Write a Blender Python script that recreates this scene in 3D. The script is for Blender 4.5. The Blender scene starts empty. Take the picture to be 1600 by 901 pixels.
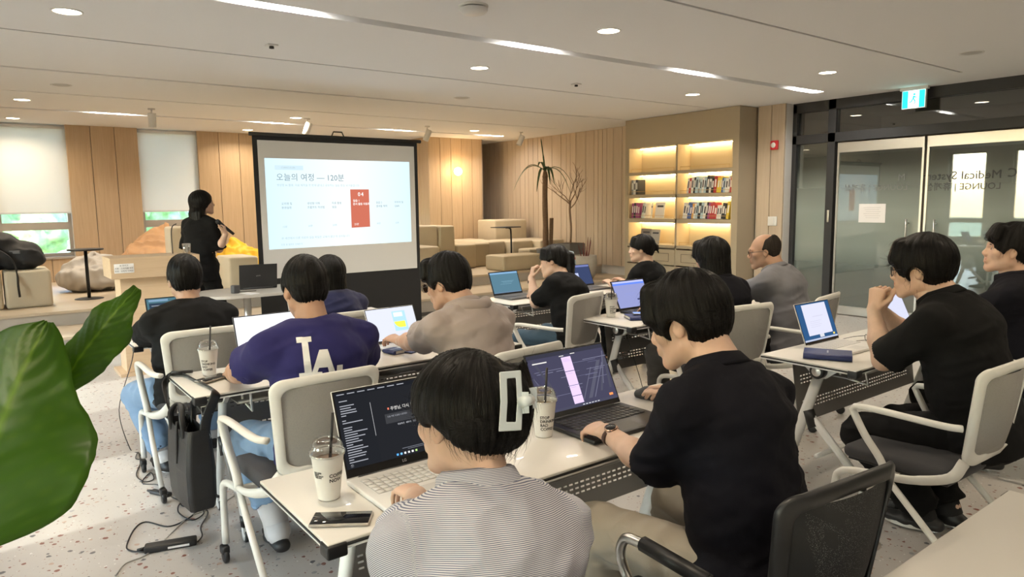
import bpy, bmesh, math, random
import numpy as np
from mathutils import Vector, Matrix, Euler
S = bpy.context.scene
C = S.collection
R = math.radians
pi = math.pi

# ------------------------------------------------------------------ camera
CAM_H = 1.55
def set_camera():
    th, psi, ro, F = 0.120859, 0.649426, -0.012793, 1100.0
    fw = Vector((math.sin(psi)*math.cos(th), math.cos(psi)*math.cos(th), -math.sin(th)))
    r0 = Vector((math.cos(psi), -math.sin(psi), 0)); u0 = r0.cross(fw)
    r = r0*math.cos(ro) + u0*math.sin(ro); u = u0*math.cos(ro) - r0*math.sin(ro)
    cam = bpy.data.cameras.new('camera'); co = bpy.data.objects.new('camera', cam); C.objects.link(co)
    co.matrix_world = Matrix(((r.x, u.x, -fw.x, 0), (r.y, u.y, -fw.y, 0), (r.z, u.z, -fw.z, CAM_H), (0, 0, 0, 1)))
    cam.sensor_width = 36.0; cam.lens = F*36.0/1600.0; cam.clip_start = 0.02; cam.clip_end = 300
    S.camera = co
set_camera()

# ------------------------------------------------------------------ world, sun, exposure
def set_world():
    w = bpy.data.worlds.new('world'); S.world = w; w.use_nodes = True
    nt = w.node_tree; nt.nodes.clear()
    sky = nt.nodes.new('ShaderNodeTexSky'); sky.sky_type = 'NISHITA'
    sky.sun_disc = False; sky.sun_elevation = R(38); sky.sun_rotation = R(255); sky.air_density = 1.2; sky.dust_density = 1.2
    bg = nt.nodes.new('ShaderNodeBackground'); bg.inputs[1].default_value = 1.8
    out = nt.nodes.new('ShaderNodeOutputWorld')
    nt.links.new(sky.outputs[0], bg.inputs[0]); nt.links.new(bg.outputs[0], out.inputs[0])
    sun = bpy.data.lights.new('sun', 'SUN'); sun.energy = 3.5; sun.angle = R(0.8); sun.color = (1, .94, .85)
    so = bpy.data.objects.new('sun', sun); C.objects.link(so)
    d = Vector((0.88, 0.12, -0.42))       # light travels this way: in through the left-hand windows
    so.rotation_euler = d.to_track_quat('-Z', 'Y').to_euler(); so.location = (-8, -4, 8)
set_world()
S.view_settings.view_transform = 'Standard'
S.view_settings.look = 'None'
S.view_settings.gamma = 1.0
S.view_settings.use_curve_mapping = False
S.view_settings.exposure = 0.68

# ------------------------------------------------------------------ materials
MATS = {}
def sock(n, *names):
    for k in names:
        if k in n.inputs: return n.inputs[k]
def mat(name, col=(.8, .8, .8), rough=.5, metal=0., bump=0., bscale=200., spec=.5, emit=None, estr=0., trans=0., alpha=1., sub=0., coat=0., sheen=0., vary=0., vscale=6.):
    if name in MATS: return MATS[name]
    m = bpy.data.materials.new(name); m.use_nodes = True; nt = m.node_tree
    b = nt.nodes['Principled BSDF']
    b.inputs['Base Color'].default_value = (*col, 1); b.inputs['Roughness'].default_value = rough
    b.inputs['Metallic'].default_value = metal; b.inputs['Specular IOR Level'].default_value = spec
    b.inputs['Transmission Weight'].default_value = trans; b.inputs['Alpha'].default_value = alpha
    b.inputs['Coat Weight'].default_value = coat; b.inputs['Sheen Weight'].default_value = sheen
    if sub: b.inputs['Subsurface Weight'].default_value = sub; b.inputs['Subsurface Radius'].default_value = (.012, .005, .003); b.inputs['Subsurface Scale'].default_value = 1.
    if emit: b.inputs['Emission Color'].default_value = (*emit, 1); b.inputs['Emission Strength'].default_value = estr
    if bump or vary:
        tc = nt.nodes.new('ShaderNodeTexCoord')
    if bump:
        n = nt.nodes.new('ShaderNodeTexNoise'); n.inputs['Scale'].default_value = bscale; n.inputs['Detail'].default_value = 4
        bp = nt.nodes.new('ShaderNodeBump'); bp.inputs['Strength'].default_value = bump; bp.inputs['Distance'].default_value = .004
        nt.links.new(tc.outputs['Object'], n.inputs['Vector']); nt.links.new(n.outputs[0], bp.inputs['Height']); nt.links.new(bp.outputs[0], b.inputs['Normal'])
    if vary:
        n2 = nt.nodes.new('ShaderNodeTexNoise'); n2.inputs['Scale'].default_value = vscale; n2.inputs['Detail'].default_value = 5
        mr = nt.nodes.new('ShaderNodeMapRange'); mr.inputs[1].default_value = .3; mr.inputs[2].default_value = .7; mr.inputs[3].default_value = 1-vary; mr.inputs[4].default_value = 1+vary
        hs = nt.nodes.new('ShaderNodeHueSaturation'); hs.inputs['Color'].default_value = (*col, 1)
        nt.links.new(tc.outputs['Object'], n2.inputs['Vector']); nt.links.new(n2.outputs[0], mr.inputs[0]); nt.links.new(mr.outputs[0], hs.inputs['Value']); nt.links.new(hs.outputs[0], b.inputs['Base Color'])
    MATS[name] = m
    return m
def emat(name, col, strength):
    if name in MATS: return MATS[name]
    m = bpy.data.materials.new(name); m.use_nodes = True; nt = m.node_tree; nt.nodes.clear()
    e = nt.nodes.new('ShaderNodeEmission'); e.inputs[0].default_value = (*col, 1); e.inputs[1].default_value = strength
    o = nt.nodes.new('ShaderNodeOutputMaterial'); nt.links.new(e.outputs[0], o.inputs[0]); MATS[name] = m
    return m
def wood(name, c1, c2, axis='z', scale=1., rough=.5):
    if name in MATS: return MATS[name]
    m = mat(name, c1, rough); nt = m.node_tree; b = nt.nodes['Principled BSDF']
    tc = nt.nodes.new('ShaderNodeTexCoord'); mp = nt.nodes.new('ShaderNodeMapping')
    sc = [14*scale]*3; sc['xyz'.index(axis)] = .55*scale; mp.inputs['Scale'].default_value = sc
    oi = nt.nodes.new('ShaderNodeObjectInfo'); ad = nt.nodes.new('ShaderNodeVectorMath'); ad.operation = 'MULTIPLY_ADD'
    ad.inputs[1].default_value = (37, 19, 11)
    cb = nt.nodes.new('ShaderNodeCombineXYZ')
    for i in range(3): nt.links.new(oi.outputs['Random'], cb.inputs[i])
    n = nt.nodes.new('ShaderNodeTexNoise'); n.inputs['Scale'].default_value = 3; n.inputs['Detail'].default_value = 8; n.inputs['Roughness'].default_value = .65; n.inputs['Distortion'].default_value = .6
    cr = nt.nodes.new('ShaderNodeValToRGB'); cr.color_ramp.elements[0].position = .3; cr.color_ramp.elements[0].color = (*c2, 1); cr.color_ramp.elements[1].position = .68; cr.color_ramp.elements[1].color = (*c1, 1)
    nt.links.new(tc.outputs['Object'], mp.inputs['Vector']); nt.links.new(cb.outputs[0], ad.inputs[0]); nt.links.new(mp.outputs[0], ad.inputs[2])
    nt.links.new(ad.outputs[0], n.inputs['Vector']); nt.links.new(n.outputs[0], cr.inputs[0])
    hs = nt.nodes.new('ShaderNodeHueSaturation'); mr = nt.nodes.new('ShaderNodeMapRange'); mr.inputs[3].default_value = .93; mr.inputs[4].default_value = 1.06
    nt.links.new(oi.outputs['Random'], mr.inputs[0]); nt.links.new(mr.outputs[0], hs.inputs['Value']); nt.links.new(cr.outputs[0], hs.inputs['Color']); nt.links.new(hs.outputs[0], b.inputs['Base Color'])
    return m
def terrazzo():
    m = mat('terrazzo', (.62, .60, .58), .32); nt = m.node_tree; b = nt.nodes['Principled BSDF']
    tc = nt.nodes.new('ShaderNodeTexCoord')
    prev = None
    nz = nt.nodes.new('ShaderNodeTexNoise'); nz.inputs['Scale'].default_value = 1.2; nz.inputs['Detail'].default_value = 4
    r0 = nt.nodes.new('ShaderNodeValToRGB'); r0.color_ramp.elements[0].position = .3; r0.color_ramp.elements[0].color = (.44, .42, .40, 1); r0.color_ramp.elements[1].position = .7; r0.color_ramp.elements[1].color = (.53, .505, .48, 1)
    nt.links.new(tc.outputs['Object'], nz.inputs['Vector']); nt.links.new(nz.outputs[0], r0.inputs[0]); prev = r0.outputs[0]
    for sc, thr, cols in ((24, .30, ((.20, .07, .05), (.10, .10, .11), (.42, .30, .24), (.30, .30, .31))), (52, .24, ((.25, .12, .09), (.13, .13, .14), (.75, .74, .72), (.35, .28, .24)))):
        v = nt.nodes.new('ShaderNodeTexVoronoi'); v.inputs['Scale'].default_value = sc; v.inputs['Randomness'].default_value = 1
        wn = nt.nodes.new('ShaderNodeTexNoise'); wn.inputs['Scale'].default_value = sc*1.7
        va = nt.nodes.new('ShaderNodeVectorMath'); va.operation = 'MULTIPLY_ADD'; va.inputs[1].default_value = (.018,)*3
        nt.links.new(tc.outputs['Object'], wn.inputs['Vector']); nt.links.new(wn.outputs['Color'], va.inputs[0]); nt.links.new(tc.outputs['Object'], va.inputs[2]); nt.links.new(va.outputs[0], v.inputs['Vector'])
        sp = nt.nodes.new('ShaderNodeSeparateColor'); nt.links.new(v.outputs['Color'], sp.inputs[0])
        rm = nt.nodes.new('ShaderNodeValToRGB'); rm.color_ramp.interpolation = 'CONSTANT'
        els = rm.color_ramp.elements; els[0].color = (*cols[0], 1); els[1].position = .5; els[1].color = (*cols[1], 1)
        for p, c in ((.68, cols[2]), (.84, cols[3])): e = els.new(p); e.color = (*c, 1)
        nt.links.new(sp.outputs[0], rm.inputs[0])
        # chip size varies per cell, half of the cells are empty
        mu = nt.nodes.new('ShaderNodeMath'); mu.operation = 'MULTIPLY'; mu.inputs[1].default_value = thr
        nt.links.new(sp.outputs[1], mu.inputs[0])
        lt = nt.nodes.new('ShaderNodeMath'); lt.operation = 'LESS_THAN'; nt.links.new(v.outputs['Distance'], lt.inputs[0]); nt.links.new(mu.outputs[0], lt.inputs[1])
        mx = nt.nodes.new('ShaderNodeMix'); mx.data_type = 'RGBA'
        nt.links.new(lt.outputs[0], mx.inputs['Factor']); nt.links.new(prev, mx.inputs['A']); nt.links.new(rm.outputs[0], mx.inputs['B']); prev = mx.outputs['Result']
    nt.links.new(prev, b.inputs['Base Color'])
    return m
def glass(name, tint=(.9, .95, .93), rough=0., refl=.08):
    """thin pane: mirror-like Fresnel coat over a tinted see-through sheet"""
    if name in MATS: return MATS[name]
    m = bpy.data.materials.new(name); m.use_nodes = True; nt = m.node_tree; nt.nodes.clear()
    tr = nt.nodes.new('ShaderNodeBsdfTransparent'); tr.inputs[0].default_value = (*tint, 1)
    gl = nt.nodes.new('ShaderNodeBsdfGlossy'); gl.inputs['Roughness'].default_value = rough
    fr = nt.nodes.new('ShaderNodeLayerWeight'); fr.inputs[0].default_value = .35
    mr = nt.nodes.new('ShaderNodeMapRange'); mr.inputs[3].default_value = refl; mr.inputs[4].default_value = .85
    mx = nt.nodes.new('ShaderNodeMixShader'); o = nt.nodes.new('ShaderNodeOutputMaterial')
    nt.links.new(fr.outputs['Fresnel'], mr.inputs[0]); nt.links.new(mr.outputs[0], mx.inputs[0]); nt.links.new(tr.outputs[0], mx.inputs[1]); nt.links.new(gl.outputs[0], mx.inputs[2]); nt.links.new(mx.outputs[0], o.inputs[0])
    MATS[name] = m
    return m

# ------------------------------------------------------------------ mesh building
class MB:
    """collects polygons; build() links them as ONE mesh object"""
    def __init__(s): s.v = []; s.f = []; s.m = []; s.slot = 0; s.sm = []
    def add(s, vs, fs, smooth=False):
        o = len(s.v); s.v += [tuple(q) for q in vs]
        for f in fs: s.f.append(tuple(i+o for i in f)); s.m.append(s.slot); s.sm.append(smooth)
        return s
    def box(s, c, d, rot=None):
        x, y, z = d[0]/2, d[1]/2, d[2]/2
        vs = [Vector(p) for p in ((-x, -y, -z), (x, -y, -z), (x, y, -z), (-x, y, -z), (-x, -y, z), (x, -y, z), (x, y, z), (-x, y, z))]
        if rot is not None:
            M = rot if isinstance(rot, Matrix) else Euler(rot).to_matrix(); vs = [M @ p for p in vs]
        c = Vector(c)
        return s.add([p+c for p in vs], ((3, 2, 1, 0), (4, 5, 6, 7), (0, 1, 5, 4), (1, 2, 6, 5), (2, 3, 7, 6), (3, 0, 4, 7)))
    def b2(s, lo, hi): return s.box([(a+b)/2 for a, b in zip(lo, hi)], [abs(b-a) for a, b in zip(lo, hi)])
    def rbox(s, c, d, r=.01, n=3, rot=None):
        """box with rounded edges (via bmesh bevel)"""
        bm = bmesh.new(); bmesh.ops.create_cube(bm, size=1)
        for v in bm.verts: v.co = Vector((v.co.x*d[0], v.co.y*d[1], v.co.z*d[2]))
        bmesh.ops.bevel(bm, geom=bm.edges[:], offset=min(r, min(d)*.49), segments=n, profile=.5, affect='EDGES')
        M = Matrix.Identity(3) if rot is None else (rot if isinstance(rot, Matrix) else Euler(rot).to_matrix())
        vs = [M @ v.co + Vector(c) for v in bm.verts]; bm.verts.index_update()
        fs = [[v.index for v in f.verts] for f in bm.faces]; bm.free()
        return s.add(vs, fs, True)
    def tube(s, pts, r, n=8, closed=False, cap=True, flat=None):
        """sweep a circle (or flat=(w,h) ellipse with 'up' z) along points"""
        P = [Vector(p) for p in pts]; k = len(P); rr = r if isinstance(r, (list, tuple)) else [r]*k
        vs = []; up = None
        for i, p in enumerate(P):
            if closed: t = (P[(i+1) % k]-P[i-1])
            else: t = (P[min(i+1, k-1)]-P[max(i-1, 0)])
            t.normalize()
            if up is None:
                up = Vector((0, 0, 1)) if abs(t.z) < .9 else Vector((0, 1, 0))
            up = (up - t*up.dot(t));
            if up.length < 1e-6: up = t.orthogonal()
            up.normalize(); sd = t.cross(up)
            for j in range(n):
                a = 2*pi*j/n
                if flat: vs.append(p + sd*math.cos(a)*flat[0]*rr[i] + up*math.sin(a)*flat[1]*rr[i])
                else: vs.append(p + (sd*math.cos(a)+up*math.sin(a))*rr[i])
        fs = []
        for i in range(k if closed else k-1):
            a, b = i*n, ((i+1) % k)*n
            for j in range(n): fs.append((a+j, a+(j+1) % n, b+(j+1) % n, b+j))
        if cap and not closed: fs += [tuple(reversed(range(n))), tuple(range((k-1)*n, k*n))]
        return s.add(vs, fs, True)
    def lathe(s, prof, c=(0, 0, 0), n=24, M=None, a0=0., a1=2*pi):
        """profile [(r,z)...] turned about z"""
        full = abs(a1-a0-2*pi) < 1e-6; m = n if full else n+1; vs = []; c = Vector(c)
        for r, z in prof:
            for j in range(m):
                a = a0+(a1-a0)*j/n; p = Vector((r*math.cos(a), r*math.sin(a), z))
                vs.append((M @ p if M else p)+c)
        fs = []
        for i in range(len(prof)-1):
            for j in range(n):
                k = (j+1) % m; fs.append((i*m+j, i*m+k, (i+1)*m+k, (i+1)*m+j))
        return s.add(vs, fs, True)
    def prism(s, poly, h, M=None, off=0.):
        """polygon in xy extruded along z from off to off+h"""
        n = len(poly); vs = [Vector((x, y, off)) for x, y in poly]+[Vector((x, y, off+h)) for x, y in poly]
        if M: vs = [M @ p for p in vs]
        return s.add(vs, [tuple(reversed(range(n))), tuple(range(n, 2*n))]+[(i, (i+1) % n, n+(i+1) % n, n+i) for i in range(n)])
    def quad(s, a, b, c, d): return s.add((a, b, c, d), ((0, 1, 2, 3),))
    def mesh(s, name, mats):
        me = bpy.data.meshes.new(name); me.from_pydata([tuple(p) for p in s.v], [], s.f)
        for m in (mats if isinstance(mats, (list, tuple)) else [mats]): me.materials.append(m)
        me.polygons.foreach_set('material_index', s.m); me.polygons.foreach_set('use_smooth', s.sm); me.update()
        return me
    def build(s, name, mats, parent=None, loc=None, rot=None, bevel=0, weld=False):
        o = bpy.data.objects.new(name, s.mesh(name, mats)); C.objects.link(o)
        if parent: o.parent = parent
        if loc is not None: o.location = loc
        if rot is not None: o.rotation_euler = rot
        if bevel:
            md = o.modifiers.new('bevel', 'BEVEL'); md.width = bevel; md.segments = 2; md.limit_method = 'ANGLE'; md.angle_limit = R(40)
        return o
def tag(o, label=None, cat=None, group=None, kind=None):
    if label: o['label'] = label
    if cat: o['category'] = cat
    if group: o['group'] = group
    if kind: o['kind'] = kind
    return o
def empty(name, loc=(0, 0, 0), rz=0., label=None, cat=None, group=None):
    o = bpy.data.objects.new(name, None); C.objects.link(o); o.location = loc; o.rotation_euler = (0, 0, rz); o.empty_display_size = .1
    return tag(o, label, cat, group)
def copy_tree(o, loc=None, rz=None, label=None, group=None):
    """a copy of a thing with copies of its parts and sub-parts"""
    kids = {}
    for c in C.objects:
        if c.parent: kids.setdefault(c.parent.name, []).append(c)
    def rec(q, parent):
        c = q.copy(); C.objects.link(c)
        if parent: c.parent = parent
        for ch in kids.get(q.name, ()): rec(ch, c)
        return c
    c = rec(o, None)
    if loc is not None: c.location = loc
    if rz is not None: c.rotation_euler = (0, 0, rz)
    if label: c['label'] = label
    if group: c['group'] = group
    return c
def struct(o): o['kind'] = 'structure'; return o
def text(s, size, m, parent=None, name='lettering', M=None, ax='CENTER', warp=None, depth=0., ay='CENTER', bold=0.):
    """lettering as a flat mesh; M places it, warp bends the points"""
    cu = bpy.data.curves.new(name, 'FONT'); cu.body = s; cu.size = size; cu.align_x = ax; cu.align_y = ay; cu.resolution_u = 2; cu.extrude = depth; cu.offset = bold
    ob = bpy.data.objects.new(name, cu); C.objects.link(ob)
    me = bpy.data.meshes.new_from_object(ob)
    bpy.data.objects.remove(ob); bpy.data.curves.remove(cu)
    if warp:
        for v in me.vertices: v.co = warp(v.co)
    if M: me.transform(M)
    me.materials.clear(); me.materials.append(m)
    o = bpy.data.objects.new(name, me); C.objects.link(o); o.parent = parent
    return o
def spline(pts, n=8):
    """Catmull-Rom through points"""
    P = [Vector(p) for p in pts]; P = [P[0]*2-P[1]]+P+[P[-1]*2-P[-2]]; out = []
    for i in range(1, len(P)-2):
        for j in range(n):
            t = j/n; a, b, c, d = P[i-1:i+3]
            out.append(.5*((2*b)+(c-a)*t+(2*a-5*b+4*c-d)*t*t+(3*b-a-3*c+d)*t**3))
    out.append(P[-2]); return out
# ------------------------------------------------------------------ implicit surfaces for bodies, clothes and hair
def npv(p): return np.array(p, dtype=np.float32)
def unit(v):
    v = np.asarray(v, float); return v/(np.linalg.norm(v)+1e-12)
_rng = np.random.RandomState(7); _TAB = _rng.rand(4096).astype(np.float32)
def vnoise(p):
    """value noise, p (n,3) -> (-1..1)"""
    i = np.floor(p).astype(np.int64); f = (p-i).astype(np.float32); f = f*f*(3-2*f); o = 0
    for dx in (0, 1):
        for dy in (0, 1):
            for dz in (0, 1):
                h = _TAB[((i[:, 0]+dx)*73856093 ^ (i[:, 1]+dy)*19349663 ^ (i[:, 2]+dz)*83492791) & 4095]
                o = o + h*(f[:, 0] if dx else 1-f[:, 0])*(f[:, 1] if dy else 1-f[:, 1])*(f[:, 2] if dz else 1-f[:, 2])
    return o*2-1
class Field:
    """sampled signed distance field; primitives are only evaluated in their own box"""
    def __init__(s, lo, hi, h):
        s.lo = np.array(lo, float)-2*h; s.h = h; s.n = np.ceil((np.array(hi)-s.lo)/h).astype(int)+3
        s.F = np.full(s.n, .08, np.float32)
        s.ax = [(s.lo[i]+h*np.arange(s.n[i])).astype(np.float32) for i in range(3)]
    def win(s, lo, hi):
        a = np.clip(np.floor((np.asarray(lo)-s.lo)/s.h).astype(int), 0, s.n); b = np.clip(np.ceil((np.asarray(hi)-s.lo)/s.h).astype(int)+1, 0, s.n)
        sl = tuple(slice(int(a[i]), int(b[i])) for i in range(3))
        return sl, [s.ax[i][sl[i]].reshape([-1 if j == i else 1 for j in range(3)]) for i in range(3)]
    def put(s, sl, d, k, op):
        if d.size == 0: return
        a = s.F[sl]
        if op == 'cut': a = -a
        if k > 0:
            t = np.clip(.5+.5*(d-a)/k, 0, 1) if op != 'cut' else np.clip(.5+.5*(d-a)/k, 0, 1)
            r = d*(1-t)+a*t-k*t*(1-t)
        else: r = np.minimum(a, d)
        if op == 'cut': r = -r
        s.F[sl] = r
    def cone(s, a, b, ra, rb, k=.02, op='add'):
        a, b = npv(a), npv(b); m = max(ra, rb)+.06
        sl, (x, y, z) = s.win(np.minimum(a, b)-m, np.maximum(a, b)+m)
        ba = b-a; L = float(ba@ba)+1e-9
        t = np.clip(((x-a[0])*ba[0]+(y-a[1])*ba[1]+(z-a[2])*ba[2])/L, 0, 1)
        d = np.sqrt((x-a[0]-t*ba[0])**2+(y-a[1]-t*ba[1])**2+(z-a[2]-t*ba[2])**2)-(ra+(rb-ra)*t)
        s.put(sl, d.astype(np.float32), k, op)
    def econe(s, a, b, Rv, A, B, k=.02, op='add', cap=None):
        """elliptic cone a->b; half widths (A0,B0)->(A1,B1); A along Rv, B across"""
        a, b = npv(a), npv(b); ba = b-a; L = float(np.linalg.norm(ba))+1e-9; ax = ba/L
        Rv = npv(Rv); Rv = Rv-ax*float(Rv@ax); Rv = Rv/np.linalg.norm(Rv); V = np.cross(ax, Rv)
        m = max(*A, *B)+.06; sl, (x, y, z) = s.win(np.minimum(a, b)-m, np.maximum(a, b)+m)
        dx, dy, dz = x-a[0], y-a[1], z-a[2]
        w = dx*ax[0]+dy*ax[1]+dz*ax[2]; t = np.clip(w/L, 0, 1); e = w-t*L
        u = dx*Rv[0]+dy*Rv[1]+dz*Rv[2]; v = dx*V[0]+dy*V[1]+dz*V[2]
        AA = A[0]+(A[1]-A[0])*t; BB = B[0]+(B[1]-B[0])*t; cc = np.minimum(AA, BB) if cap is None else cap
        k0 = np.sqrt((u/AA)**2+(v/BB)**2+(e/cc)**2); k1 = np.sqrt((u/AA**2)**2+(v/BB**2)**2+(e/cc**2)**2)+1e-6
        s.put(sl, np.maximum(k0*(k0-1)/k1, -.05).astype(np.float32), k, op)
    def ell(s, c, r, M=None, k=.02, op='add'):
        c = npv(c); m = max(r)+.06; sl, (x, y, z) = s.win(c-m, c+m)
        dx, dy, dz = x-c[0], y-c[1], z-c[2]
        if M is not None:
            M = np.asarray(M, np.float32)
            dx, dy, dz = (M[0, i]*dx+M[1, i]*dy+M[2, i]*dz for i in range(3))
        k0 = np.sqrt((dx/r[0])**2+(dy/r[1])**2+(dz/r[2])**2); k1 = np.sqrt((dx/r[0]**2)**2+(dy/r[1]**2)**2+(dz/r[2]**2)**2)+1e-6
        s.put(sl, np.maximum(k0*(k0-1)/k1, -.05).astype(np.float32), k, op)
    def half(s, p, n, k=.004):
        """remove everything on the side the normal points to"""
        n = unit(n); x, y, z = np.ix_(*s.ax); d = (x-p[0])*n[0]+(y-p[1])*n[1]+(z-p[2])*n[2]
        s.put((slice(None),)*3, (-d).astype(np.float32), k, 'cut')
    def mesh(s):
        """surface nets -> verts, quads"""
        F = s.F; I = F < 0; n = s.n
        c = [I[dx:n[0]-1+dx, dy:n[1]-1+dy, dz:n[2]-1+dz] for dx in (0, 1) for dy in (0, 1) for dz in (0, 1)]
        cnt = sum(q.astype(np.int8) for q in c); act = (cnt > 0) & (cnt < 8); idx = np.argwhere(act)
        if not len(idx): return np.zeros((0, 3)), np.zeros((0, 4), int)
        vid = np.full(act.shape, -1, np.int64); vid[act] = np.arange(len(idx))
        offs = np.array([(dx, dy, dz) for dx in (0, 1) for dy in (0, 1) for dz in (0, 1)])
        val = np.stack([F[idx[:, 0]+o[0], idx[:, 1]+o[1], idx[:, 2]+o[2]] for o in offs], 1)
        acc = np.zeros((len(idx), 3)); w = np.zeros(len(idx))
        for i in range(8):
            for j in range(i+1, 8):
                if abs(offs[i]-offs[j]).sum() != 1: continue
                a, b = val[:, i], val[:, j]; m = (a < 0) != (b < 0); t = np.where(m, a/(a-b+1e-12), 0)
                acc += np.where(m[:, None], offs[i]+(offs[j]-offs[i])*t[:, None], 0); w += m
        V = s.lo+s.h*(idx+acc/w[:, None]); Q = []
        for ax in range(3):
            o = [1, 1, 1]; o[ax] = 0
            A = I[1:-1, 1:-1, 1:-1]; sl = [slice(1, -1)]*3; sl[ax] = slice(2, None); B = I[tuple(sl)]
            e = np.argwhere(A != B)+1; ins = I[e[:, 0], e[:, 1], e[:, 2]]
            u, v = [(1, 2), (2, 0), (0, 1)][ax]; du = np.eye(3, dtype=int)[u]; dv = np.eye(3, dtype=int)[v]
            q = np.stack([vid[tuple((e-du-dv).T)], vid[tuple((e-dv).T)], vid[tuple(e.T)], vid[tuple((e-du).T)]], 1)
            q[~ins] = q[~ins][:, ::-1]; Q.append(q[(q >= 0).all(1)])
        return V, np.concatenate(Q)
def relax(V, Q, it=1, f=.5):
    e = np.concatenate([Q[:, [0, 1]], Q[:, [1, 2]], Q[:, [2, 3]], Q[:, [3, 0]]]); e = np.concatenate([e, e[:, ::-1]])
    for _ in range(it):
        s = np.zeros_like(V); np.add.at(s, e[:, 0], V[e[:, 1]]); n = np.bincount(e[:, 0], minlength=len(V))[:, None]
        V = V*(1-f)+f*s/np.maximum(n, 1)
    return V
def normals(V, Q):
    n = np.cross(V[Q[:, 2]]-V[Q[:, 0]], V[Q[:, 3]]-V[Q[:, 1]]); N = np.zeros_like(V)
    for i in range(4): np.add.at(N, Q[:, i], n)
    return N/(np.linalg.norm(N, axis=1)[:, None]+1e-12)
def nmesh(name, V, Q, m, parent=None, attrs=None):
    me = bpy.data.meshes.new(name); V = np.asarray(V, np.float32); Q = np.asarray(Q, np.int32)
    me.vertices.add(len(V)); me.vertices.foreach_set('co', V.ravel()); me.loops.add(Q.size); me.loops.foreach_set('vertex_index', Q.ravel())
    me.polygons.add(len(Q)); me.polygons.foreach_set('loop_start', np.arange(0, Q.size, Q.shape[1], dtype=np.int32))
    me.polygons.foreach_set('use_smooth', np.ones(len(Q), bool)); me.update(calc_edges=True)
    for k, a in (attrs or {}).items():
        at = me.attributes.new(k, 'FLOAT', 'POINT'); at.data.foreach_set('value', np.asarray(a, np.float32))
    me.materials.append(m); o = bpy.data.objects.new(name, me); C.objects.link(o)
    if parent: o.parent = parent
    return o
def join(parts):
    V = []; Q = []; n = 0
    for v, q in parts: V.append(v); Q.append(q+n); n += len(v)
    return np.concatenate(V), np.concatenate(Q)
def seg_dist(P, a, b):
    a, b = np.asarray(a), np.asarray(b); ba = b-a; t = np.clip(((P-a)@ba)/(ba@ba+1e-9), 0, 1); return np.linalg.norm(P-a-t[:, None]*ba, axis=1)

# ------------------------------------------------------------------ skin, hair and cloth materials
def skin_mat(name, col):
    if name in MATS: return MATS[name]
    m = mat(name, col, .48, sub=.12, spec=.35, bump=.05, bscale=160); nt = m.node_tree; b = nt.nodes['Principled BSDF']
    at = nt.nodes.new('ShaderNodeAttribute'); at.attribute_name = 'lip'; mx = nt.nodes.new('ShaderNodeMix'); mx.data_type = 'RGBA'
    mx.inputs['A'].default_value = (*col, 1); mx.inputs['B'].default_value = (col[0]*.78, col[1]*.42, col[2]*.42, 1)
    nz = nt.nodes.new('ShaderNodeTexNoise'); nz.inputs['Scale'].default_value = 22; hs = nt.nodes.new('ShaderNodeHueSaturation'); mr = nt.nodes.new('ShaderNodeMapRange'); mr.inputs[3].default_value = .86; mr.inputs[4].default_value = 1.12
    nt.links.new(nz.outputs[0], mr.inputs[0]); nt.links.new(mr.outputs[0], hs.inputs['Value'])
    nt.links.new(at.outputs['Fac'], mx.inputs['Factor']); nt.links.new(mx.outputs['Result'], hs.inputs['Color']); nt.links.new(hs.outputs[0], b.inputs['Base Color'])
    return m
def hair_mat(name='hair_black', col=(.0045, .004, .0038), rough=.4):
    if name in MATS: return MATS[name]
    m = mat(name, col, rough, spec=.16); nt = m.node_tree; b = nt.nodes['Principled BSDF']
    at = nt.nodes.new('ShaderNodeAttribute'); at.attribute_name = 'strand'; al = nt.nodes.new('ShaderNodeAttribute'); al.attribute_name = 'along'
    cb = nt.nodes.new('ShaderNodeCombineXYZ'); nz = nt.nodes.new('ShaderNodeTexNoise'); nz.inputs['Scale'].default_value = 1.; nz.inputs['Detail'].default_value = 3
    m1 = nt.nodes.new('ShaderNodeMath'); m1.operation = 'MULTIPLY'; m1.inputs[1].default_value = 55; m2 = nt.nodes.new('ShaderNodeMath'); m2.operation = 'MULTIPLY'; m2.inputs[1].default_value = 9
    nt.links.new(at.outputs['Fac'], m1.inputs[0]); nt.links.new(al.outputs['Fac'], m2.inputs[0]); nt.links.new(m1.outputs[0], cb.inputs[0]); nt.links.new(m2.outputs[0], cb.inputs[1]); nt.links.new(cb.outputs[0], nz.inputs['Vector'])
    bp = nt.nodes.new('ShaderNodeBump'); bp.inputs['Strength'].default_value = .7; bp.inputs['Distance'].default_value = .004
    nt.links.new(nz.outputs[0], bp.inputs['Height']); nt.links.new(bp.outputs[0], b.inputs['Normal'])
    cr = nt.nodes.new('ShaderNodeValToRGB'); cr.color_ramp.elements[0].color = (*[c*.5 for c in col], 1); cr.color_ramp.elements[0].position = .35; cr.color_ramp.elements[1].color = (*[c*1.7 for c in col], 1); cr.color_ramp.elements[1].position = .75
    nt.links.new(nz.outputs[0], cr.inputs[0]); nt.links.new(cr.outputs[0], b.inputs['Base Color'])
    return m
def cloth(name, col, rough=.85, bump=.25, bscale=500, sheen=.15): return mat(name, col, rough, bump=bump, bscale=bscale, spec=.2, sheen=sheen)
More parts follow.
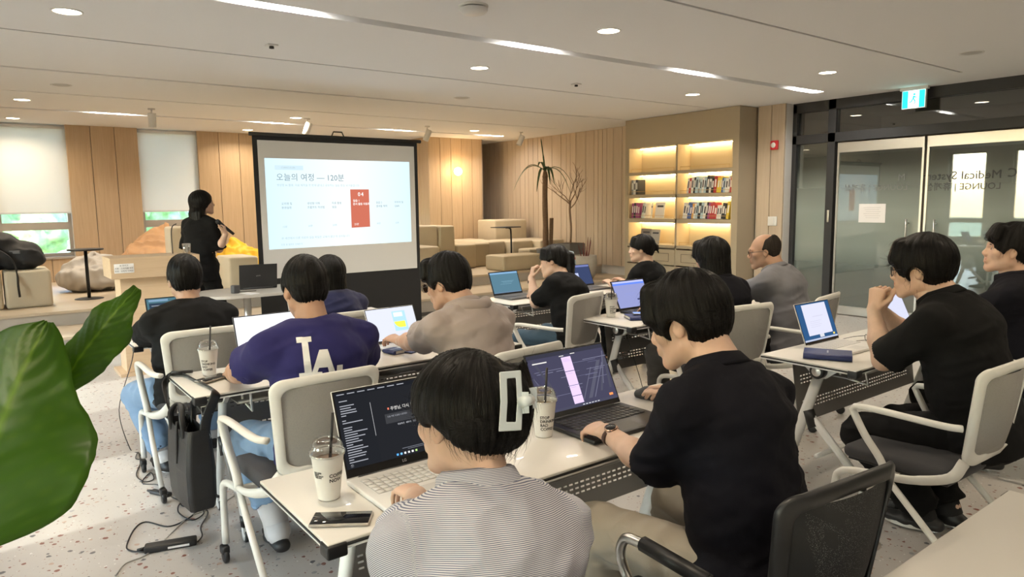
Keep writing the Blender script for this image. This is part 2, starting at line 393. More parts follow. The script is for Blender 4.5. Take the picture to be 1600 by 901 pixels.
def striped(name, c1, c2, period):
    if name in MATS: return MATS[name]
    m = mat(name, c1, .8, spec=.2); nt = m.node_tree; b = nt.nodes['Principled BSDF']
    at = nt.nodes.new('ShaderNodeAttribute'); at.attribute_name = 'run'
    d = nt.nodes.new('ShaderNodeMath'); d.operation = 'DIVIDE'; d.inputs[1].default_value = period
    f = nt.nodes.new('ShaderNodeMath'); f.operation = 'FRACT'; l = nt.nodes.new('ShaderNodeMath'); l.operation = 'LESS_THAN'; l.inputs[1].default_value = .42
    mx = nt.nodes.new('ShaderNodeMix'); mx.data_type = 'RGBA'; mx.inputs['A'].default_value = (*c1, 1); mx.inputs['B'].default_value = (*c2, 1)
    nt.links.new(at.outputs['Fac'], d.inputs[0]); nt.links.new(d.outputs[0], f.inputs[0]); nt.links.new(f.outputs[0], l.inputs[0]); nt.links.new(l.outputs[0], mx.inputs['Factor']); nt.links.new(mx.outputs['Result'], b.inputs['Base Color'])
    return m

# ------------------------------------------------------------------ people
def rotx(a): c, s = math.cos(a), math.sin(a); return np.array([[1, 0, 0], [0, c, -s], [0, s, c]])
def roty(a): c, s = math.cos(a), math.sin(a); return np.array([[c, 0, s], [0, 1, 0], [-s, 0, c]])
def rotz(a): c, s = math.cos(a), math.sin(a); return np.array([[c, -s, 0], [s, c, 0], [0, 0, 1]])
def head_field(h, neck, female=False, ears=True):
    """head in its own frame: x right, y forward, z up, origin between the ears; neck = its base"""
    f = Field((-.11, -.13, min(-.16, neck[2]-.02)), (.11, .14, .135), h)
    f.ell((0, -.016, .034), (.075, .096, .086), k=0)
    f.ell((0, .022, -.02), (.063, .073, .088), k=.03)
    j = .046 if female else .052
    for s in (-1, 1):
        f.cone((s*j, -.002, -.058), (s*.013, .072, -.098), .022, .018, k=.03)
        f.ell((s*.042, .056, -.018), (.022, .024, .02), k=.025)
        f.cone((s*.004, .087, .022), (s*.04, .074, .022), .012, .011, k=.015)
        f.ell((s*.012, .100, -.032), (.0095, .011, .009), k=.008)
    f.ell((0, .076, -.100), (.017, .016, .014), k=.02)
    f.cone((0, .089, .010), (0, .108, -.024), .0075, .0102, k=.012)
    f.ell((0, .087, -.058), (.024, .014, .02), k=.015)
    f.cone((-.017, .0945, -.0565), (.017, .0945, -.0565), .0058, .0058, k=.006); f.cone((-.014, .0945, -.068), (.014, .0945, -.068), .0068, .0068, k=.006)
    for s in (-1, 1):
        f.ell((s*.032, .100, .001), (.019, .017, .0125), k=.01, op='cut')
    f.cone((0, -.022, -.05), neck, .054 if not female else .047, .060 if not female else .050, k=.03)
    f.cone((0, -.06, -.03), (neck[0], neck[1]-.02, neck[2]), .035, .04, k=.04)
    if ears:
        for s in (-1, 1):
            M = rotz(-s*.35) @ rotx(.25)
            f.ell((s*.079, -.008, -.008), (.0085, .019, .031), M, k=.006)
            f.ell((s*.088, -.004, -.004), (.005, .010, .018), M, k=.004, op='cut')
    return f
def lip_attr(P):
    d = np.minimum(seg_dist(P, (-.017, .0955, -.0565), (.017, .0955, -.0565)), seg_dist(P, (-.014, .0955, -.068), (.014, .0955, -.068)))
    return .75*np.clip((.0072-d)/.002, 0, 1)
HAND = {'type': (18, 34, 24, .55), 'flat': (6, 8, 6, .6), 'relax': (28, 30, 22, .5), 'fist': (72, 88, 55, .2), 'grip': (52, 66, 42, .25), 'mouse': (14, 26, 18, .9), 'loose': (45, 50, 35, .3)}
def hand_prims(W, D, N, side, pose, sc=1.):
    """list of (a,b,ra,rb) for fingers and the palm; N = direction the palm faces; side +1 right hand"""
    D = unit(D); N = unit(np.asarray(N)-D*(np.asarray(N)@D)); T = np.cross(N, D)*(-side) # thumb side
    T = unit(T); c1, c2, c3, th = HAND[pose] if isinstance(pose, str) else pose
    out = []; W = np.asarray(W, float)
    def q(d, t, n): return W+(D*d+T*t+N*n)*sc
    palm = [(q(.0, 0, 0), q(.085, 0, 0), T, (.026*sc, .040*sc), (.019*sc, .0145*sc))]
    for i, (t, L, r) in enumerate(((.030, .070, .0088), (.010, .078, .0090), (-.010, .072, .0086), (-.029, .056, .0078))):
        b = q(.086-(.004 if i == 3 else 0), t, 0); ang = 0; cur = b; fan = t*.18/.03
        for c, fr in ((c1, .44), (c2, .32), (c3, .24)):
            ang += R(c+i*1.5); d = D*math.cos(ang)+N*math.sin(ang)+T*fan*.35*max(0, math.cos(ang))
            nx = cur+unit(d)*L*fr*1.18*sc; out.append((cur, nx, r*sc, r*.92*sc)); cur = nx; r *= .93
    b = q(.022, .026, .006); d1 = unit(D*.62+T*.8*(.35+th)+N*.35); m = b+d1*.046*sc; d2 = unit(D*.85+T*.25*th+N*.35*(1.2-th)); e = m+d2*.032*sc; e2 = e+unit(d2+N*.1-T*.15)*.026*sc
    out += [(b, m, .0135*sc, .0105*sc), (m, e, .0105*sc, .0095*sc), (e, e2, .0095*sc, .0078*sc)]
    return palm, out
def ik(a, c, L1, L2, hint):
    a, c = np.asarray(a, float), np.asarray(c, float); d = c-a; n = np.linalg.norm(d); m = L1+L2-.004
    if n > m: c = a+d/n*m; d = c-a; n = m
    n = max(n, abs(L1-L2)+.01); x = (L1*L1-L2*L2+n*n)/(2*n); h = math.sqrt(max(L1*L1-x*x, 0)); u = unit(d)
    hint = np.asarray(hint, float); p = unit(hint-u*(hint@u)); return a+u*x+p*h, c
def person(label, loc, yaw, hz=.53, lean=(5, 8, 12), side=0., twist=0., head=(0, 0, 0), neck_f=.03, neck_l=.072, sc=1., female=False, big=1., skin=(.56, .36, .27), res=.009, hres=.006, fres=.005,
           at=None, arms=None, legs=None, shirt=None, pants=None, shoes=None, hair=None, glasses=None, group=None, extras=None, ears=True, shoulder=None):
    """a clothed figure in its own frame (x right, y forward); loc/yaw place it"""
    f_ = .92 if female else 1.; W = sc*f_*big
    Ry = roty(R(side)); Rt = rotz(R(twist))
    pel = np.array([0, 0, hz]); def_up = np.array([0, 0, 1.])
    hs = sc*(.97 if female else 1.02)
    HM = Ry @ rotz(R(head[0]+twist)) @ rotx(-R(head[1])) @ roty(R(head[2]))     # head yaw, pitch (down +), roll
    tl = 1.
    for it in range(3 if at else 1):                          # stretch the trunk a little so the head reaches its height
        p = pel.copy(); sp = [p.copy()]; dirs = []
        for L, a in zip((.17*sc*tl, .19*sc*tl, .13*sc*tl), lean):
            d = Ry @ rotx(-R(a)) @ def_up; p = p+d*L; sp.append(p.copy()); dirs.append(d)
        if at:
            fy = Ry @ rotx(-R(lean[2])) @ Rt @ np.array([0, 1, 0])
            h0 = p+dirs[-1]*neck_l*sc+fy*neck_f*sc+HM @ np.array([0, .020, .085])*hs
            tl = tl*(1+(at[2]-h0[2])/max(.2, (p-pel)[2]))
    if at:
        tl_ = tl; g = rotz(yaw) @ h0; loc = (at[0]-g[0], at[1]-g[1])
    root = empty('person', (loc[0], loc[1], loc[2] if len(loc) > 2 else 0), yaw, label, 'person', group)
    LOC = np.array([root.location.x, root.location.y, root.location.z]); w2l = lambda q: rotz(-yaw) @ (np.array(q, float)-LOC)
    up = dirs[-1]; Rt3 = Ry @ rotx(-R(lean[2])) @ Rt; rx = Rt3 @ np.array([1, 0, 0]); fy = Rt3 @ np.array([0, 1, 0])
    nb = sp[3]                                                    # base of the neck
    shw = (shoulder or (.185 if not female else .165))*sc*(1+(big-1)*.5)
    sh = {s: nb+rx*s*shw-up*.068*sc+fy*.0 for s in (-1, 1)}
    neck_top = nb+up*neck_l*sc+fy*neck_f*sc
    hc = neck_top+HM @ np.array([0, .020, .085])*hs              # head centre (between the ears)
    info = dict(loc=LOC, yaw=yaw, tl=tl, root=root, HM=HM, hc=hc, hs=hs, nb=nb, sh=sh, up=up, rx=rx, fy=fy, sp=sp)
    # ---- limbs
    A = {}
    for s in (-1, 1):
        spec = (arms or {}).get('R' if s > 0 else 'L')
        U, Fo = .275*sc*f_**.5, .245*sc*f_**.5
        if spec is None: spec = dict(wrist=(s*.26, .16, hz+.10), hint=(s*.6, -.4, -.6), pose='relax', palm=(-s*.2, 0, -1))
        spec = dict(spec)
        if 'ww' in spec: spec['wrist'] = w2l(spec['ww'])
        if 'we' in spec: spec['hint'] = w2l(spec['we'])-(sh[s]+np.asarray(spec['wrist']))/2
        if 'wd' in spec: spec['dir'] = rotz(-yaw) @ np.array(spec['wd'], float)
        if 'wp' in spec: spec['palm'] = rotz(-yaw) @ np.array(spec['wp'], float)
        e, w = ik(sh[s], spec['wrist'], U, Fo, spec.get('hint', (s*.5, -.3, -.8)))
        D = spec.get('dir'); D = unit(D) if D is not None else unit(w-e)
        A[s] = dict(e=e, w=w, D=D, N=spec.get('palm', (0, 0, -1)), pose=spec.get('pose', 'relax'))
    Lg = {}
    for s in (-1, 1):
        spec = (legs or {}).get('R' if s > 0 else 'L') or dict(ankle=(s*.12, .42, .09))
        spec = dict(spec)
        if 'wa' in spec: spec['ankle'] = w2l(spec['wa'])
        hip = pel+np.array([s*.088*sc, .0, -.01]); k, a = ik(hip, spec['ankle'], .42*sc, .41*sc, spec.get('hint', (s*.15, .8, .6)))
        Lg[s] = dict(hip=hip, k=k, a=a, toe=unit(spec.get('toe', (s*.15, 1, 0))))
    info.update(A=A, L=Lg)
    # ---- body (one continuous figure; finer where the head and the hands are)
    lo = np.min([pel-.2]+[A[s][q] for s in A for q in 'ew']+[Lg[s][q] for s in Lg for q in ('k', 'a')]+[nb-.2], 0)-.12
    hi = np.max([pel+.2]+[A[s][q] for s in A for q in 'ew']+[Lg[s][q] for s in Lg for q in ('k', 'a')]+[nb+.1], 0)+.12
    b = Field(lo, hi, res*1.1)
    wd = [(.150, .11), (.132, .102), (.152, .115), (.12, .085)]
    for i in range(3): b.econe(sp[i], sp[i+1]-(up*.02 if i == 2 else 0), rx, (wd[i][0]*W, wd[i+1][0]*W), (wd[i][1]*W, wd[i+1][1]*W), k=.05, cap=.03 if i == 2 else None)
    b.cone(nb-up*.02, neck_top+up*.0, .066*W, .054*W, k=.03)
    for s in (-1, 1):
        a = A[s]; b.cone(nb-up*.02, sh[s], .04*W, .046*W, k=.04)
        b.cone(sh[s], a['e'], .050*W, .040*W, k=.03); b.cone(a['e'], a['e']*.6+a['w']*.4, .041*W, .043*W, k=.02); b.cone(a['e']*.6+a['w']*.4, a['w'], .042*W, .027*sc, k=.02)
        g = Lg[s]; b.cone(g['hip'], g['k'], .078*W, .052*W, k=.04); b.cone(g['k'], g['k']*.6+g['a']*.4, .052*W, .054*W, k=.03); b.cone(g['k']*.6+g['a']*.4, g['a'], .052*W, .034*W, k=.03)
        b.cone(g['a'], g['a']+np.array([0, 0, -.045]), .034*W, .030*W, k=.02); b.econe(g['a']+np.array([0, 0, -.058]), g['a']+g['toe']*.12+np.array([0, 0, -.066]), (-g['toe'][1], g['toe'][0], 0), (.030*W, .034*W), (.020, .014), k=.012)
    parts = [b.mesh()]
    hd = head_field(hres, (HM.T @ (nb+up*.012-hc))/hs, female, ears)
    hv, hq = hd.mesh(); lip = lip_attr(hv); hv = relax(hv, hq, 1, .3); parts.append(((HM @ (hv*hs).T).T+hc, hq))
    for s in (-1, 1):
        a = A[s]; palm, fing = hand_prims(a['w'], a['D'], a['N'], s, a['pose'], sc*(.92 if female else 1.))
        pts = [q for u in fing for q in u[:2]]+[a['w']]; st = a['w']+unit(a['e']-a['w'])*.05; pts.append(st)
        g = Field(np.min(pts, 0)-.04, np.max(pts, 0)+.04, fres)
        g.cone(st, a['w'], (.027+(.042-.027)*.05/(.6*.25))*1.0*(W+sc)/2, .027*sc, k=0)
        for pa, pb, T, aa, bb in palm: g.econe(pa, pb, T, aa, bb, k=.012)
        for u in fing[:12]: g.cone(*u, k=.0035)
        for u in fing[12:]: g.cone(*u, k=.009)
        gv, gq = g.mesh(); parts.append((relax(gv, gq, 1, .35), gq)); A[s]['fing'] = fing
    nb_ = len(parts[0][0]); V, Q = join(parts); la = np.zeros(len(V)); la[nb_:nb_+len(lip)] = lip
    info['body'] = nmesh('body', V, Q, skin_mat('skin_%d_%d' % (int(skin[0]*100), int(skin[1]*100)), skin), root, {'lip': la})
    HX = lambda q: HM @ (np.asarray(q)*hs)+hc
    # ---- eyes and brows
    MH = Matrix([list(HM[i]*hs)+[hc[i]] for i in range(3)]+[[0, 0, 0, 1]])
    info['MH'] = MH
    tf = lambda mb: setattr(mb, 'v', [tuple(MH @ Vector(q)) for q in mb.v]) or mb
    for s in (-1, 1):
        eo = tf(MB().lathe([(.0112*math.sin(pi*i/8), -.0112*math.cos(pi*i/8)) for i in range(9)], c=(s*.031, .0740, .001), n=12)).build('eye', mat('eye_white', (.75, .72, .70), .25), root)
        tf(MB().lathe([(.0001, .0035), (.0035, .003), (.0052, .0015), (.0055, 0)], c=(s*.031, .0740+.0086, .001), n=12, M=Matrix.Rotation(R(-90), 3, 'X'))).build('iris', mat('iris_brown', (.02, .012, .008), .15), eo)
        tf(MB().tube([(s*.014, .0925, .020), (s*.03, .0915, .025), (s*.046, .080, .0215)], [.0022, .0030, .0014], n=6)).build('eyebrow', mat('brow_hair', (.015, .012, .011), .7), root)
    # ---- shirt
    if shirt:
        dl = shirt.get('ease', .018); slv = shirt.get('sleeve', .75); sr = shirt.get('sleeve_r', .066); hem = shirt.get('hem', -.06)
        pts = [pel, nb]+[sh[s] for s in A]+[A[s]['e'] for s in A]+([A[s]['w'] for s in A] if slv > 1 else [])
        F = Field(np.min(pts, 0)-.24, np.max(pts, 0)+.2, shirt.get('res', res))
        ax0 = unit(sp[1]-sp[0]); bot = pel+ax0*hem
        wd2 = [(.158+dl*1.1, .122+dl), (.148+dl*1.2, .112+dl*1.1), (.158+dl, .118+dl), (.128+dl*.3, .088+dl*.4)]
        F.econe(bot, sp[0], rx, (wd2[0][0]*W*1.03, wd2[0][0]*W), (wd2[0][1]*W*1.05, wd2[0][1]*W), k=0, cap=.03)
        for i in range(3): F.econe(sp[i], sp[i+1]-(up*.012 if i == 2 else 0), rx, (wd2[i][0]*W, wd2[i+1][0]*W), (wd2[i][1]*W, wd2[i+1][1]*W), k=.05, cap=.04 if i == 2 else None)
        for s in (-1, 1):
            F.cone(nb-up*.004*sc+rx*s*.035*sc, sh[s]+up*.004, .046*W, .054*W, k=.06)
            se = []; L = slv
            a = A[s]
            if L <= 1.0: se = [(sh[s], sh[s]+(a['e']-sh[s])*L)]
            else: se = [(sh[s], a['e']), (a['e'], a['e']+(a['w']-a['e'])*(L-1))]
            for i, (pa, pb) in enumerate(se):
                last = i == len(se)-1; r0 = (.060 if i == 0 else sr*.97)*W; r1 = sr*W
                F.cone(pa, pb, r0 if i else .056*W, r1, k=.055 if i == 0 else .02)
            pa, pb = se[-1]; d = unit(pb-pa)
            # open cuff: cut square, then hollow
            x, y, z = np.ix_(*F.ax); far = ((x-pb[0])*d[0]+(y-pb[1])*d[1]+(z-pb[2])*d[2]); rad = np.sqrt((x-pb[0])**2+(y-pb[1])**2+(z-pb[2])**2)
            F.F = np.where(rad < sr*W*1.5, np.maximum(F.F, far.astype(np.float32)), F.F)
            F.cone(pb-d*.03, pb+d*.05, sr*W*.80, sr*W*.90, k=.004, op='cut')
        F.half(bot, -ax0, .006)
        nt_ = shirt.get('neck', .066)
        # the neck hole: a cone that opens upwards along the neck
        F.cone(nb+up*.004*sc+fy*.012, nb+up*.14+fy*.05, nt_*W, nt_*W*1.8, k=.008, op='cut')
        V, Q = F.mesh(); V = relax(V, Q, 1, .4)
        if shirt.get('wrinkle', .006) and len(V):
            N = normals(V, Q); am = shirt.get('wrinkle', .006)
            qq = V @ np.array([[9, 3, 0], [3, 9, 4], [-7, 5, 22]]).T*.9; n1 = vnoise(qq+sum(map(ord, label[:9])))
            n2 = vnoise(V*np.array([26, 26, 34])+3.3); n3 = vnoise(V*np.array([60, 14, 45])+9)
            V = V+N*(am*(.75*(1-2*np.abs(n1))+.35*n2+.2*n3)-am*.3)[:, None]
        run = (V-sp[0])@unit(sp[3]-sp[0])
        for s in (-1, 1):
            a = A[s]; ax = unit(a['e']-sh[s]); al = (V-sh[s])@ax; ds = seg_dist(V, sh[s]+ax*.05, a['e']); dt = np.abs((V-nb)@rx)-shw*1.02
            run = np.where((dt > 0) & (ds < .16), (V-sh[s])@unit(fy*.35+up*.93)+7, run)
            if slv > 1:
                ax2 = unit(a['w']-a['e']); run = np.where((seg_dist(V, a['e'], a['w']) < .09) & ((V-a['e'])@ax2 > .0), (V-a['e'])@unit(fy*.35+up*.93)+9, run)
        info['shirt'] = nmesh(shirt.get('name', 'shirt'), V, Q, shirt['mat'], root, {'run': run})
        if shirt.get('collar'):
            mb = MB(); g0 = shirt.get('collar_gap', 35); hgt = shirt['collar']; n = 28; rings = []
            for (dr, dz) in ((.000, -.014), (.001, hgt*.55), (.006, hgt), (.013, hgt*.85), (.022, .002), (.024, -.008), (.017, .0)):
                row = []
                for j in range(n+1):
                    a = R(90+g0+(360-2*g0)*j/n); cx, cy = math.cos(a), math.sin(a)
                    rr = (nt_+.006)*W+dr*1.25; row.append(nb+rx*cx*rr+fy*(cy*rr*.95+.012+dz*.3)+up*(dz+.026-.022*(cy if cy > 0 else cy*.0)))
                rings.append(row)
            vs = [q for row in rings for q in row]; m = n+1
            mb.add(vs, [(i*m+j, i*m+j+1, (i+1)*m+j+1, (i+1)*m+j) for i in range(len(rings)-1) for j in range(n)], True)
            co = mb.build('collar', shirt.get('collar_mat', shirt['mat']), root)
            at = co.data.attributes.new('run', 'FLOAT', 'POINT'); at.data.foreach_set('value', np.array([(np.asarray(q)-nb)@up+.0+.01*(i % m)/m*0 for i, q in enumerate(vs)], np.float32))
        else:
            mb = MB(); ring = []
            for j in range(28):
                a = 2*pi*j/28; rr = nt_*W*1.04; ring.append(nb+rx*math.cos(a)*rr+fy*(math.sin(a)*rr+.012)+up*(.012-.012*math.sin(a)))
            mb.tube(ring, .0055, n=6, closed=True); mb.build('neckband', shirt['mat'], root)
    # ---- trousers and shoes
    if pants:
        pr = pants.get('r', (.094, .078, .066)); cuff = pants.get('cuff', .93)
        pts = [pel]+[Lg[s][q] for s in Lg for q in ('k', 'a')]
        F = Field(np.min(pts, 0)-.22, np.max(pts, 0)+.16, pants.get('res', res*1.15))
        F.econe(pel+np.array([0, -.02, -.01]), pel+unit(sp[1]-sp[0])*.09, rx, (.168*W, .155*W), (.125*W, .12*W), k=0)
        for s in (-1, 1):
            g = Lg[s]; F.cone(g['hip'], g['k'], pr[0]*W, pr[1]*W, k=.04); en = g['k']+(g['a']-g['k'])*cuff
            F.cone(g['k'], en, pr[1]*W, pr[2]*W, k=.02)
            d = unit(g['a']-g['k']); x, y, z = np.ix_(*F.ax); far = ((x-en[0])*d[0]+(y-en[1])*d[1]+(z-en[2])*d[2]); rad = np.sqrt((x-en[0])**2+(y-en[1])**2+(z-en[2])**2)
            F.F = np.where(rad < pr[2]*W*1.6, np.maximum(F.F, far.astype(np.float32)), F.F)
            F.cone(en-d*.02, en+d*.04, pr[2]*W*.8, pr[2]*W*.85, k=.003, op='cut')
        V, Q = F.mesh(); V = relax(V, Q, 1, .4); N = normals(V, Q)
        n1 = vnoise(V*np.array([14, 14, 26])+5.1); V = V+N*(.006*(1-2*np.abs(n1))-.002)[:, None]
        nmesh(pants.get('name', 'trousers'), V, Q, pants['mat'], root)
    if shoes:
        for s in (-1, 1):
            g = Lg[s]; a = g['a']; t = g['toe']; base = a[2]-.085
            F = Field(a-.2, a+.24, .007)
            z0 = base+.028; h0 = np.array([a[0], a[1], z0])-t*.055; t0 = np.array([a[0], a[1], z0])+t*.155
            F.econe(h0, h0*.4+t0*.6, (-t[1], t[0], 0), (.036, .048), (.03, .03), k=0); F.econe(h0*.4+t0*.6, t0, (-t[1], t[0], 0), (.048, .038), (.03, .022), k=.02)
            if not shoes.get('low'): F.cone(np.array([a[0], a[1], z0+.01]), a+np.array([0, 0, -.01]), .045, .043, k=.03)
            F.cone(a+np.array([0, 0, -.015]), a+np.array([0, 0, .08]), .036, .04, k=.003, op='cut')
            F.half((0, 0, base+.004), (0, 0, -1), .004); V, Q = F.mesh(); V = relax(V, Q, 2, .4); so = nmesh('shoe', V, Q, shoes['mat'], root)
            if shoes.get('sole'):
                mb = MB(); sd = np.array([-t[1], t[0], 0]); ol = []
                for j in range(24):
                    u = 2*pi*j/24; yy = .05+.115*math.cos(u); xx = .046*math.sin(u)*(1 if yy > .05 else .86); ol.append(tuple((a+t*yy+sd*xx)[:2]))
                mb.prism(ol, .022, off=base); mb.build('sole', shoes['sole'], so)
            if shoes.get('sock'):
                mb = MB(); up_ = unit(g['k']-a)
                prof = [a+np.array([0, 0, -.055])+t*.06, a+np.array([0, 0, -.02])+t*.012, a+up_*.05, a+up_*shoes.get('sock_h', .16)]
                mb.tube(prof, [.036*W, .050*W, .048*W, .058*W], n=14); mb.tube([a+np.array([0, 0, -.05])-t*.004, a+np.array([0, 0, -.03])-t*.006, a+up_*.03], [.036*W, .043*W, .047*W], n=14); mb.build('sock', shoes['sock'], root)
    # ---- hair
    if hair: make_hair(hair, info, hres)
    if glasses:
        mb = MB()
        for s in (-1, 1):
            if glasses == 'round': ring = [(s*.033+.025*math.cos(u), .104-.0035*abs(math.cos(u)), -.002+.021*math.sin(u)) for u in np.linspace(0, 2*pi, 20, endpoint=False)]
            else: ring = [(s*.033+.027*max(-1, min(1, 1.25*math.cos(u))), .104, -.001+.017*max(-1, min(1, 1.25*math.sin(u)))) for u in np.linspace(0, 2*pi, 20, endpoint=False)]
            mb.tube(ring, .0014, n=6, closed=True); mb.tube([(s*.059, .102, .006), (s*.078, .06, .008), (s*.0845, .0, .008), (s*.084, -.012, -.004), (s*.080, -.022, -.02)], .0016, n=6)
        mb.tube([(-.008, .105, .004), (0, .108, .007), (.008, .105, .004)], .0014, n=6)
        mb.v = [tuple(MH @ Vector(q)) for q in mb.v]; go = mb.build('glasses', mat('glasses_frame', (.05, .05, .055), .3, .6), root)
        for s in (-1, 1): tf(MB().lathe([(.0001, 0), (.022, 0)], c=(s*.033, .1035, -.001), n=16, M=Matrix.Rotation(R(90), 3, 'X'))).build('lens', glass('lens_glass', (.92, .94, .95), 0, .06) if glasses != 'sun' else mat('dark_lens', (.01, .01, .012), .08), go)
    return info

def make_hair(hair, info, hres):
    """hair in the head frame; kind chooses the cut"""
    kind = hair['kind']; t = hair.get('t', .0); HM, hc, hs = info['HM'], info['hc'], info['hs']
    zlo = hair.get('low', -.14); h = hair.get('res', hres)
    F = Field((-.19, -.22, zlo-.05), (.19, .16, .20), h)
    cap = lambda e, k=0, q=1.: F.ell((0, -.02, .038), (.079+e*q, .098+e*(.4+.6*q), .088+e), k=k)
    def face_cut(zt=.055, w=.070, y=.115, d=.075, zc=-.05):
        F.ell((0, y+.02, zc), (w, d+.02, zt-zc), k=.012, op='cut')
    def ears_cut(r=.034):
        for s in (-1, 1): F.ell((s*.09, .004, -.022), (.04, r, r*1.25), k=.01, op='cut')
    if kind in ('short', 'bald', 'crop'):
        e = .018+t; cap(e, 0, hair.get('sides', .45))
        F.ell((0, -.055, -.012), (.066+t*.6, .053+t*.8, .070), k=.03)                         # back of the head down to the nape
        for s in (-1, 1): F.ell((s*.066, .018, .012), (.016+t*.5, .032, .042), k=.02)     # temples and sideburns
        if hair.get('fringe'):
            for i in range(9):
                u = (i-4)/4; F.cone((u*.05, .06, .105), (u*.07, .100+t*.5-.03*u*u, hair['fringe']+.012*math.sin(i*2.3)), .026, .013, k=.02)
        face_cut(hair.get('line', .062), .066)
        ears_cut(.030)
        F.half((0, -.06, -.056-hair.get('nape', 0)), (0, .35, -1), .012)
        F.half((0, .034, -.03), (0, .9, -.6), .012) if not hair.get('fringe') else None
        if kind == 'bald': F.ell((0, .055, .135), (.085, .125, .085), k=.03, op='cut'); F.half((0, .028, 0), (0, 1, .45), .02)
    elif kind == 'shag':
        cap(.026+t); F.ell((0, -.035, -.05), (.096, .085, .095), k=.04)
        for i in range(22):
            a = R(200*i/21+170); r = .085; x, y = r*math.cos(a), r*math.sin(a)-.02
            F.cone((x*.95, y, -.03), (x*1.12, y*1.06-.006, zlo+.02*math.sin(i*2.1)), .022, .009, k=.012)
        for i in range(7): u = (i-3)/3; F.cone((u*.05, .06, .10), (u*.075, .104-.03*u*u, .03), .026, .012, k=.02)
        face_cut(.045, .062, .12)
    elif kind == 'bob':
        cap(.024); F.econe((0, -.03, .02), (0, -.035, zlo+.02), (1, 0, 0), (.098, .108), (.095, .095), k=.04)
        face_cut(.05, .064, .10, .09); F.ell((0, .10, -.12), (.07, .11, .13), k=.012, op='cut'); F.half((0, 0, zlo), (0, -.1, -1), .008)
    elif kind == 'long':
        cap(.022); F.econe((0, -.035, .02), (0, -.075, -.12), (1, 0, 0), (.098, .115), (.09, .075), k=.04)
        for i in range(11):
            u = (i-5)/5; F.cone((u*.085, -.085+.02*u*u, -.10), (u*.135, -.135+.03*u*u, zlo+.03*abs(u)+.012*math.sin(i*3)), .052, .026, k=.03)
        face_cut(.052, .062, .11, .09); F.ell((0, .10, -.13), (.075, .11, .13), k=.012, op='cut')
    elif kind in ('bun', 'pony', 'claw'):
        cap(.017+t); F.ell((0, -.06, -.02), (.072, .058, .07), k=.035)
        for s in (-1, 1):
            F.cone((s*.05, .062, .072), (s*.078, .05, .0), .018, .011, k=.015)
            F.cone((s*.078, .05, .0), (s*.070, .052, hair.get('lock', -.075)), .009, .004, k=.008)
        if hair.get('fringe'):
            for i in range(7): u = (i-3)/3; F.cone((u*.05, .06, .10), (u*.062, .100-.02*u*u, hair['fringe']), .022, .010, k=.016)
        face_cut(.058 if not hair.get('fringe') else .04, .064)
        F.half((0, -.07, -.050), (0, .5, -1), .012)
        for s in (-1, 1): F.ell((s*.092, .0, -.030), (.035, .026, .036), k=.01, op='cut')
        if kind == 'bun':
            F.ell((0, -.135, .015), (.034, .032, .034), k=.012)
            for i in range(6): a = i*1.1; F.cone((0, -.14, .015), (.03*math.cos(a), -.165, .015+.04*math.sin(a)-.02), .012, .004, k=.008)
        if kind == 'pony':
            F.ell((0, -.125, .03), (.034, .035, .035), k=.02)
            for i in range(7): u = (i-3)/3; F.cone((u*.02, -.14, .03), (u*.055, -.135+.01*math.sin(i*2), zlo+.03*abs(u)), .027, .010, k=.02)
        if kind == 'claw':
            F.ell((.01, -.085, .014), (.078, .056, .070), k=.03)
            F.ell((.035, -.12, .035), (.05, .045, .062), k=.025)
            F.cone((.02, -.12, -.02), (.055, -.118, .085), .036, .028, k=.02)
            for i in range(5): F.cone((.03+.01*i, -.12, .08), (.03+.014*i, -.15+.006*i, .115+.008*math.sin(i*4)), .012, .004, k=.01)
    if hair.get('part'): F.cone((hair['part'], .08, .118), (hair['part']*.6, -.05, .145), .004, .004, k=.02, op='cut')
    V, Q = F.mesh()
    V = relax(V, Q, 1, .4); N = normals(V, Q)
    cr = np.array([0, -.045, .06]); q = V-cr; phi = np.arctan2(q[:, 0], -q[:, 1]+0*q[:, 2]); el = np.arctan2(q[:, 2], np.hypot(q[:, 0], q[:, 1])); low = np.clip((.02-V[:, 2])/.05, 0, 1)
    # strand direction: away from the crown on top, straight down lower
    top = np.array([hair.get('cx', .02), -.05, .12]); qt = V-top; ph2 = np.arctan2(qt[:, 0], qt[:, 1])
    st = np.where(V[:, 2] > .02, ph2*2.2, phi*2.2); ln = np.linalg.norm(qt, axis=1)
    n = vnoise(np.stack([ph2*9, ln*14, ph2*0], 1))*(1-low)+vnoise(np.stack([phi*14, V[:, 2]*9, phi*0+4], 1))*low
    n2 = vnoise(np.stack([ph2*26, ln*22, ph2*0+8], 1))*(1-low)+vnoise(np.stack([phi*38, V[:, 2]*14, phi*0], 1))*low
    am = hair.get('amp', .005); V = V+N*((n*am+n2*am*.45)*np.clip(ln/.05, .3, 1))[:, None]
    strand = ph2*(1-low)+phi*low
    V2 = (HM @ (V*hs).T).T+hc
    m = hair.get('mat') or hair_mat()
    info['hair'] = nmesh('hair', V2, Q, m, info['root'], {'strand': strand, 'along': ln})
    # loose strands standing off the surface
    ns = hair.get('strands', 0)
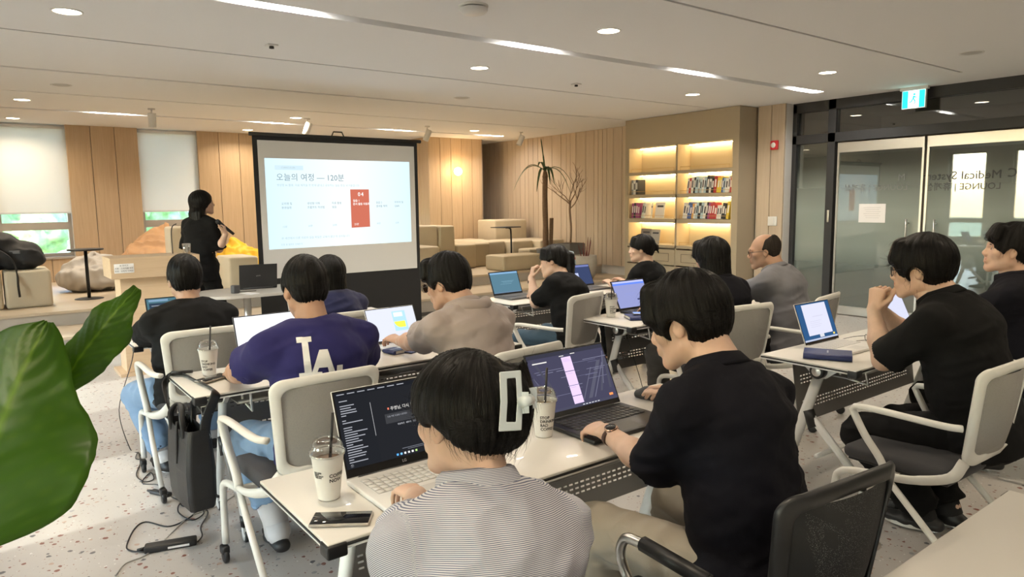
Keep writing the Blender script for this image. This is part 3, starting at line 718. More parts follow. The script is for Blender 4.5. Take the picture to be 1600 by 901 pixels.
    if ns:
        rg = np.random.RandomState(int(abs(hc[0])*1000) % 9999); mb = MB(); vs = []; fs = []
        pick = rg.choice(len(V), ns)
        for i in pick:
            p0 = V[i]; nn = N[i]; q0 = p0-top
            dirn = unit(q0-nn*(q0@nn)) if p0[2] > -.0 else unit(np.array([0, 0, -1])-nn*(-nn[2]))
            L = hair.get('slen', .05)*(.5+rg.rand()); P = []
            w = hair.get('sw', .0010); sd = unit(np.cross(dirn, nn))
            lift = .004+.006*rg.rand()
            for k in range(5):
                tt = k/4; P.append(p0-nn*.003+dirn*L*tt+nn*(lift*math.sin(pi*tt*.8)-.012*tt*tt*L/.05)+sd*.006*(rg.rand()-.5)*tt)
            o = len(vs)
            for k, pt in enumerate(P):
                ww = w*(1-.85*k/4); pt = HM @ (pt*hs)+hc; s2 = HM @ sd; vs += [pt-s2*ww, pt+s2*ww]
            for k in range(4): fs.append((o+2*k, o+2*k+1, o+2*k+3, o+2*k+2))
        o = nmesh('hair_strands', np.array(vs), np.array(fs), m, info['hair'], {'strand': np.zeros(len(vs)), 'along': np.zeros(len(vs))}); o['kind'] = 'stuff'
# ------------------------------------------------------------------ the room
ZC = 2.854; XR = 9.21; XL = -2.7; YF = 13.2; YB = -4.6
M_white = mat('ceiling_white', (.80, .80, .80), .9)
M_wall = mat('plaster_wall', (.62, .60, .57), .9)
M_oak = wood('oak_panel', (.60, .44, .28), (.50, .355, .215), 'z', 1.)
M_slat = wood('pale_slat', (.54, .44, .335), (.46, .37, .275), 'z', .9)
M_light_oak = wood('light_oak', (.62, .47, .31), (.54, .39, .25), 'x', .8)
M_dark = mat('anthracite_frame', (.022, .023, .026), .45)
M_steel = mat('brushed_steel', (.62, .60, .57), .28, 1.)
M_alu = mat('window_frame', (.42, .38, .33), .5)
M_blackp = mat('black_plastic', (.012, .012, .013), .42)
M_groove = mat('groove_dark', (.10, .095, .09), .9)

fl = MB(); fl.b2((XL, YB, -.1), (XR, YF+.2, 0)); floor = struct(fl.build('floor', terrazzo()))
# raised seating platform: two steps
st = MB(); st.b2((XL, 8.49, 0), (XR, 9.37, .23)); step = struct(st.build('floor_step', mat('step_concrete', (.46, .42, .37), .7, vary=.06, vscale=3)))
MB().b2((XL, 8.475, .205), (XR, 9.37, .236)).build('tread', wood('tread_wood', (.60, .50, .37), (.55, .45, .33), 'x', .5), step)
pf = MB(); pf.b2((XL, 9.37, 0), (XR, YF, .39)); platform = struct(pf.build('floor_platform', mat('step_concrete2', (.44, .40, .35), .7, vary=.06, vscale=3)))
MB().b2((XL, 9.355, .37), (XR, YF, .40)).build('tread', MATS['tread_wood'], platform)
MB().b2((XL, 8.484, 0), (XR, 8.49, .05)).build('skirting', M_groove, step)

# ceiling: a backing slab with panels hung under it, leaving real grooves
cl = MB(); cl.b2((XL-.2, YB-.2, ZC+.075), (XR+.2, YF+.3, ZC+.2)); ceiling = struct(cl.build('ceiling', mat('recess_white', (.66, .66, .66), .9)))
XG = 8.42
bands = [(YB, 3.18), (3.21, 4.72), (4.86, 6.435), (6.467, 8.09), (8.16, 9.68), (9.72, 11.28), (11.40, YF+.2)]
for a, b in bands: MB().b2((XL, a, ZC), (XG, b, ZC+.075)).build('ceiling_panel', M_white, ceiling)
MB().b2((XG, YB, ZC), (XR+.05, YF+.2, ZC+.075)).build('ceiling_panel', M_white, ceiling)
for a, b in zip(bands[:-1], bands[1:]):
    if b[0]-a[1] < .05: MB().b2((XL, a[1], ZC+.03), (XG, b[0], ZC+.075)).build('groove_back', M_groove, ceiling)
def groove_light(x, y, w, label):
    o = empty('linear_light', (x, y, ZC+.06), 0, label, 'ceiling light', 'lights recessed in the ceiling grooves')
    MB().b2((-.26, -w/2+.012, -.012), (.26, w/2-.012, .014)).build('housing', mat('fixture_white', (.75, .74, .72), .5), o)
    MB().b2((-.24, -w/2+.022, -.015), (.24, w/2-.022, -.0122)).build('diffuser', emat('linear_glow', (1, .97, .92), 9.), o)
    la = bpy.data.lights.new('linear_lamp', 'AREA'); la.shape = 'RECTANGLE'; la.size = .46; la.size_y = .06; la.energy = 12; la.color = (1, .95, .88)
    lo = bpy.data.objects.new('linear_lamp', la); C.objects.link(lo); lo.parent = o; lo.location = (0, 0, -.02)
for x in (1.75, 3.93, 6.1, 8.2): groove_light(x, 4.79, .14, 'bright linear light in the wide ceiling groove over the desks')
for x in (1.68, 3.9, 6.12, 8.2): groove_light(x, 11.34, .12, 'bright linear light in the ceiling groove over the seating platform')
def downlight(x, y, label, watts=8.5, r=.085, z=ZC):
    o = empty('downlight', (x, y, z), 0, label, 'ceiling light', 'round warm downlights in the white ceiling')
    MB().lathe([(r*1.12, -.001), (r*1.12, -.006), (r, -.008), (r*.97, -.002), (r*.9, .0)], n=24).build('trim_ring', mat('fixture_white', (.75, .74, .72), .5), o)
    MB().lathe([(.0001, -.0035), (r*.98, -.0035)], n=24).build('lamp_disc', emat('warm_glow', (1, .86, .62), 14.), o)
    la = bpy.data.lights.new('down_lamp', 'AREA'); la.shape = 'DISK'; la.size = r*1.8; la.energy = watts; la.color = (1, .83, .61); la.spread = R(150)
    lo = bpy.data.objects.new('down_lamp', la); C.objects.link(lo); lo.parent = o; lo.location = (0, 0, -.012)
for x, y, w in ((.61, 5.66, 'over the gap between the podium and the front table'), (4.0, 4.0, 'over the aisle beside the smoke detector'), (4.02, 5.77, 'over the aisle in front of the projector screen'), (7.18, 3.99, 'beside the end of the light groove near the exit sign'), (7.2, 5.74, 'over the floor in front of the bookcase')):
    downlight(x, y, 'round warm downlight '+w)
for x, y in ((.6, 4.0), (.6, 2.2), (4.0, 2.2), (.6, .4), (4.0, .4), (7.2, .4), (.6, -1.5), (4., -1.5), (7.2, -1.5)): downlight(x, y, 'round warm downlight in the ceiling over the rear tables')  # unseen rows added for light, continuing the ceiling grid
for x, y, w in ((.58, 10.42, 'over the cube seats with the backpack'), (.57, 12.58, 'in front of the blind beside the backpack'), (3.95, 10.48, 'behind the top edge of the projector screen'), (3.87, 12.55, 'close to the oak wall beside the projector screen'), (7.32, 10.7, 'over the olive sofa row in front of the sconce')): downlight(x, y, 'round warm downlight '+w, 12)
def track_spot(x, y, tilt, rz, where):
    o = empty('spotlight', (x, y, ZC), rz, 'white cylinder spotlight hanging from the ceiling '+where, 'spotlight', 'cylinder spotlights over the platform')
    MB().lathe([(.0001, -.02), (.045, -.02), (.045, 0)], n=16).build('mount', mat('spot_white', (.72, .71, .69), .45), o)
    MB().tube([(0, 0, -.02), (0, 0, -.075)], .01, n=8).build('stem', MATS['spot_white'], o)
    Mx = Matrix.Rotation(tilt, 3, 'X')
    MB().lathe([(.0001, .09), (.045, .09), (.05, .085), (.05, -.095), (.042, -.1), (.04, -.06), (.0001, -.06)], c=(0, 0, -.15), n=18, M=Mx).build('can', MATS['spot_white'], o)
for x, t, rz, w in ((2.0, .15, 0, 'above the tan bean bag'), (4.13, .35, 1.2, 'above the projector screen'), (6.22, .4, 1.2, 'between the screen and the sconce pillar'), (8.22, .45, 1.2, 'above the palm and the side table')): track_spot(x, 10.5, t, rz, w)
for x, y, r in ((2.76, 4.02, .095),):
    o = empty('smoke_detector', (x, y, ZC), 0, 'white round smoke detector on the ceiling', 'detector')
    MB().lathe([(r*1.05, 0), (r*1.05, -.012), (.0001, -.012)], n=20).build('base', mat('spot_white', (.72, .71, .69), .45), o); MB().lathe([(r*.8, -.012), (r*.8, -.02)], n=20).build('vent_ring', M_blackp, o)
    MB().lathe([(r, -.02), (r, -.035), (r*.85, -.05), (.0001, -.054)], n=20).build('cap', MATS['spot_white'], o)
def from_px_ceiling(pts): return pts
for x, y, lab in ((2.05, 5.9, 'small square sprinkler plate with a dark nozzle on the ceiling'), (5.45, 5.95, 'small square sprinkler plate with a dark nozzle on the ceiling')):
    o = empty('sprinkler', (x, y, ZC), 0, lab, 'sprinkler', 'ceiling sprinklers')
    MB().box((0, 0, -.006), (.085, .085, .012)).build('plate', MATS['spot_white'], o, bevel=.003); MB().lathe([(.018, -.012), (.02, -.03), (.0001, -.034)], n=12).build('nozzle', M_blackp, o)
for x, y, lab in ((7.35, 2.72, 'pale round speaker grille flush in the ceiling near the glass wall'), (.86, 9.0, 'pale round speaker grille flush in the ceiling over the step'), (4.95, 7.5, 'pale round speaker grille flush in the ceiling beyond the projector screen')):
    o = empty('ceiling_speaker', (x, y, ZC), 0, lab, 'speaker', 'ceiling speakers'); MB().lathe([(.0001, -.006), (.075, -.006), (.085, -.003), (.09, 0)], n=24).build('grille', mat('grille_grey', (.52, .51, .49), .7), o); MB().lathe([(.085, -.004), (.1, -.007), (.1, 0)], n=24).build('rim', MATS['spot_white'], o)

# ---- front wall with tall windows, oak planks between them
WX = [(.29, 1.25), (2.27, 3.19), (4.25, 5.17), (6.18, 7.05)]; WZ = .80
wf = MB(); xs = [XL] + [q for w in WX for q in w] + [XR]
for i in range(0, len(xs), 2): wf.b2((xs[i], YF+.012, 0), (xs[i+1], YF+.25, ZC+.05))
for a, b in WX: wf.b2((a, YF+.012, 0), (b, YF+.25, WZ))
wall_front = struct(wf.build('wall_front', M_wall))
def planks(x0, x1, n, m, y=YF, z0=.40, z1=ZC, parent=None, th=.03, axis='x', rgen=None, gap=.004):
    w = (x1-x0)/n
    cuts = [x0+w*i for i in range(n+1)] if rgen is None else rgen
    for a, b in zip(cuts[:-1], cuts[1:]):
        if axis == 'x': MB().b2((a+gap, y-th, z0), (b-gap, y+.011, z1)).build('plank', m, parent, bevel=.003)
        else: MB().b2((y-th, a+gap, z0), (y+.0, b-gap, z1)).build('plank', m, parent, bevel=.003)
for i in range(0, len(xs), 2):
    w = xs[i+1]-xs[i]
    if xs[i+1] > 7.5: continue
    planks(xs[i], xs[i+1], max(2, round(w/.34)), M_oak, parent=wall_front, z0=.40)
for a, b in WX: planks(a, b, 3, M_oak, parent=wall_front, z0=.40, z1=WZ-.03)
M_pane = glass('window_glass', (.93, .97, .96), 0, .05)
def blind_mat():
    m = bpy.data.materials.new('blind_fabric'); m.use_nodes = True; nt = m.node_tree; b = nt.nodes['Principled BSDF']; b.inputs['Base Color'].default_value = (.86, .84, .81, 1); b.inputs['Roughness'].default_value = .9
    tl = nt.nodes.new('ShaderNodeBsdfTranslucent'); tl.inputs[0].default_value = (.90, .86, .82, 1); mx = nt.nodes.new('ShaderNodeMixShader'); mx.inputs[0].default_value = .33
    nt.links.new(b.outputs[0], mx.inputs[1]); nt.links.new(tl.outputs[0], mx.inputs[2]); nt.links.new(mx.outputs[0], nt.nodes['Material Output'].inputs[0]); MATS['blind_fabric'] = m; return m
M_blind = blind_mat()
def window(n, M, w, z0, z1, blind_z, label, rail=True):
    """window in a frame whose x runs along the wall and whose +y points outdoors; M = placement"""
    loc, rz = M
    o = struct(empty('window_%d' % n, loc, rz)); t = .05
    fr = MB(); fr.b2((0, .10, z0), (t, .18, z1)); fr.b2((w-t, .10, z0), (w, .18, z1)); fr.b2((t, .10, z0), (w-t, .18, z0+t)); fr.b2((t, .10, z1-t), (w-t, .18, z1))
    if rail: fr.b2((t, .09, z0+.42), (w-t, .18, z0+.54))
    fr.build('frame', M_alu, o)
    MB().b2((-.02, -.06, z0-.035), (w+.02, .12, z0)).build('sill', M_alu, o)
    panes = ((z0+t, z0+.42), (z0+.54, z1-t)) if rail else ((z0+t, z1-t),)
    for a, b in panes: MB().b2((t, .135, a), (w-t, .141, b)).build('pane', M_pane, o)
    if blind_z:
        b = empty('roller_blind', loc, rz, label, 'blind', 'roller blinds in the windows')
        MB().b2((.005, .035, blind_z), (w+.02, .037, z1-.06)).build('fabric', M_blind, b)
        MB().tube([(.0, .04, z1-.035), (w+.025, .04, z1-.035)], .03, n=12).build('roller', mat('blind_roller', (.7, .7, .7), .6), b)
        MB().b2((.005, .028, blind_z-.025), (w+.02, .044, blind_z)).build('bottom_bar', mat('blind_bar', (.66, .67, .68), .5), b)
        ch = [(w+.01, .02, z1-.05), (w+.012, .02, 1.4), (w+.03, .015, .95), (w+.015, .02, 1.4), (w+.02, .02, z1-.05)]
        MB().tube(spline([(w+.0, .02, z1-.05), (w+.005, .018, 1.5), (w+.01, .015, .9)], 4), .0025, n=5).build('pull_cord', mat('blind_roller'), b)
for i, (a, b) in enumerate(WX):
    window(i+1, ((a, YF, 0), 0), b-a, WZ, ZC, 1.50, ['white roller blind drawn down beside the black backpack corner', 'white roller blind drawn down behind the standing presenter', 'white roller blind hidden behind the projector screen', 'white roller blind next to the sconce pillar'][i])
# ---- oak pillar with a globe sconce
pil = MB(); pil.b2((7.22, 12.15, 0), (8.45, YF+.01, ZC)); pillar = struct(pil.build('wall_pillar', M_wall))
planks(7.2, 8.47, 5, M_oak, y=12.15, parent=pillar)
planks(12.12, YF, 3, M_oak, y=7.22, parent=pillar, axis='y')
for a, b in ((12.12, 12.66), (12.66, YF)): MB().b2((8.45, a, .4), (8.475, b, ZC)).build('plank', M_slat, pillar)
sc = empty('wall_sconce', (7.80, 12.11, 2.19), 0, 'glowing round globe sconce on the oak pillar', 'wall lamp')
MB().lathe([(.0001, -.02), (.055, -.02), (.055, .0)], n=20, M=Matrix.Rotation(R(90), 3, 'X')).build('back_plate', mat('brass', (.6, .42, .2), .35, 1.), sc)
MB().lathe([(.085*math.sin(pi*i/12), -.085*math.cos(pi*i/12)) for i in range(13)], c=(0, -.10, 0), n=24).build('globe', emat('globe_glow', (1, .62, .24), 9.), sc)
la = bpy.data.lights.new('sconce_lamp', 'POINT'); la.energy = 10; la.color = (1, .68, .36); la.shadow_soft_size = .09; lo = bpy.data.objects.new('sconce_lamp', la); C.objects.link(lo); lo.parent = sc; lo.location = (0, -.21, 0)

# ---- right-hand wall: pale slats beside the lounge, bookcase, glass partition
wr = MB(); wr.b2((XR+.0, 5.60, 0), (XR+.2, YF+.25, ZC+.05)); wall_right = struct(wr.build('wall_right', M_wall))
rg = random.Random(4); cuts = [8.18]
while cuts[-1] < YF-.1: cuts.append(cuts[-1]+rg.choice((.11, .16, .16, .22, .27)))
cuts[-1] = YF
planks(0, 1, 1, M_slat, y=XR, z0=.4, parent=wall_right, axis='y', rgen=cuts, th=.035)
wr2 = MB(); wr2.b2((8.99, 5.56, 0), (XR, 6.0, ZC)); wall_r2 = struct(wr2.build('wall_return', M_wall)); planks(5.56, 5.98, 2, M_slat, y=8.99, z0=0, parent=wall_r2, axis='y')
al = empty('fire_alarm', (8.95, 5.70, 2.30), 0, 'red square fire alarm with white disc on the slat wall', 'alarm')
MB().rbox((-.012, 0, 0), (.03, .115, .125), .008).build('red_box', mat('alarm_red', (.55, .02, .03), .4), al); MB().lathe([(.0001, .012), (.03, .010), (.038, 0)], c=(-.026, .01, 0), n=16, M=Matrix.Rotation(R(-90), 3, 'Y')).build('sounder', mat('alarm_white', (.7, .7, .68), .4), al)
sw = empty('wall_switch', (8.95, 5.70, 1.25), 0, 'white square switch plate on the slat wall beside the dark frame', 'switch'); MB().rbox((-.006, 0, 0), (.012, .14, .13), .004).build('plate', MATS['alarm_white'], sw); MB().rbox((-.015, 0, 0), (.008, .06, .09), .003).build('rocker', MATS['alarm_white'], sw)

# glass partition
gp = struct(empty('wall_glass', (XR, 0, 0)))
def bar(y0, y1, z0, z1, m=M_dark, nm='mullion', x0=-.06, x1=.06): return MB().b2((x0, y0, z0), (x1, y1, z1)).build(nm, m, gp, bevel=.003)
bar(5.50, 5.62, 0, ZC-.02); bar(4.945, 5.05, 0, ZC); bar(YB, 5.62, ZC-.13, ZC+.02); bar(YB, 5.62, 2.30, 2.42); bar(5.05, 5.50, 0, .06)
for y in (2.70, .5, -2.0): bar(y-.06, y, 0, ZC)
def film_glass():
    """clear at the top, frosted film with a soft upper edge lower down"""
    m = bpy.data.materials.new('film_glass'); m.use_nodes = True; nt = m.node_tree; nt.nodes.clear()
    tc = nt.nodes.new('ShaderNodeTexCoord'); sp = nt.nodes.new('ShaderNodeSeparateXYZ'); nt.links.new(tc.outputs['Object'], sp.inputs[0])
    cr = nt.nodes.new('ShaderNodeValToRGB'); el = cr.color_ramp.elements; el[0].position = 0; el[0].color = (.10, .10, .10, 1); el[1].position = 1; el[1].color = (.02, .02, .02, 1)
    for p, v in ((.22, .22), (.40, .62), (.60, .66), (.74, .40), (.86, .06)): e = el.new(p); e.color = (v, v, v, 1)
    mz = nt.nodes.new('ShaderNodeMapRange'); mz.inputs[1].default_value = 0; mz.inputs[2].default_value = 2.3; nt.links.new(sp.outputs[2], mz.inputs[0]); nt.links.new(mz.outputs[0], cr.inputs[0])
    tr = nt.nodes.new('ShaderNodeBsdfTransparent'); tr.inputs[0].default_value = (.62, .68, .65, 1)
    df = nt.nodes.new('ShaderNodeBsdfDiffuse'); df.inputs[0].default_value = (.40, .47, .44, 1)
    m1 = nt.nodes.new('ShaderNodeMixShader'); nt.links.new(cr.outputs[0], m1.inputs[0]); nt.links.new(tr.outputs[0], m1.inputs[1]); nt.links.new(df.outputs[0], m1.inputs[2])
    gl = nt.nodes.new('ShaderNodeBsdfGlossy'); gl.inputs['Roughness'].default_value = .015; fr = nt.nodes.new('ShaderNodeLayerWeight'); fr.inputs[0].default_value = .4; mr = nt.nodes.new('ShaderNodeMapRange'); mr.inputs[3].default_value = .10; mr.inputs[4].default_value = .85
    nt.links.new(fr.outputs['Fresnel'], mr.inputs[0]); m2 = nt.nodes.new('ShaderNodeMixShader'); nt.links.new(mr.outputs[0], m2.inputs[0]); nt.links.new(m1.outputs[0], m2.inputs[1]); nt.links.new(gl.outputs[0], m2.inputs[2])
    o = nt.nodes.new('ShaderNodeOutputMaterial'); nt.links.new(m2.outputs[0], o.inputs[0]); MATS['film_glass'] = m; return m
M_film = film_glass(); M_clear = glass('partition_glass', (.55, .58, .56), .01, .12)
def pane(y0, y1, z0, z1, m): return MB().b2((-.005, y0, z0), (.005, y1, z1)).build('pane', m, gp)
pane(5.05, 5.50, .06, 2.30, M_film); pane(5.05, 5.50, 2.42, ZC-.13, M_clear)
for a, b in ((2.70, 4.945), (.5, 2.64), (-2., .44), (YB, -2.06)): pane(a, b, 2.42, ZC-.13, M_clear)
for a, b in ((.5, 2.64), (-2., .44), (YB, -2.06)): pane(a, b, .02, 2.30, M_film)
dd = MB(); dd.b2((-.02, 5.03, 1.24), (.0, 5.0, 1.40))
MB().rbox((-.065, 4.997, 1.32), (.02, .03, .16), .004).build('lock_plate', M_steel, gp)
def glass_door(n, y0, y1, hy):
    d = struct(empty('door_%d' % n, (XR, 0, 0)))
    MB().b2((-.006, y0+.01, .12), (.006, y1-.01, 2.16)).build('pane', M_film, d)
    MB().b2((-.025, y0+.005, 2.155), (.025, y1-.005, 2.285)).build('top_rail', M_steel, d, bevel=.003); MB().b2((-.025, y0+.005, .01), (.025, y1-.005, .125)).build('bottom_rail', M_steel, d, bevel=.003)
    for y in (y0+.005, y1-.03): MB().b2((-.018, y, .12), (.018, y+.025, 2.16)).build('stile', M_steel, d)
    h = MB(); h.tube([(-.07, hy, .95), (-.07, hy, 1.29)], .012, n=10); h.tube([(-.07, hy, 1.0), (.0, hy, 1.0)], .008, n=8); h.tube([(-.07, hy, 1.24), (.0, hy, 1.24)], .008, n=8); h.build('pull_handle', M_steel, d)
    return d
d1 = glass_door(1, 3.84, 4.93, 3.99); d2 = glass_door(2, 2.74, 3.82, 3.67)
M_letter = mat('vinyl_grey', (.045, .05, .05), .6)
def glass_text(s, y, z, size, parent, m=M_letter):
    # lettering on the corridor side: seen mirrored from this room
    text(s, size, m, parent, 'lettering', Matrix.Translation((-.0085, y, z)) @ Matrix.Rotation(R(90), 4, 'Z') @ Matrix.Rotation(R(90), 4, 'X'), ax='LEFT')
glass_text('C', 2.87, 1.81, .14, d2); glass_text('Medical System', 3.02, 1.80, .135, d2); glass_text('LOUNGE | 휴게실', 3.02, 1.67, .105, d2)
M_letter2 = mat('vinyl_faint', (.16, .17, .17), .7)  # paler colour for the repeated letters on the first door leaf
glass_text('LOUNGE | 휴게실', 4.02, 1.68, .105, d1, M_letter2); glass_text('M', 4.05, 1.80, .12, d1, M_letter2)
nt_ = empty('paper_notice', (XR-.008, 4.44, 1.36), 0, 'white paper notice taped on the glass door', 'notice')
MB().b2((-.003, -.17, -.12), (0, .17, .12)).build('sheet', mat('paper', (.78, .77, .78), .8), nt_)
tx = MB()
for i in range(6): tx.b2((-.0042, -.11+.02*(i % 2), .07-i*.026), (-.0034, .11-.015*(i % 3), .074-i*.026))
o = tx.build('printed_lines', mat('faint_ink', (.5, .5, .52), .8), nt_); o['kind'] = 'stuff'
# corridor behind the glass
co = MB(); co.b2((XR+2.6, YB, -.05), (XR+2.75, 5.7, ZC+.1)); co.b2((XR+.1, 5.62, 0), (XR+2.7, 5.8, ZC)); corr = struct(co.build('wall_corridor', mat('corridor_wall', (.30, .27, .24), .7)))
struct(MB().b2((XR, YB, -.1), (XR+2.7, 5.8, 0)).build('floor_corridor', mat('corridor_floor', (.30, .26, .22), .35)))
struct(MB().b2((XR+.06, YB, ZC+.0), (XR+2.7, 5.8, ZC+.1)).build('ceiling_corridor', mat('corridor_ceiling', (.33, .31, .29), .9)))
for x, y in ((10.4, 4.6), (10.4, 2.9), (10.4, .8), (10.4, -1.4)): downlight(x, y, 'round warm downlight in the corridor ceiling behind the glass', 5, .06)

# exit sign
ex = empty('exit_sign', (9.02, 3.92, ZC), 0, 'glowing green and white exit sign hanging from the ceiling', 'exit sign')
MB().b2((-.03, -.155, -.035), (.03, .155, 0)).build('mount', MATS['spot_white'], ex); MB().b2((-.018, -.135, -.25), (.018, .135, -.035)).build('case', MATS['spot_white'], ex)
E_green = emat('exit_green', (.02, .62, .48), 1.7)
for s in (-1,):
    MB().b2((s*.0181, -.128, -.244), (s*.0195, .128, -.04)).build('light_panel', emat('exit_white', (.75, 1, .95), 1.9), ex)
    for a, b in ((-.126, -.062), (.062, .126)): MB().b2((-.0215, a, -.242), (-.0197, b, -.042)).build('green_band', E_green, ex)
    MR = Matrix.Translation((-.0212, 0, -.14)) @ Matrix.Rotation(R(-90), 4, 'Z') @ Matrix.Rotation(R(90), 4, 'X')
    run = MB(); run.lathe([(.0001, 0), (.014, 0)], c=(.008, .055, 0), n=10)
    for q in (((-.004, .04), (.016, .036), (.006, -.002), (-.014, .002)), ((.012, .036), (.036, .018), (.032, .010), (.010, .022)), ((-.004, .038), (-.026, .018), (-.034, .026), (-.006, .03)), ((-.012, .006), (.006, .002), (.026, -.02), (.016, -.03)), ((.018, -.02), (.026, -.028), (.016, -.062), (.006, -.06)), ((-.014, .006), (-.004, -.006), (-.022, -.038), (-.034, -.03)), ((-.024, -.03), (-.03, -.038), (-.052, -.032), (-.05, -.022))): run.add([(x, y, 0) for x, y in q], ((0, 1, 2, 3),))
    ro = run.build('running_figure', E_green, ex); ro.data.transform(MR); ro['kind'] = 'stuff'
# ---- left wall with tall windows (daylight side) and back wall
wl = MB(); LW = [(-3.2, -2.1), (-1.0, .1), (1.2, 2.3), (3.4, 4.5), (5.6, 6.7), (7.3, 8.2)]; ys = [YB]+[q for w in LW for q in w]+[YF+.25]
for i in range(0, len(ys), 2): wl.b2((XL-.25, ys[i], 0), (XL, ys[i+1], ZC+.05))
for a, b in LW: wl.b2((XL-.25, a, 0), (XL, b, .45)); wl.b2((XL-.25, a, 2.75), (XL, b, ZC+.05))
wall_left = struct(wl.build('wall_left', M_wall))
for i, (a, b) in enumerate(LW):
    window(10+i, ((XL, a, 0), R(90)), b-a, .45, 2.75, 0, '')
    if i > 3: continue
    o = empty('roller_blind', (XL, a, 0), R(90), 'white roller blind half lowered in a window of the long side wall', 'blind', 'roller blinds in the side windows')
    MB().b2((.005, -.04, 1.62), (b-a-.005, -.038, 2.72)).build('fabric', M_blind, o)
struct(MB().b2((XL-.25, YB-.2, 0), (XR+2.7, YB, ZC+.05)).build('wall_back', M_wall))
# ---- outdoors: lawn far below eye level, trees and a neighbouring block seen through the low panes
gr = struct(MB().b2((-60, 14.2, -.45), (70, 90, -.4)).build('ground_outside', mat('lawn', (.30, .38, .22), .9, vary=.3, vscale=.4)))
def tree_out(x, y, h, seed):
    o = empty('tree', (x, y, -.4), 0, 'leafy green tree outside the front windows', 'tree', 'trees outside the windows'); rr = np.random.RandomState(seed)
    MB().tube([(0, 0, 0), (.05, 0, h*.3), (0, .05, h*.6)], [.12, .09, .05], n=8).build('trunk', mat('bark', (.10, .07, .05), .9), o)
    F = Field((-h*.5, -h*.5, h*.1), (h*.5, h*.5, h*1.1), h*.028)
    for i in range(14): F.ell((rr.uniform(-.24, .24)*h, rr.uniform(-.24, .24)*h, rr.uniform(.3, .85)*h), (h*.16*rr.uniform(.8, 1.2),)*3, k=.05*h)
    V, Q = F.mesh(); N = normals(V, Q); V = V+N*(vnoise(V*6)*.16+vnoise(V*15)*.08)[:, None]; nmesh('crown', V, Q, mat('foliage', (.24, .36, .16), .8, vary=.4, vscale=5), o)
for i, (x, y, h) in enumerate(((.4, 19.5, 3.4), (3.2, 21, 3.2), (7.4, 22, 3.6), (-1.4, 26, 4.5), (4.6, 27, 4.5))): tree_out(x, y, h, i)
bd = empty('office_block', (2.5, 46, -.4), 0, 'pale blue office building outside the front windows', 'building')
MB().b2((-12, 0, 0), (12, 6, 9)).build('facade', mat('far_facade', (.45, .52, .60), .7), bd)
for i in range(8):
    for j in range(2): MB().b2((-11+i*2.8, -.05, 2.2+j*3), (-9+i*2.8, 0, 4+j*3)).build('window', mat('far_window', (.10, .20, .34), .15), bd)
# ------------------------------------------------------------------ lounge furniture on the platform
M_sofa = mat('beige_leather', (.58, .50, .37), .55, bump=.08, bscale=60, vary=.03)
M_sofa2 = mat('olive_leather', (.48, .405, .28), .55, bump=.08, bscale=60, vary=.03)
def block(lo, hi, label, parts, m=M_sofa, group='upholstered sofa blocks in the lounge'):
    """one upholstered module made of cushions: parts = [(name, lo, hi)]"""
    o = empty('sofa_block', ((lo[0]+hi[0])/2, (lo[1]+hi[1])/2, lo[2]), 0, label, 'sofa', group); b = Vector(o.location)
    for nm, a, c, mm in parts:
        c0 = [(u+v)/2-w for u, v, w in zip(a, c, b)]; MB().rbox(c0, [v-u for u, v in zip(a, c)], .035, 3).build(nm, mm or m, o)
    return o
zp = .40
def cube(lo, hi, label, m=M_sofa, seat=None):
    ps = [('base_cushion', lo, hi, None)]
    return block(lo, hi, label, ps, m)
cube((-.35, 9.95, zp), (.20, 10.60, .84), 'beige upholstered cube seat under the black backpack'); cube((.22, 9.95, zp), (.68, 10.60, .84), 'beige upholstered cube seat beside the black backpack and the small black table')
# tall back blocks right of the screen
bk = lambda x0, x1, y0, y1, z1, lab, m=M_sofa: cube((x0, y0, zp), (x1, y1, z1), lab, m)
bk(5.30, 6.38, 10.5, 11.2, 1.18, 'tall beige sofa back block beside the projector screen edge'); bk(6.39, 6.70, 10.45, 11.2, 1.17, 'narrow tall sofa back block beside the low row of seats', M_sofa2)
bk(5.3, 6.05, 9.9, 10.49, .86, 'low sofa seat block in front of the tall back block')
bk(6.72, 7.12, 10.42, 11.4, .83, 'low olive sofa seat in the row, next to the tall narrow back block', M_sofa2); bk(7.13, 7.52, 10.55, 11.45, .83, 'low olive sofa seat in the middle of the row', M_sofa2); bk(7.53, 7.98, 10.7, 11.5, .84, 'low sofa seat at the end of the row by the side table')
bk(7.15, 8.1, 11.52, 12.05, .84, 'low sofa seat in the corner under the resting arm'); bk(8.0, 8.5, 10.5, 11.3, .84, 'low sofa seat in front of the wide back block', M_sofa)
bk(8.52, 9.12, 10.3, 11.3, .84, 'low sofa seat against the slat wall'); bk(8.20, 9.0, 11.32, 11.95, 1.22, 'wide beige sofa back block in front of the slat wall')
bk(7.05, 7.95, 9.5, 10.05, .66, 'low wide ottoman in front of the olive row', M_sofa2)
bk(8.10, 8.62, 10.12, 10.48, .70, 'low ottoman beside the palm')
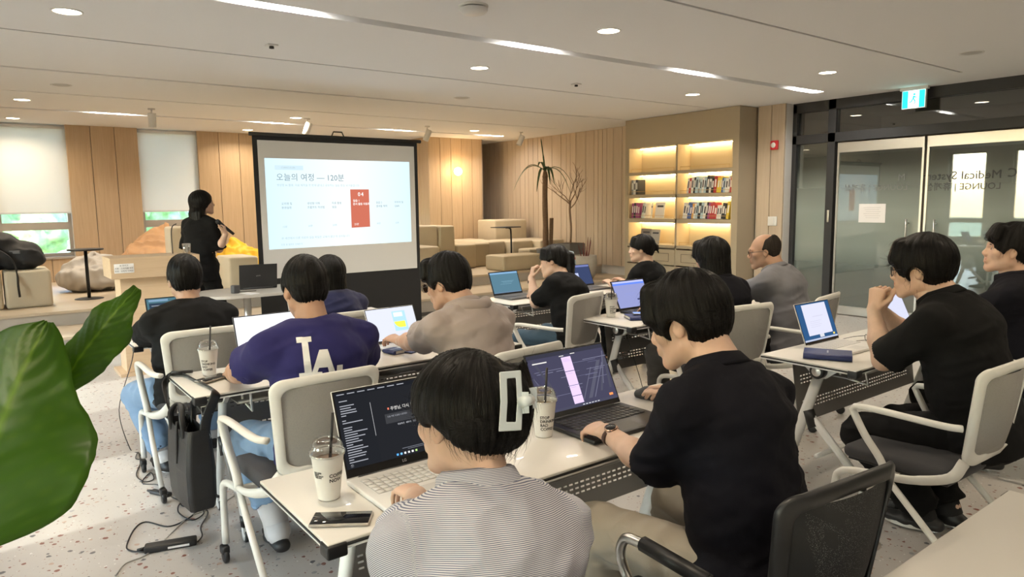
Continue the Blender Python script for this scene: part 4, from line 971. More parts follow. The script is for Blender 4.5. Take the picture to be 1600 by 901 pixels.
# bean bags
def beanbag(loc, size, m, label, seed, rz=0., squash=(1, 1, 1)):
    o = empty('bean_bag', loc, rz, label, 'bean bag'); h = .022; F = Field((-size, -size, -.02), (size, size, size*1.4), h); s = size
    F.ell((0, 0, .36*s*squash[2]), (.62*s*squash[0], .60*s*squash[1], .42*s*squash[2]), k=0); F.ell((0, .22*s, .55*s*squash[2]), (.45*s*squash[0], .32*s, .40*s*squash[2]), k=.12); F.cone((0, .25*s, .7*s*squash[2]), (.02, .30*s, .98*s*squash[2]), .12*s, .05*s, k=.1); F.half((0, 0, 0), (0, 0, -1), .01)
    V, Q = F.mesh(); V = relax(V, Q, 2, .4); N = normals(V, Q); n1 = vnoise(V*np.array([7, 7, 5])+seed); n2 = vnoise(V*np.array([16, 16, 9])+seed*2)
    V = V+N*(.05*(1-2*np.abs(n1))+.018*n2-.02)[:, None]; V[:, 2] = np.maximum(V[:, 2], 0); nmesh('cover', V, Q, m, o)
    MB().tube([(.02, .28*s, .96*s*squash[2]), (.03, .31*s, 1.06*s*squash[2])], [.03*s, .02*s], n=8).build('handle_loop', m, o)
M_bag = lambda n, c: mat(n, c, .55, bump=.1, bscale=30, vary=.05)
beanbag((1.36, 11.5, zp), .68, M_bag('bag_greige', (.50, .46, .41)), 'crumpled light grey bean bag behind the round black side table', 3, .2, (1.2, .95, .74))
beanbag((2.30, 12.3, zp), .84, M_bag('bag_tan', (.58, .33, .16)), 'tan orange bean bag behind the oak podium', 8, -.6, (1.05, .9, 1.02))
beanbag((3.40, 11.62, zp), .62, M_bag('bag_yellow', (.80, .46, .01)), 'bright yellow bean bag beside the projector screen', 12, .8, (1.2, 1, .98))
bk(2.22, 2.56, 11.0, 11.4, 1.27, 'upright cream sofa block behind the presenter'); bk(2.72, 3.12, 9.95, 10.6, .86, 'cream sofa block behind the black laptop on the presenter table')
# small side tables
def side_table(loc, label, h=.60, round_=True, rz=0.):
    o = empty('side_table', loc, rz, label, 'side table'); m = mat('black_metal', (.014, .014, .015), .5)
    if round_:
        MB().lathe([(.0001, h-.02), (.20, h-.02), (.205, h-.012), (.205, h-.003), (.20, h), (.0001, h)], n=32).build('top', m, o); MB().tube([(0, 0, .01), (0, 0, h-.015)], .02, n=12).build('pole', m, o); MB().lathe([(.0001, .016), (.12, .014), (.165, .004), (.165, 0)], n=28).build('base', m, o)
    else:
        MB().rbox((0, 0, h-.008), (.46, .34, .016), .005).build('top', m, o); MB().tube(spline([(.0, -.0, h-.015), (.10, 0, h-.03), (.135, 0, h-.10), (.14, 0, .25), (.14, 0, .012)], 5), .016, n=10).build('pole', m, o); MB().rbox((0, 0, .006), (.40, .3, .012), .004).build('base', m, o)
side_table((1.10, 10.42, zp), 'small round black side table on the platform by the grey bean bag', .64)
side_table((7.72, 10.33, zp), 'small black side table with a bent pole beside the lounge sofas', .72, False, R(10))
# backpack on the cube seat
def backpack():
    o = empty('backpack', (.26, 10.26, .84), R(-20), 'black backpack lying on the beige cube seat by the window', 'backpack'); m = mat('nylon_black', (.013, .013, .015), .65, bump=.1, bscale=90)
    F = Field((-.4, -.3, -.02), (.4, .3, .5), .013)
    F.econe((-.22, 0, .15), (.16, 0, .13), (0, 1, 0), (.15, .14), (.17, .13), k=0); F.ell((-.1, 0, .26), (.2, .13, .10), k=.06); F.econe((.14, -.02, .13), (.25, -.02, .10), (0, 1, 0), (.10, .08), (.09, .07), k=.02); F.half((0, 0, 0), (0, 0, -1), .01)
    V, Q = F.mesh(); N = normals(V, Q); V = V+N*(.012*(1-2*np.abs(vnoise(V*14))))[:, None]; V[:, 2] = np.maximum(V[:, 2], 0); nmesh('bag', V, Q, m, o); o.scale = (1.3, 1.2, 1.25)
    MB().tube(spline([(-.25, -.13, .2), (-.1, -.19, .25), (.08, -.18, .14), (.14, -.2, .0), (.16, -.26, -.14), (.165, -.262, -.24)], 5), .016, n=6, flat=(1.5, .4)).build('shoulder_strap', m, o)
    MB().tube(spline([(-.3, 0, .27), (-.33, 0, .36), (-.22, 0, .36), (-.2, 0, .31)], 5), .011, n=6).build('grab_handle', m, o)
    MB().rbox((.12, -.135, .17), (.09, .02, .03), .006).build('logo_patch', mat('patch_grey', (.12, .12, .13), .5), o)
    MB().tube(spline([(-.18, .05, .325), (.0, .03, .34), (.16, 0, .24), (.24, -.02, .17)], 6), .004, n=5).build('zip', mat('zip_grey', (.08, .08, .09), .4), o)
backpack()
# ---- plants
M_leafd = mat('palm_leaf', (.035, .075, .02), .45); M_trunk = mat('palm_trunk', (.16, .10, .06), .9, bump=.6, bscale=40, vary=.15, vscale=30)
def strap_leaf(mb, base, az, L, rise, droop, w):
    pts = []
    for k in range(9):
        t = k/8; r = L*(t*.95-.12*t*t); z = rise*t*L-droop*t*t*L; pts.append(Vector((base[0]+math.cos(az)*r, base[1]+math.sin(az)*r, base[2]+z)))
    vs = []; sd = Vector((-math.sin(az), math.cos(az), 0))
    for k, p in enumerate(pts):
        ww = w*math.sin(pi*(.12+.86*k/8))**.7; vs += [p-sd*ww+Vector((0, 0, .012*ww/w)), p, p+sd*ww+Vector((0, 0, .012*ww/w))]
    fs = []
    for k in range(8):
        for j in range(2): fs.append((3*k+j, 3*k+j+1, 3*k+j+4, 3*k+j+3))
    mb.add(vs, fs, True)
def palm(loc):
    o = empty('potted_palm', loc, 0, 'tall thin palm with drooping strap leaves by the slat wall', 'potted plant')
    MB().lathe([(.0001, .0), (.14, 0), (.17, .30), (.175, .32), (.155, .32), (.15, .27), (.0001, .27)], n=24).build('pot', mat('pot_grey', (.17, .165, .155), .7), o)
    tr = MB(); tr.tube(spline([(0, 0, .26), (.01, .01, .7), (-.01, 0, 1.2), (.0, 0, 1.62)], 8), [.055]*8+[.05]*8+[.048]*8+[.05], n=12)
    tr.tube([(0, 0, 1.6), (0, 0, 1.68), (0, 0, 1.72)], [.054, .04, .02], n=12); tr.build('trunk', M_trunk, o)
    MB().tube(spline([(.09, -.03, .26), (.10, -.04, .6), (.11, -.04, .87)], 6), .036, n=10).build('trunk', M_trunk, o)
    for az, L, ri, dr in ((2.4, .55, 1.0, 1.15), (2.9, .75, .8, 1.25), (-.4, .6, .75, 1.5), (-.9, .75, .8, 1.6), (.4, .45, 1.0, 1.5), (1.2, .5, 1.2, 1.0), (-2.0, .4, 1.2, 1.8), (3.6, .45, .9, 1.7)):
        mb = MB(); strap_leaf(mb, (0, 0, 1.70), az, L, ri, dr, .026); mb.build('leaf', M_leafd, o)
    mb = MB(); mb.tube(spline([(0, 0, 1.7), (-.03, .02, 2.0), (-.06, .04, 2.28)], 6), [.016]*6+[.01]*6+[.003], n=6); mb.build('shoot', M_leafd, o)
palm((8.22, 9.80, zp))
def bare_tree(loc):
    o = empty('bare_tree', loc, 0, 'leafless small tree with thin twigs in a square grey planter', 'potted plant')
    MB().prism([(-.19, -.19), (.19, -.19), (.19, .19), (-.19, .19)], .40).build('planter', mat('planter_grey', (.16, .155, .15), .7), o, bevel=.006); MB().b2((-.175, -.175, .39), (.175, .175, .405)).build('soil', mat('soil', (.06, .045, .035), .95), o)
    m = mat('dry_twig', (.26, .18, .12), .9); rr = random.Random(5)
    MB().tube(spline([(0, 0, .4), (.01, .0, .7), (-.01, .01, 1.0), (.0, 0, 1.18)], 5), .02, n=8).build('trunk', m, o)
    def br(p, d, L, r, lvl):
        q = [Vector(p)]
        for i in range(4): d = (d+Vector((rr.uniform(-.25, .25), rr.uniform(-.25, .25), rr.uniform(-.1, .25)))).normalized(); q.append(q[-1]+d*L/4)
        MB().tube(q, [r, r*.9, r*.75, r*.6, r*.4], n=6).build('branch', m, o)
        if lvl:
            for k in range(3): br(q[rr.choice((2, 3, 4))], (d+Vector((rr.uniform(-.9, .9), rr.uniform(-.9, .9), rr.uniform(-.1, .5)))).normalized(), L*.62, r*.55, lvl-1)
    for a in range(5): br((0, 0, 1.16-.03*a), Vector((math.cos(a*1.3), math.sin(a*1.3), .9)).normalized(), .42, .012, 2)
bare_tree((8.70, 9.66, zp))
def round_pot(loc):
    o = empty('stone_planter', loc, 0, 'round pale stone planter with withered red stalks by the bookcase', 'potted plant')
    MB().lathe([(.0001, 0), (.15, 0), (.19, .08), (.215, .25), (.21, .40), (.185, .40), (.185, .34), (.0001, .34)], n=28).build('pot', mat('stone_pot', (.46, .43, .37), .85, vary=.08, vscale=12), o)
    rr = random.Random(2)
    for i in range(9): a = rr.uniform(0, 6.28); MB().tube(spline([(.05*math.cos(a), .05*math.sin(a), .33), (.08*math.cos(a), .08*math.sin(a), .45), (.12*math.cos(a), .11*math.sin(a), .5+rr.random()*.22)], 4), [.009]*4+[.006]*4+[.002], n=6).build('stalk', mat('red_stalk', (.17, .05, .045), .8), o)
round_pot((8.36, 8.92, .236))

# ---- bookcase with lit niches
def bookcase():
    X = 8.58; Y0, Y1 = 6.02, 8.18; m = mat('taupe_laminate', (.36, .30, .215), .6); mi = mat('niche_oak', (.58, .46, .29), .55)
    o = empty('bookcase', (X, Y0, 0), 0, 'tall taupe built-in bookcase with eight lit niches and cupboards below', 'bookcase')
    cols = ((6.14, 7.10), (7.14, 8.10)); rows = ((2.01, 2.40), (1.655, 1.965), (1.275, 1.60), (.865, 1.21)); D = .30
    L = lambda x, y, z: (x-X, y-Y0, z)
    MB().b2(L(X+D+.02, Y0, 0), L(9.2, Y1, ZC-.005)).build('carcass', m, o)
    MB().b2(L(X, Y0, 2.42), L(X+D+.02, Y1, ZC-.005)).build('top_panel', m, o)
    for a, b in ((Y0, 6.12), (7.105, 7.135), (8.12, Y1)): MB().b2(L(X, a, .02), L(X+D+.02, b, 2.42)).build('upright', m, o)
    for a, b in cols:
        zs = [2.42]+[q for r in rows for q in (r[1], r[0])]
        for (zt, zb) in ((2.42, 2.40), (2.01, 1.965), (1.655, 1.60), (1.275, 1.21), (.865, .82)): MB().b2(L(X+.0, a-.02, zb), L(X+D+.02, b+.02, zt)).build('shelf', m, o)
        for z0, z1 in rows:
            MB().b2(L(X+D+.005, a, z0), L(X+D+.02, b, z1)).build('niche_back', mi, o)
            for y, y2 in ((a-.02, a-.003), (b+.003, b+.02)): MB().b2(L(X+.01, y, z0), L(X+D+.01, y2, z1)).build('niche_side', mi, o)
            MB().b2(L(X+D-.05, a+.02, z1-.012), L(X+D-.03, b-.02, z1-.001)).build('led_strip', emat('led_warm', (1, .78, .42), 26.), o)
            MB().tube([L(X+.015, a+.04, z0+.002), L(X+.015, a+.04, z0+.05), L(X+.015, b-.04, z0+.05), L(X+.015, b-.04, z0+.002)], .003, n=5).build('book_rail', mat('brass', (.6, .42, .2), .35, 1.), o)
        for z0, z1 in ((.56, .80), (.06, .54)):
            d = MB().b2(L(X-.012, a-.015, z0), L(X+.012, b+.015, z1)).build('cupboard_door', m, o, bevel=.003)
            if z0 > .5:
                fr = MB(); e = .10; f = .006
                for q in (((a+e, z1-.06-f), (b-e, z1-.06)), ((a+e, z0+.05), (b-e, z0+.05+f)), ((a+e, z0+.05), (a+e+f, z1-.06)), ((b-e-f, z0+.05), (b-e, z1-.06))): fr.b2(L(X-.0145, q[0][0], q[0][1]), L(X-.0118, q[1][0], q[1][1]))
                fr.build('flap_outline', mat('outline_dark', (.07, .055, .04), .6), d)
            else:
                MRo = Matrix.Translation(L(X-.014, (a+b)/2+.12, .50)) @ Matrix.Rotation(R(-90), 4, 'Z') @ Matrix.Rotation(R(90), 4, 'X')
                text('재활용' if a > 7 else '일반', .05, MATS['outline_dark'], d, 'lettering', MRo, ax='LEFT')
                tr = MB(); tr.tube([L(X-.015, (a+b)/2+.15+.025*math.cos(t), .50+.025*math.sin(t)) for t in (pi/2, pi*7/6, pi*11/6)], .004, n=4, closed=True); tr.build('recycling_mark', MATS['outline_dark'], d)
    # books: one object each; spine faces -x
    cols_ = {'w': (.72, .70, .66), 'k': (.03, .03, .035), 'r': (.45, .05, .05), 'y': (.70, .52, .05), 'b': (.07, .12, .32), 'g': (.25, .26, .26), 'o': (.68, .35, .08), 'c': (.42, .55, .62), 'm': (.30, .06, .18), 'n': (.16, .12, .10), 'l': (.55, .60, .55)}
    nm = {'w': 'white', 'k': 'black', 'r': 'red', 'y': 'yellow', 'b': 'blue', 'g': 'grey', 'o': 'orange', 'c': 'pale blue', 'm': 'magenta', 'n': 'brown', 'l': 'pale green'}
    rr = random.Random(11)
    def book(y, z, th, h, d, key, lean, where, grp, x=X+.03):
        b = empty('book', (x, y, z), 0, '%s-spined book standing %s' % (nm[key], where), 'book', grp); c = cols_[key]; mm = mat('book_'+key, c, .6)
        cv = MB(); cv.b2((0, 0, 0), (.004, th, h)); cv.b2((.004, 0, 0), (d, .003, h)); cv.b2((.004, th-.003, 0), (d, th, h)); cv.build('cover', mm, b)
        MB().b2((.004, .003, .004), (d-.006, th-.003, h-.004)).build('page_block', mat('book_pages', (.68, .62, .50), .85), b)
        la = MB(); la.b2((-.0008, th*.25, h*.35), (0, th*.75, h*.8)); la.build('spine_label', mat('spine_'+('w' if key not in 'wlc' else 'k'), (.75, .73, .68) if key not in 'wlc' else (.05, .05, .06), .6), b)
        b.rotation_euler = (lean, 0, 0); return b
    def row(seq, ystart, z, lean, where, grp, hmin=.19, hmax=.25):
        y = ystart
        for i, k in enumerate(seq):
            nb = [nm[seq[j]] for j in (i-1, i+1) if 0 <= j < len(seq)]; wh = ('between %s and %s books ' % tuple(nb) if len(nb) == 2 else 'at the end beside a %s book ' % nb[0])+where
            th = rr.uniform(.028, .05); h = rr.uniform(hmin, hmax); l = lean+(rr.uniform(-.02, .02) if lean else 0)
            y -= th/math.cos(l)+.0015
            book(y-(0), z+abs(math.sin(l))*th*(1 if l > 0 else 0)*0+.002, th, h, rr.uniform(.14, .19), k, l, wh, grp)
    # right column: rows two and three are full; books lean away from the glass wall
    row('wrwkcgcwckwkryybcwwr', 6.95, 1.657, R(6), 'on the full second shelf', 'books on the second shelf')
    row('wwbbowckcwkmrrrwwkky', 7.02, 1.277, R(9), 'on the full third shelf', 'books on the third shelf')
    row('gwk', 8.07, 1.657, 0, 'in a nearly empty niche', 'few books in the second-row niche', .22, .24); row('mkmm', 8.07, 1.277, R(3), 'beside white brochures', 'few books in the third-row niche'); row('lw', 7.86, 1.277, R(10), 'leaning against brochures', 'few books in the third-row niche')
    for y, z, w, h, lab, c in ((7.53, 1.277, .19, .25, 'white open brochure standing in the third-row niche', (.75, .72, .68)), (7.70, 1.277, .03, .24, 'thin white magazine standing beside the brochure', (.7, .7, .66)), (7.82, .867, .22, .24, 'dark covered magazine facing out in the bottom niche', (.22, .2, .19)), (7.62, .867, .19, .23, 'grey covered magazine facing out in the bottom niche', (.35, .33, .31))):
        b = empty('magazine', (X+.09, y, z+.002), 0, lab, 'magazine'); MB().b2((0, -w/2, 0), (.006, w/2, h)).build('cover', mat('mag_%d' % int(c[0]*100), c, .5), b); MB().b2((.006, -w/2+.002, .002), (.010, w/2-.002, h-.002)).build('page_block', MATS['book_pages'], b); MB().b2((-.0008, -w*.35, h*.7), (0, w*.3, h*.82)).build('printed_title', mat('spine_k'), b)
        b.rotation_euler = (0, R(8), 0)
bookcase()
# ------------------------------------------------------------------ projector screen, podium, presenter's table
def screen():
    Y = 7.60; x0, x1 = 2.385, 4.35; o = empty('projector_screen', ((x0+x1)/2, Y, 0), 0, 'pull-up projector screen with black border showing a slide', 'screen')
    cx = (x0+x1)/2; w = (x1-x0)/2; zt = 2.29
    M_b = mat('screen_black', (.01, .01, .011), .6); M_c = mat('screen_white', (.66, .655, .64), .9)
    MB().b2((-w, .0, .10), (w, .006, zt)).build('border_fabric', M_b, o)
    MB().b2((-w+.05, -.004, .77), (w-.045, -.0005, zt-.05)).build('projection_fabric', M_c, o)
    MB().tube([(-w-.03, 0, zt+.012), (w+.05, 0, zt+.012)], .02, n=10).build('top_bar', M_b, o)
    MB().tube([(-.10, 0, zt+.03), (-.08, 0, zt+.075), (.02, 0, zt+.075), (.04, 0, zt+.03)], .008, n=6).build('handle', M_b, o)
    MB().rbox((0, .03, .06), (2*w+.1, .16, .12), .02).build('case', M_b, o)
    MB().tube([(0, .09, .1), (0, .09, zt)], .014, n=8).build('support_pole', M_b, o)
    # the projected slide: corner points measured on the screen plane
    S0, S1, Z0, Z1 = 2.50, 4.235, 1.085, 2.055
    A = lambda u, v, e=0: (S0+(S1-S0)*u+.012*(v)*(.5-u)*0-cx+(.02 if u == 0 else 0)*0, -.006-e, (Z0+.012*u)+((Z1-.0)-(Z0+.012*u))*v)
    sl = emat('slide_white', (.78, .95, 1.0), .70)
    nt = sl.node_tree; em = nt.nodes['Emission']; tc = nt.nodes.new('ShaderNodeTexCoord'); sp = nt.nodes.new('ShaderNodeSeparateXYZ'); cr = nt.nodes.new('ShaderNodeValToRGB')
    mr = nt.nodes.new('ShaderNodeMapRange'); mr.inputs[1].default_value = S0-cx; mr.inputs[2].default_value = S1-cx; cr.color_ramp.elements[0].color = (.70, .92, 1, 1); cr.color_ramp.elements[1].color = (.72, .93, 1, 1); e = cr.color_ramp.elements.new(.52); e.color = (.93, 1, 1, 1)
    nt.links.new(tc.outputs['Object'], sp.inputs[0]); nt.links.new(sp.outputs[0], mr.inputs[0]); nt.links.new(mr.outputs[0], cr.inputs[0]); nt.links.new(cr.outputs[0], em.inputs[0])
    so = MB().quad(A(0, 0), A(1, 0), A(1, 1), A(0, 1)).build('slide', sl, o)
    E_ink = emat('slide_ink', (.20, .27, .31), .75); E_soft = emat('slide_soft', (.42, .53, .58), .72); E_red = emat('slide_red', (.62, .17, .11), .72); E_w = emat('slide_paper', (1, .95, .9), .72); E_pk = emat('slide_pill', (.66, .84, .92), .68)
    MB().quad(A(.552, .205, .001), A(.686, .21, .001), A(.686, .66, .001), A(.552, .66, .001)).build('red_card', E_red, so)
    MB().quad(A(.06, .875, .001), A(.24, .875, .001), A(.24, .925, .001), A(.06, .925, .001)).build('title_pill', E_pk, so)
    def T(s, u, v, size, m=E_ink, bold=.0): text(s, size, m, so, 'lettering', Matrix.Translation(A(u, v, .002)) @ Matrix.Rotation(R(90), 4, 'X'), ax='LEFT', bold=bold)
    T('오늘의 여정 — 120분', .065, .79, .088); T('CURRICULUM', .10, .90, .024, E_soft); T('생성형 AI 활용, 자료 제작을 한 번에 끝내고 공유하는 실습 중심 워크숍입니다', .067, .705, .030, E_soft)
    for u, l1, l2, t in ((.09, '오리엔 및', '환경설정', '15분'), (.255, '생성형 이해', '프롬프트 작성법', '20분'), (.42, '자료 활용', '실습', '20분'), (.735, '실습 2', '결과물 제작', '30분'), (.875, '마무리 및', 'Q&A', '10분')):
        T(l1, u, .50, .030); T(l2, u, .455, .030); T(t, u, .245, .028, E_soft)
    T('0', .605, .60, .062, E_w, .001); T('4', .628, .60, .062, E_w, .001); T('실습 1', .568, .525, .032, E_w, .0006); T('문서 활용 자동화', .568, .485, .030, E_w, .0006); T('25분', .572, .245, .030, E_w)
    T('본 세션에서 다룬 자료와 실습 파일은 교육이 끝난 뒤 공유됩니다', .08, .115, .030, E_soft); T('진행 중 질문은 언제든지', .075, .045, .024, E_soft)
screen()
def podium():
    o = empty('podium', (1.30, 7.42, 0), 0, 'light oak podium with a white label on its front', 'podium')
    MB().b2((-.36, -.22, .91), (.40, .24, 1.10)).build('desk_box', M_light_oak, o, bevel=.004); MB().b2((-.28, -.14, .03), (.33, .18, .91)).build('column', M_light_oak, o, bevel=.004); MB().b2((-.34, -.2, 0), (.37, .22, .03)).build('plinth', M_light_oak, o)
    lb = MB().rbox((-.25, -.2225, 1.005), (.16, .005, .085), .002).build('label', mat('label_white', (.78, .78, .78), .4), o)
    for i, s in enumerate(('본 마이크', '사용 : 스위치를 위로', '종료 : 스위치 아래로')): text(s, .018, mat('label_ink', (.04, .04, .05), .6), lb, 'lettering', Matrix.Translation((-.25, -.2262, 1.03-.025*i)) @ Matrix.Rotation(R(90), 4, 'X'))
    MB().tube(spline([(.22, .05, 1.10), (.22, .05, 1.3), (.23, .02, 1.37), (.25, -.04, 1.39)], 5), .005, n=6).build('gooseneck_mic', M_blackp, o)
    g = empty('drinking_glass', (1.62, 7.34, 1.10), 0, 'clear plastic tumbler on the podium', 'glass'); MB().lathe([(.0001, .004), (.03, .004), (.038, .10), (.040, .10), (.032, 0), (.0001, 0)], n=18).build('tumbler', glass('clear_cup', (.93, .95, .95), .02, .08), g)
podium()
def presenter_table():
    o = empty('round_ended_table', (2.12, 7.02, 0), 0, 'grey round-ended presenter table on a steel pole leg', 'table'); m = mat('grey_laminate', (.46, .44, .41), .45)
    pl = []
    for j in range(13): a = R(-90-180*j/12); pl.append((-.22+.40*math.cos(a)*.8, .36*math.sin(a)))
    pl += [(.55, .36), (.62, .30), (.62, -.30), (.55, -.36)]
    MB().prism(pl, .028, off=.702).build('top', m, o, bevel=.004)
    for x in (-.05, .42): MB().tube([(x, 0, .03), (x, 0, .702)], .035, n=14).build('leg', M_steel, o); MB().lathe([(.0001, .03), (.2, .025), (.24, .008), (.24, 0)], c=(x, 0, 0), n=28).build('base', M_steel, o)
presenter_table()

# ------------------------------------------------------------------ training tables
ZT = .73; TD = .515; TL = 1.8
M_top = mat('desk_white', (.67, .645, .60), .33, coat=.15); M_wh = mat('white_paint', (.72, .72, .71), .35); M_pan = mat('panel_grey', (.27, .26, .25), .42, .55)
def slot_panel(x0, x1, z0, z1):
    """sheet with real slot holes in two bands"""
    xs = [x0]; zs = [z0]; holes = set(); n = int((x1-x0-.12)/.030)
    for i in range(n): a = x0+.06+i*.030; xs += [a, a+.020]
    xs.append(x1); hz = []
    for zb in (z0+.07, z1-.12):
        for k in range(3): hz.append((zb+k*.020, zb+k*.020+.007))
    for a, b in hz: zs += [a, b]
    zs.append(z1); V = []; Fs = []
    for z in zs:
        for x in xs: V.append((x, 0, z))
    nx = len(xs)
    for j in range(len(zs)-1):
        for i in range(nx-1):
            if j % 2 == 1 and i % 2 == 1 and i < nx-2: continue
            Fs.append((j*nx+i, j*nx+i+1, (j+1)*nx+i+1, (j+1)*nx+i))
    return MB().add(V, Fs)
def wheel(parent, p, r=.03, white=True, axis='X'):
    Mx = Matrix.Rotation(R(90), 3, 'Y')
    w = MB(); w.lathe([(.0001, -.011), (r*.8, -.011), (r, -.008), (r, .008), (r*.8, .011), (.0001, .011)], c=p, n=16, M=Mx); w.build('caster_wheel', M_blackp, parent)
    if white: MB().lathe([(.0001, .0135), (r*.72, .0125), (r*.74, -.0125), (.0001, -.0135)], c=p, n=14, M=Mx).build('hub_cap', M_wh, parent)
def training_table():
    o = empty('training_table'); h = TL/2; d = TD/2
    MB().rbox((0, 0, ZT-.005), (TL, TD, .010), .003, 2).build('tabletop', M_top, o); MB().rbox((0, 0, ZT-.0135), (TL+.004, TD+.004, .007), .002, 1).build('edge_band', M_blackp, o); MB().rbox((0, 0, ZT-.021), (TL, TD, .008), .002, 1).build('underside', M_wh, o)
    for s in (-1, 1): MB().rbox((s*(h-.022), -d+.018, ZT-.022), (.055, .05, .036), .006).build('corner_cap', M_blackp, o)
    for s in (-1, 1):
        x = s*(h-.16)
        MB().lathe([(.0001, .024), (.030, .024), (.040, .018), (.040, -.018), (.0001, -.018)], c=(x, .02, ZT-.075), n=24, M=Matrix.Rotation(R(90*s), 3, 'Y')).build('hinge_knob', M_blackp, o)
        MB().lathe([(.0001, .029), (.020, .028), (.026, .0242)], c=(x, .02, ZT-.075), n=20, M=Matrix.Rotation(R(90*s), 3, 'Y')).build('knob_cap', M_steel, o)
        xi = x-s*.028
        MB().prism([(-.16, -.026), (.16, -.026), (.10, -.075), (.05, -.115), (-.01, -.115), (-.08, -.06)], .02, M=Matrix.Translation((xi-.01, 0, ZT)) @ Matrix(((0, 0, 1, 0), (1, 0, 0, 0), (0, 1, 0, 0), (0, 0, 0, 1)))).build('hinge_plate', M_wh, o)
        MB().tube([(xi, .03, ZT-.10), (xi, .20, .10)], .026, n=10, flat=(.72, 1.1)).build('leg', M_wh, o)
        kx, kz = .085, ZT-.10-.205
        MB().tube([(xi, .085, kz), (xi, .068, kz-.04), (xi, .05, kz-.085)], .031, n=10, flat=(.75, 1.05)).build('leg_joint', M_blackp, o)
        MB().tube([(xi, .075, kz-.02), (xi, -.215, .115)], .021, n=10, flat=(.72, 1.1)).build('leg', M_wh, o)
        for y in (.205, -.222): MB().tube([(xi, y, .125), (xi, y*1.01, .075)], [.024, .02], n=8).build('foot_sleeve', M_blackp, o); wheel(o, (xi, y*1.02, .030)); MB().box((xi, y*1.02, .055), (.03, .03, .035)).build('caster_fork', M_wh, o)
        # bag hook under the near edge
        b = MB(); b.tube([(x-s*.10, -.02, ZT-.03), (x-s*.10, -.05, ZT-.105), (x-s*.10, -.19, ZT-.125), (x-s*.10, -.17, ZT-.03)], .006, n=6); b.build('bag_hook', M_wh, o)
    MB().tube([(-h+.19, .10, ZT-.06), (h-.19, .10, ZT-.06)], .016, n=10).build('cross_rail', M_pan, o)
    MB().tube([(-h+.19, .03, .18), (h-.19, .03, .18)], .014, n=8).build('stretcher', M_wh, o)
    MB().b2((-h+.22, -.11, ZT-.105), (h-.22, .10, ZT-.099)).build('book_shelf', M_pan, o)
    MB().tube([(-h+.22, -.12, ZT-.095), (h-.22, -.12, ZT-.095)], .009, n=6).build('shelf_rail', M_pan, o)
    p = slot_panel(-h+.20, h-.20, 0, .33).build('modesty_panel', M_pan, o); p.location = (0, .145, ZT-.40); p.rotation_euler = (R(-8), 0, 0)
    md = p.modifiers.new('solid', 'SOLIDIFY'); md.thickness = .0025
    return o
tb = training_table()
TAB = {}
def place_table(key, x0, ynear, label, rz=0., first=[True]):
    o = tb if first[0] else copy_tree(tb); first[0] = False
    o.location = (x0+TL/2, ynear+TD/2, 0); o.rotation_euler = (0, 0, rz); tag(o, label, 'table', 'white folding training tables'); TAB[key] = o
place_table('N1', .62, 1.57, 'white folding table with the dark-screened laptop and two iced coffee cups')
place_table('N2', .70, 3.21, 'white folding table with the black tote bag hanging from its end')
place_table('N3', .70, 4.66, 'white folding table in the front row under a phone, facing the podium')
place_table('R1', 3.30, 1.63, 'white folding table with a blue notebook beside a white laptop')
place_table('R2', 3.38, 3.16, 'white folding table with a cup, and a phone on a blue notebook')
place_table('R3', 3.42, 4.49, 'white folding table in the front row near the lounge, with a blue-lit laptop')
place_table('N0', .46, .155, 'empty white folding table behind the black mesh chairs', pi)

# ------------------------------------------------------------------ chairs
M_mesh = None
def mesh_mat(name, col, hole):
    m = bpy.data.materials.new(name); m.use_nodes = True; nt = m.node_tree; b = nt.nodes['Principled BSDF']; b.inputs['Base Color'].default_value = (*col, 1); b.inputs['Roughness'].default_value = .8
    tr = nt.nodes.new('ShaderNodeBsdfTransparent'); mx = nt.nodes.new('ShaderNodeMixShader'); tc = nt.nodes.new('ShaderNodeTexCoord'); ck = nt.nodes.new('ShaderNodeTexVoronoi'); ck.inputs['Scale'].default_value = 420; lt = nt.nodes.new('ShaderNodeMath'); lt.operation = 'LESS_THAN'; lt.inputs[1].default_value = hole
    nt.links.new(tc.outputs['Object'], ck.inputs['Vector']); nt.links.new(ck.outputs['Distance'], lt.inputs[0]); nt.links.new(lt.outputs[0], mx.inputs[0]); nt.links.new(b.outputs[0], mx.inputs[1]); nt.links.new(tr.outputs[0], mx.inputs[2]); nt.links.new(mx.outputs[0], nt.nodes['Material Output'].inputs[0]); MATS[name] = m; return m
def back_pt(u, v, W0, W1, z0, z1, y0, lean, curve):
    """backrest surface: u -1..1 across, v 0..1 up"""
    w = W0+(W1-W0)*v; return Vector((u*w, y0-lean*v+.035*math.sin(pi*v)*0-curve*(1-u*u)+.05*(v-.45)**2*1.2, z0+(z1-z0)*v))
def rr_loop(n=10, r=.28):
    """rounded-rectangle loop in (u,v) with corner radius r"""
    out = []
    for cx, cy, a0 in ((1-r, 1-r*.9, 0), (-1+r, 1-r*.9, 90), (-1+r, -1+r*.9, 180), (1-r, -1+r*.9, 270)):
        for k in range(n): a = R(a0+90*k/(n-1)); out.append((cx+r*math.cos(a), cy+r*.9*math.sin(a)))
    return out
def ring_frame(outer, inner, thick, nrm=Vector((0, 1, 0))):
    n = len(outer); vs = []
    for o_, i_ in zip(outer, inner): vs += [o_-nrm*thick, o_+nrm*thick*.4, i_+nrm*thick*.4, i_-nrm*thick]
    fs = []
    for k in range(n):
        a, b = 4*k, 4*((k+1) % n)
        for j in range(4): fs.append((a+j, a+(j+1) % 4, b+(j+1) % 4, b+j))
    return vs, fs
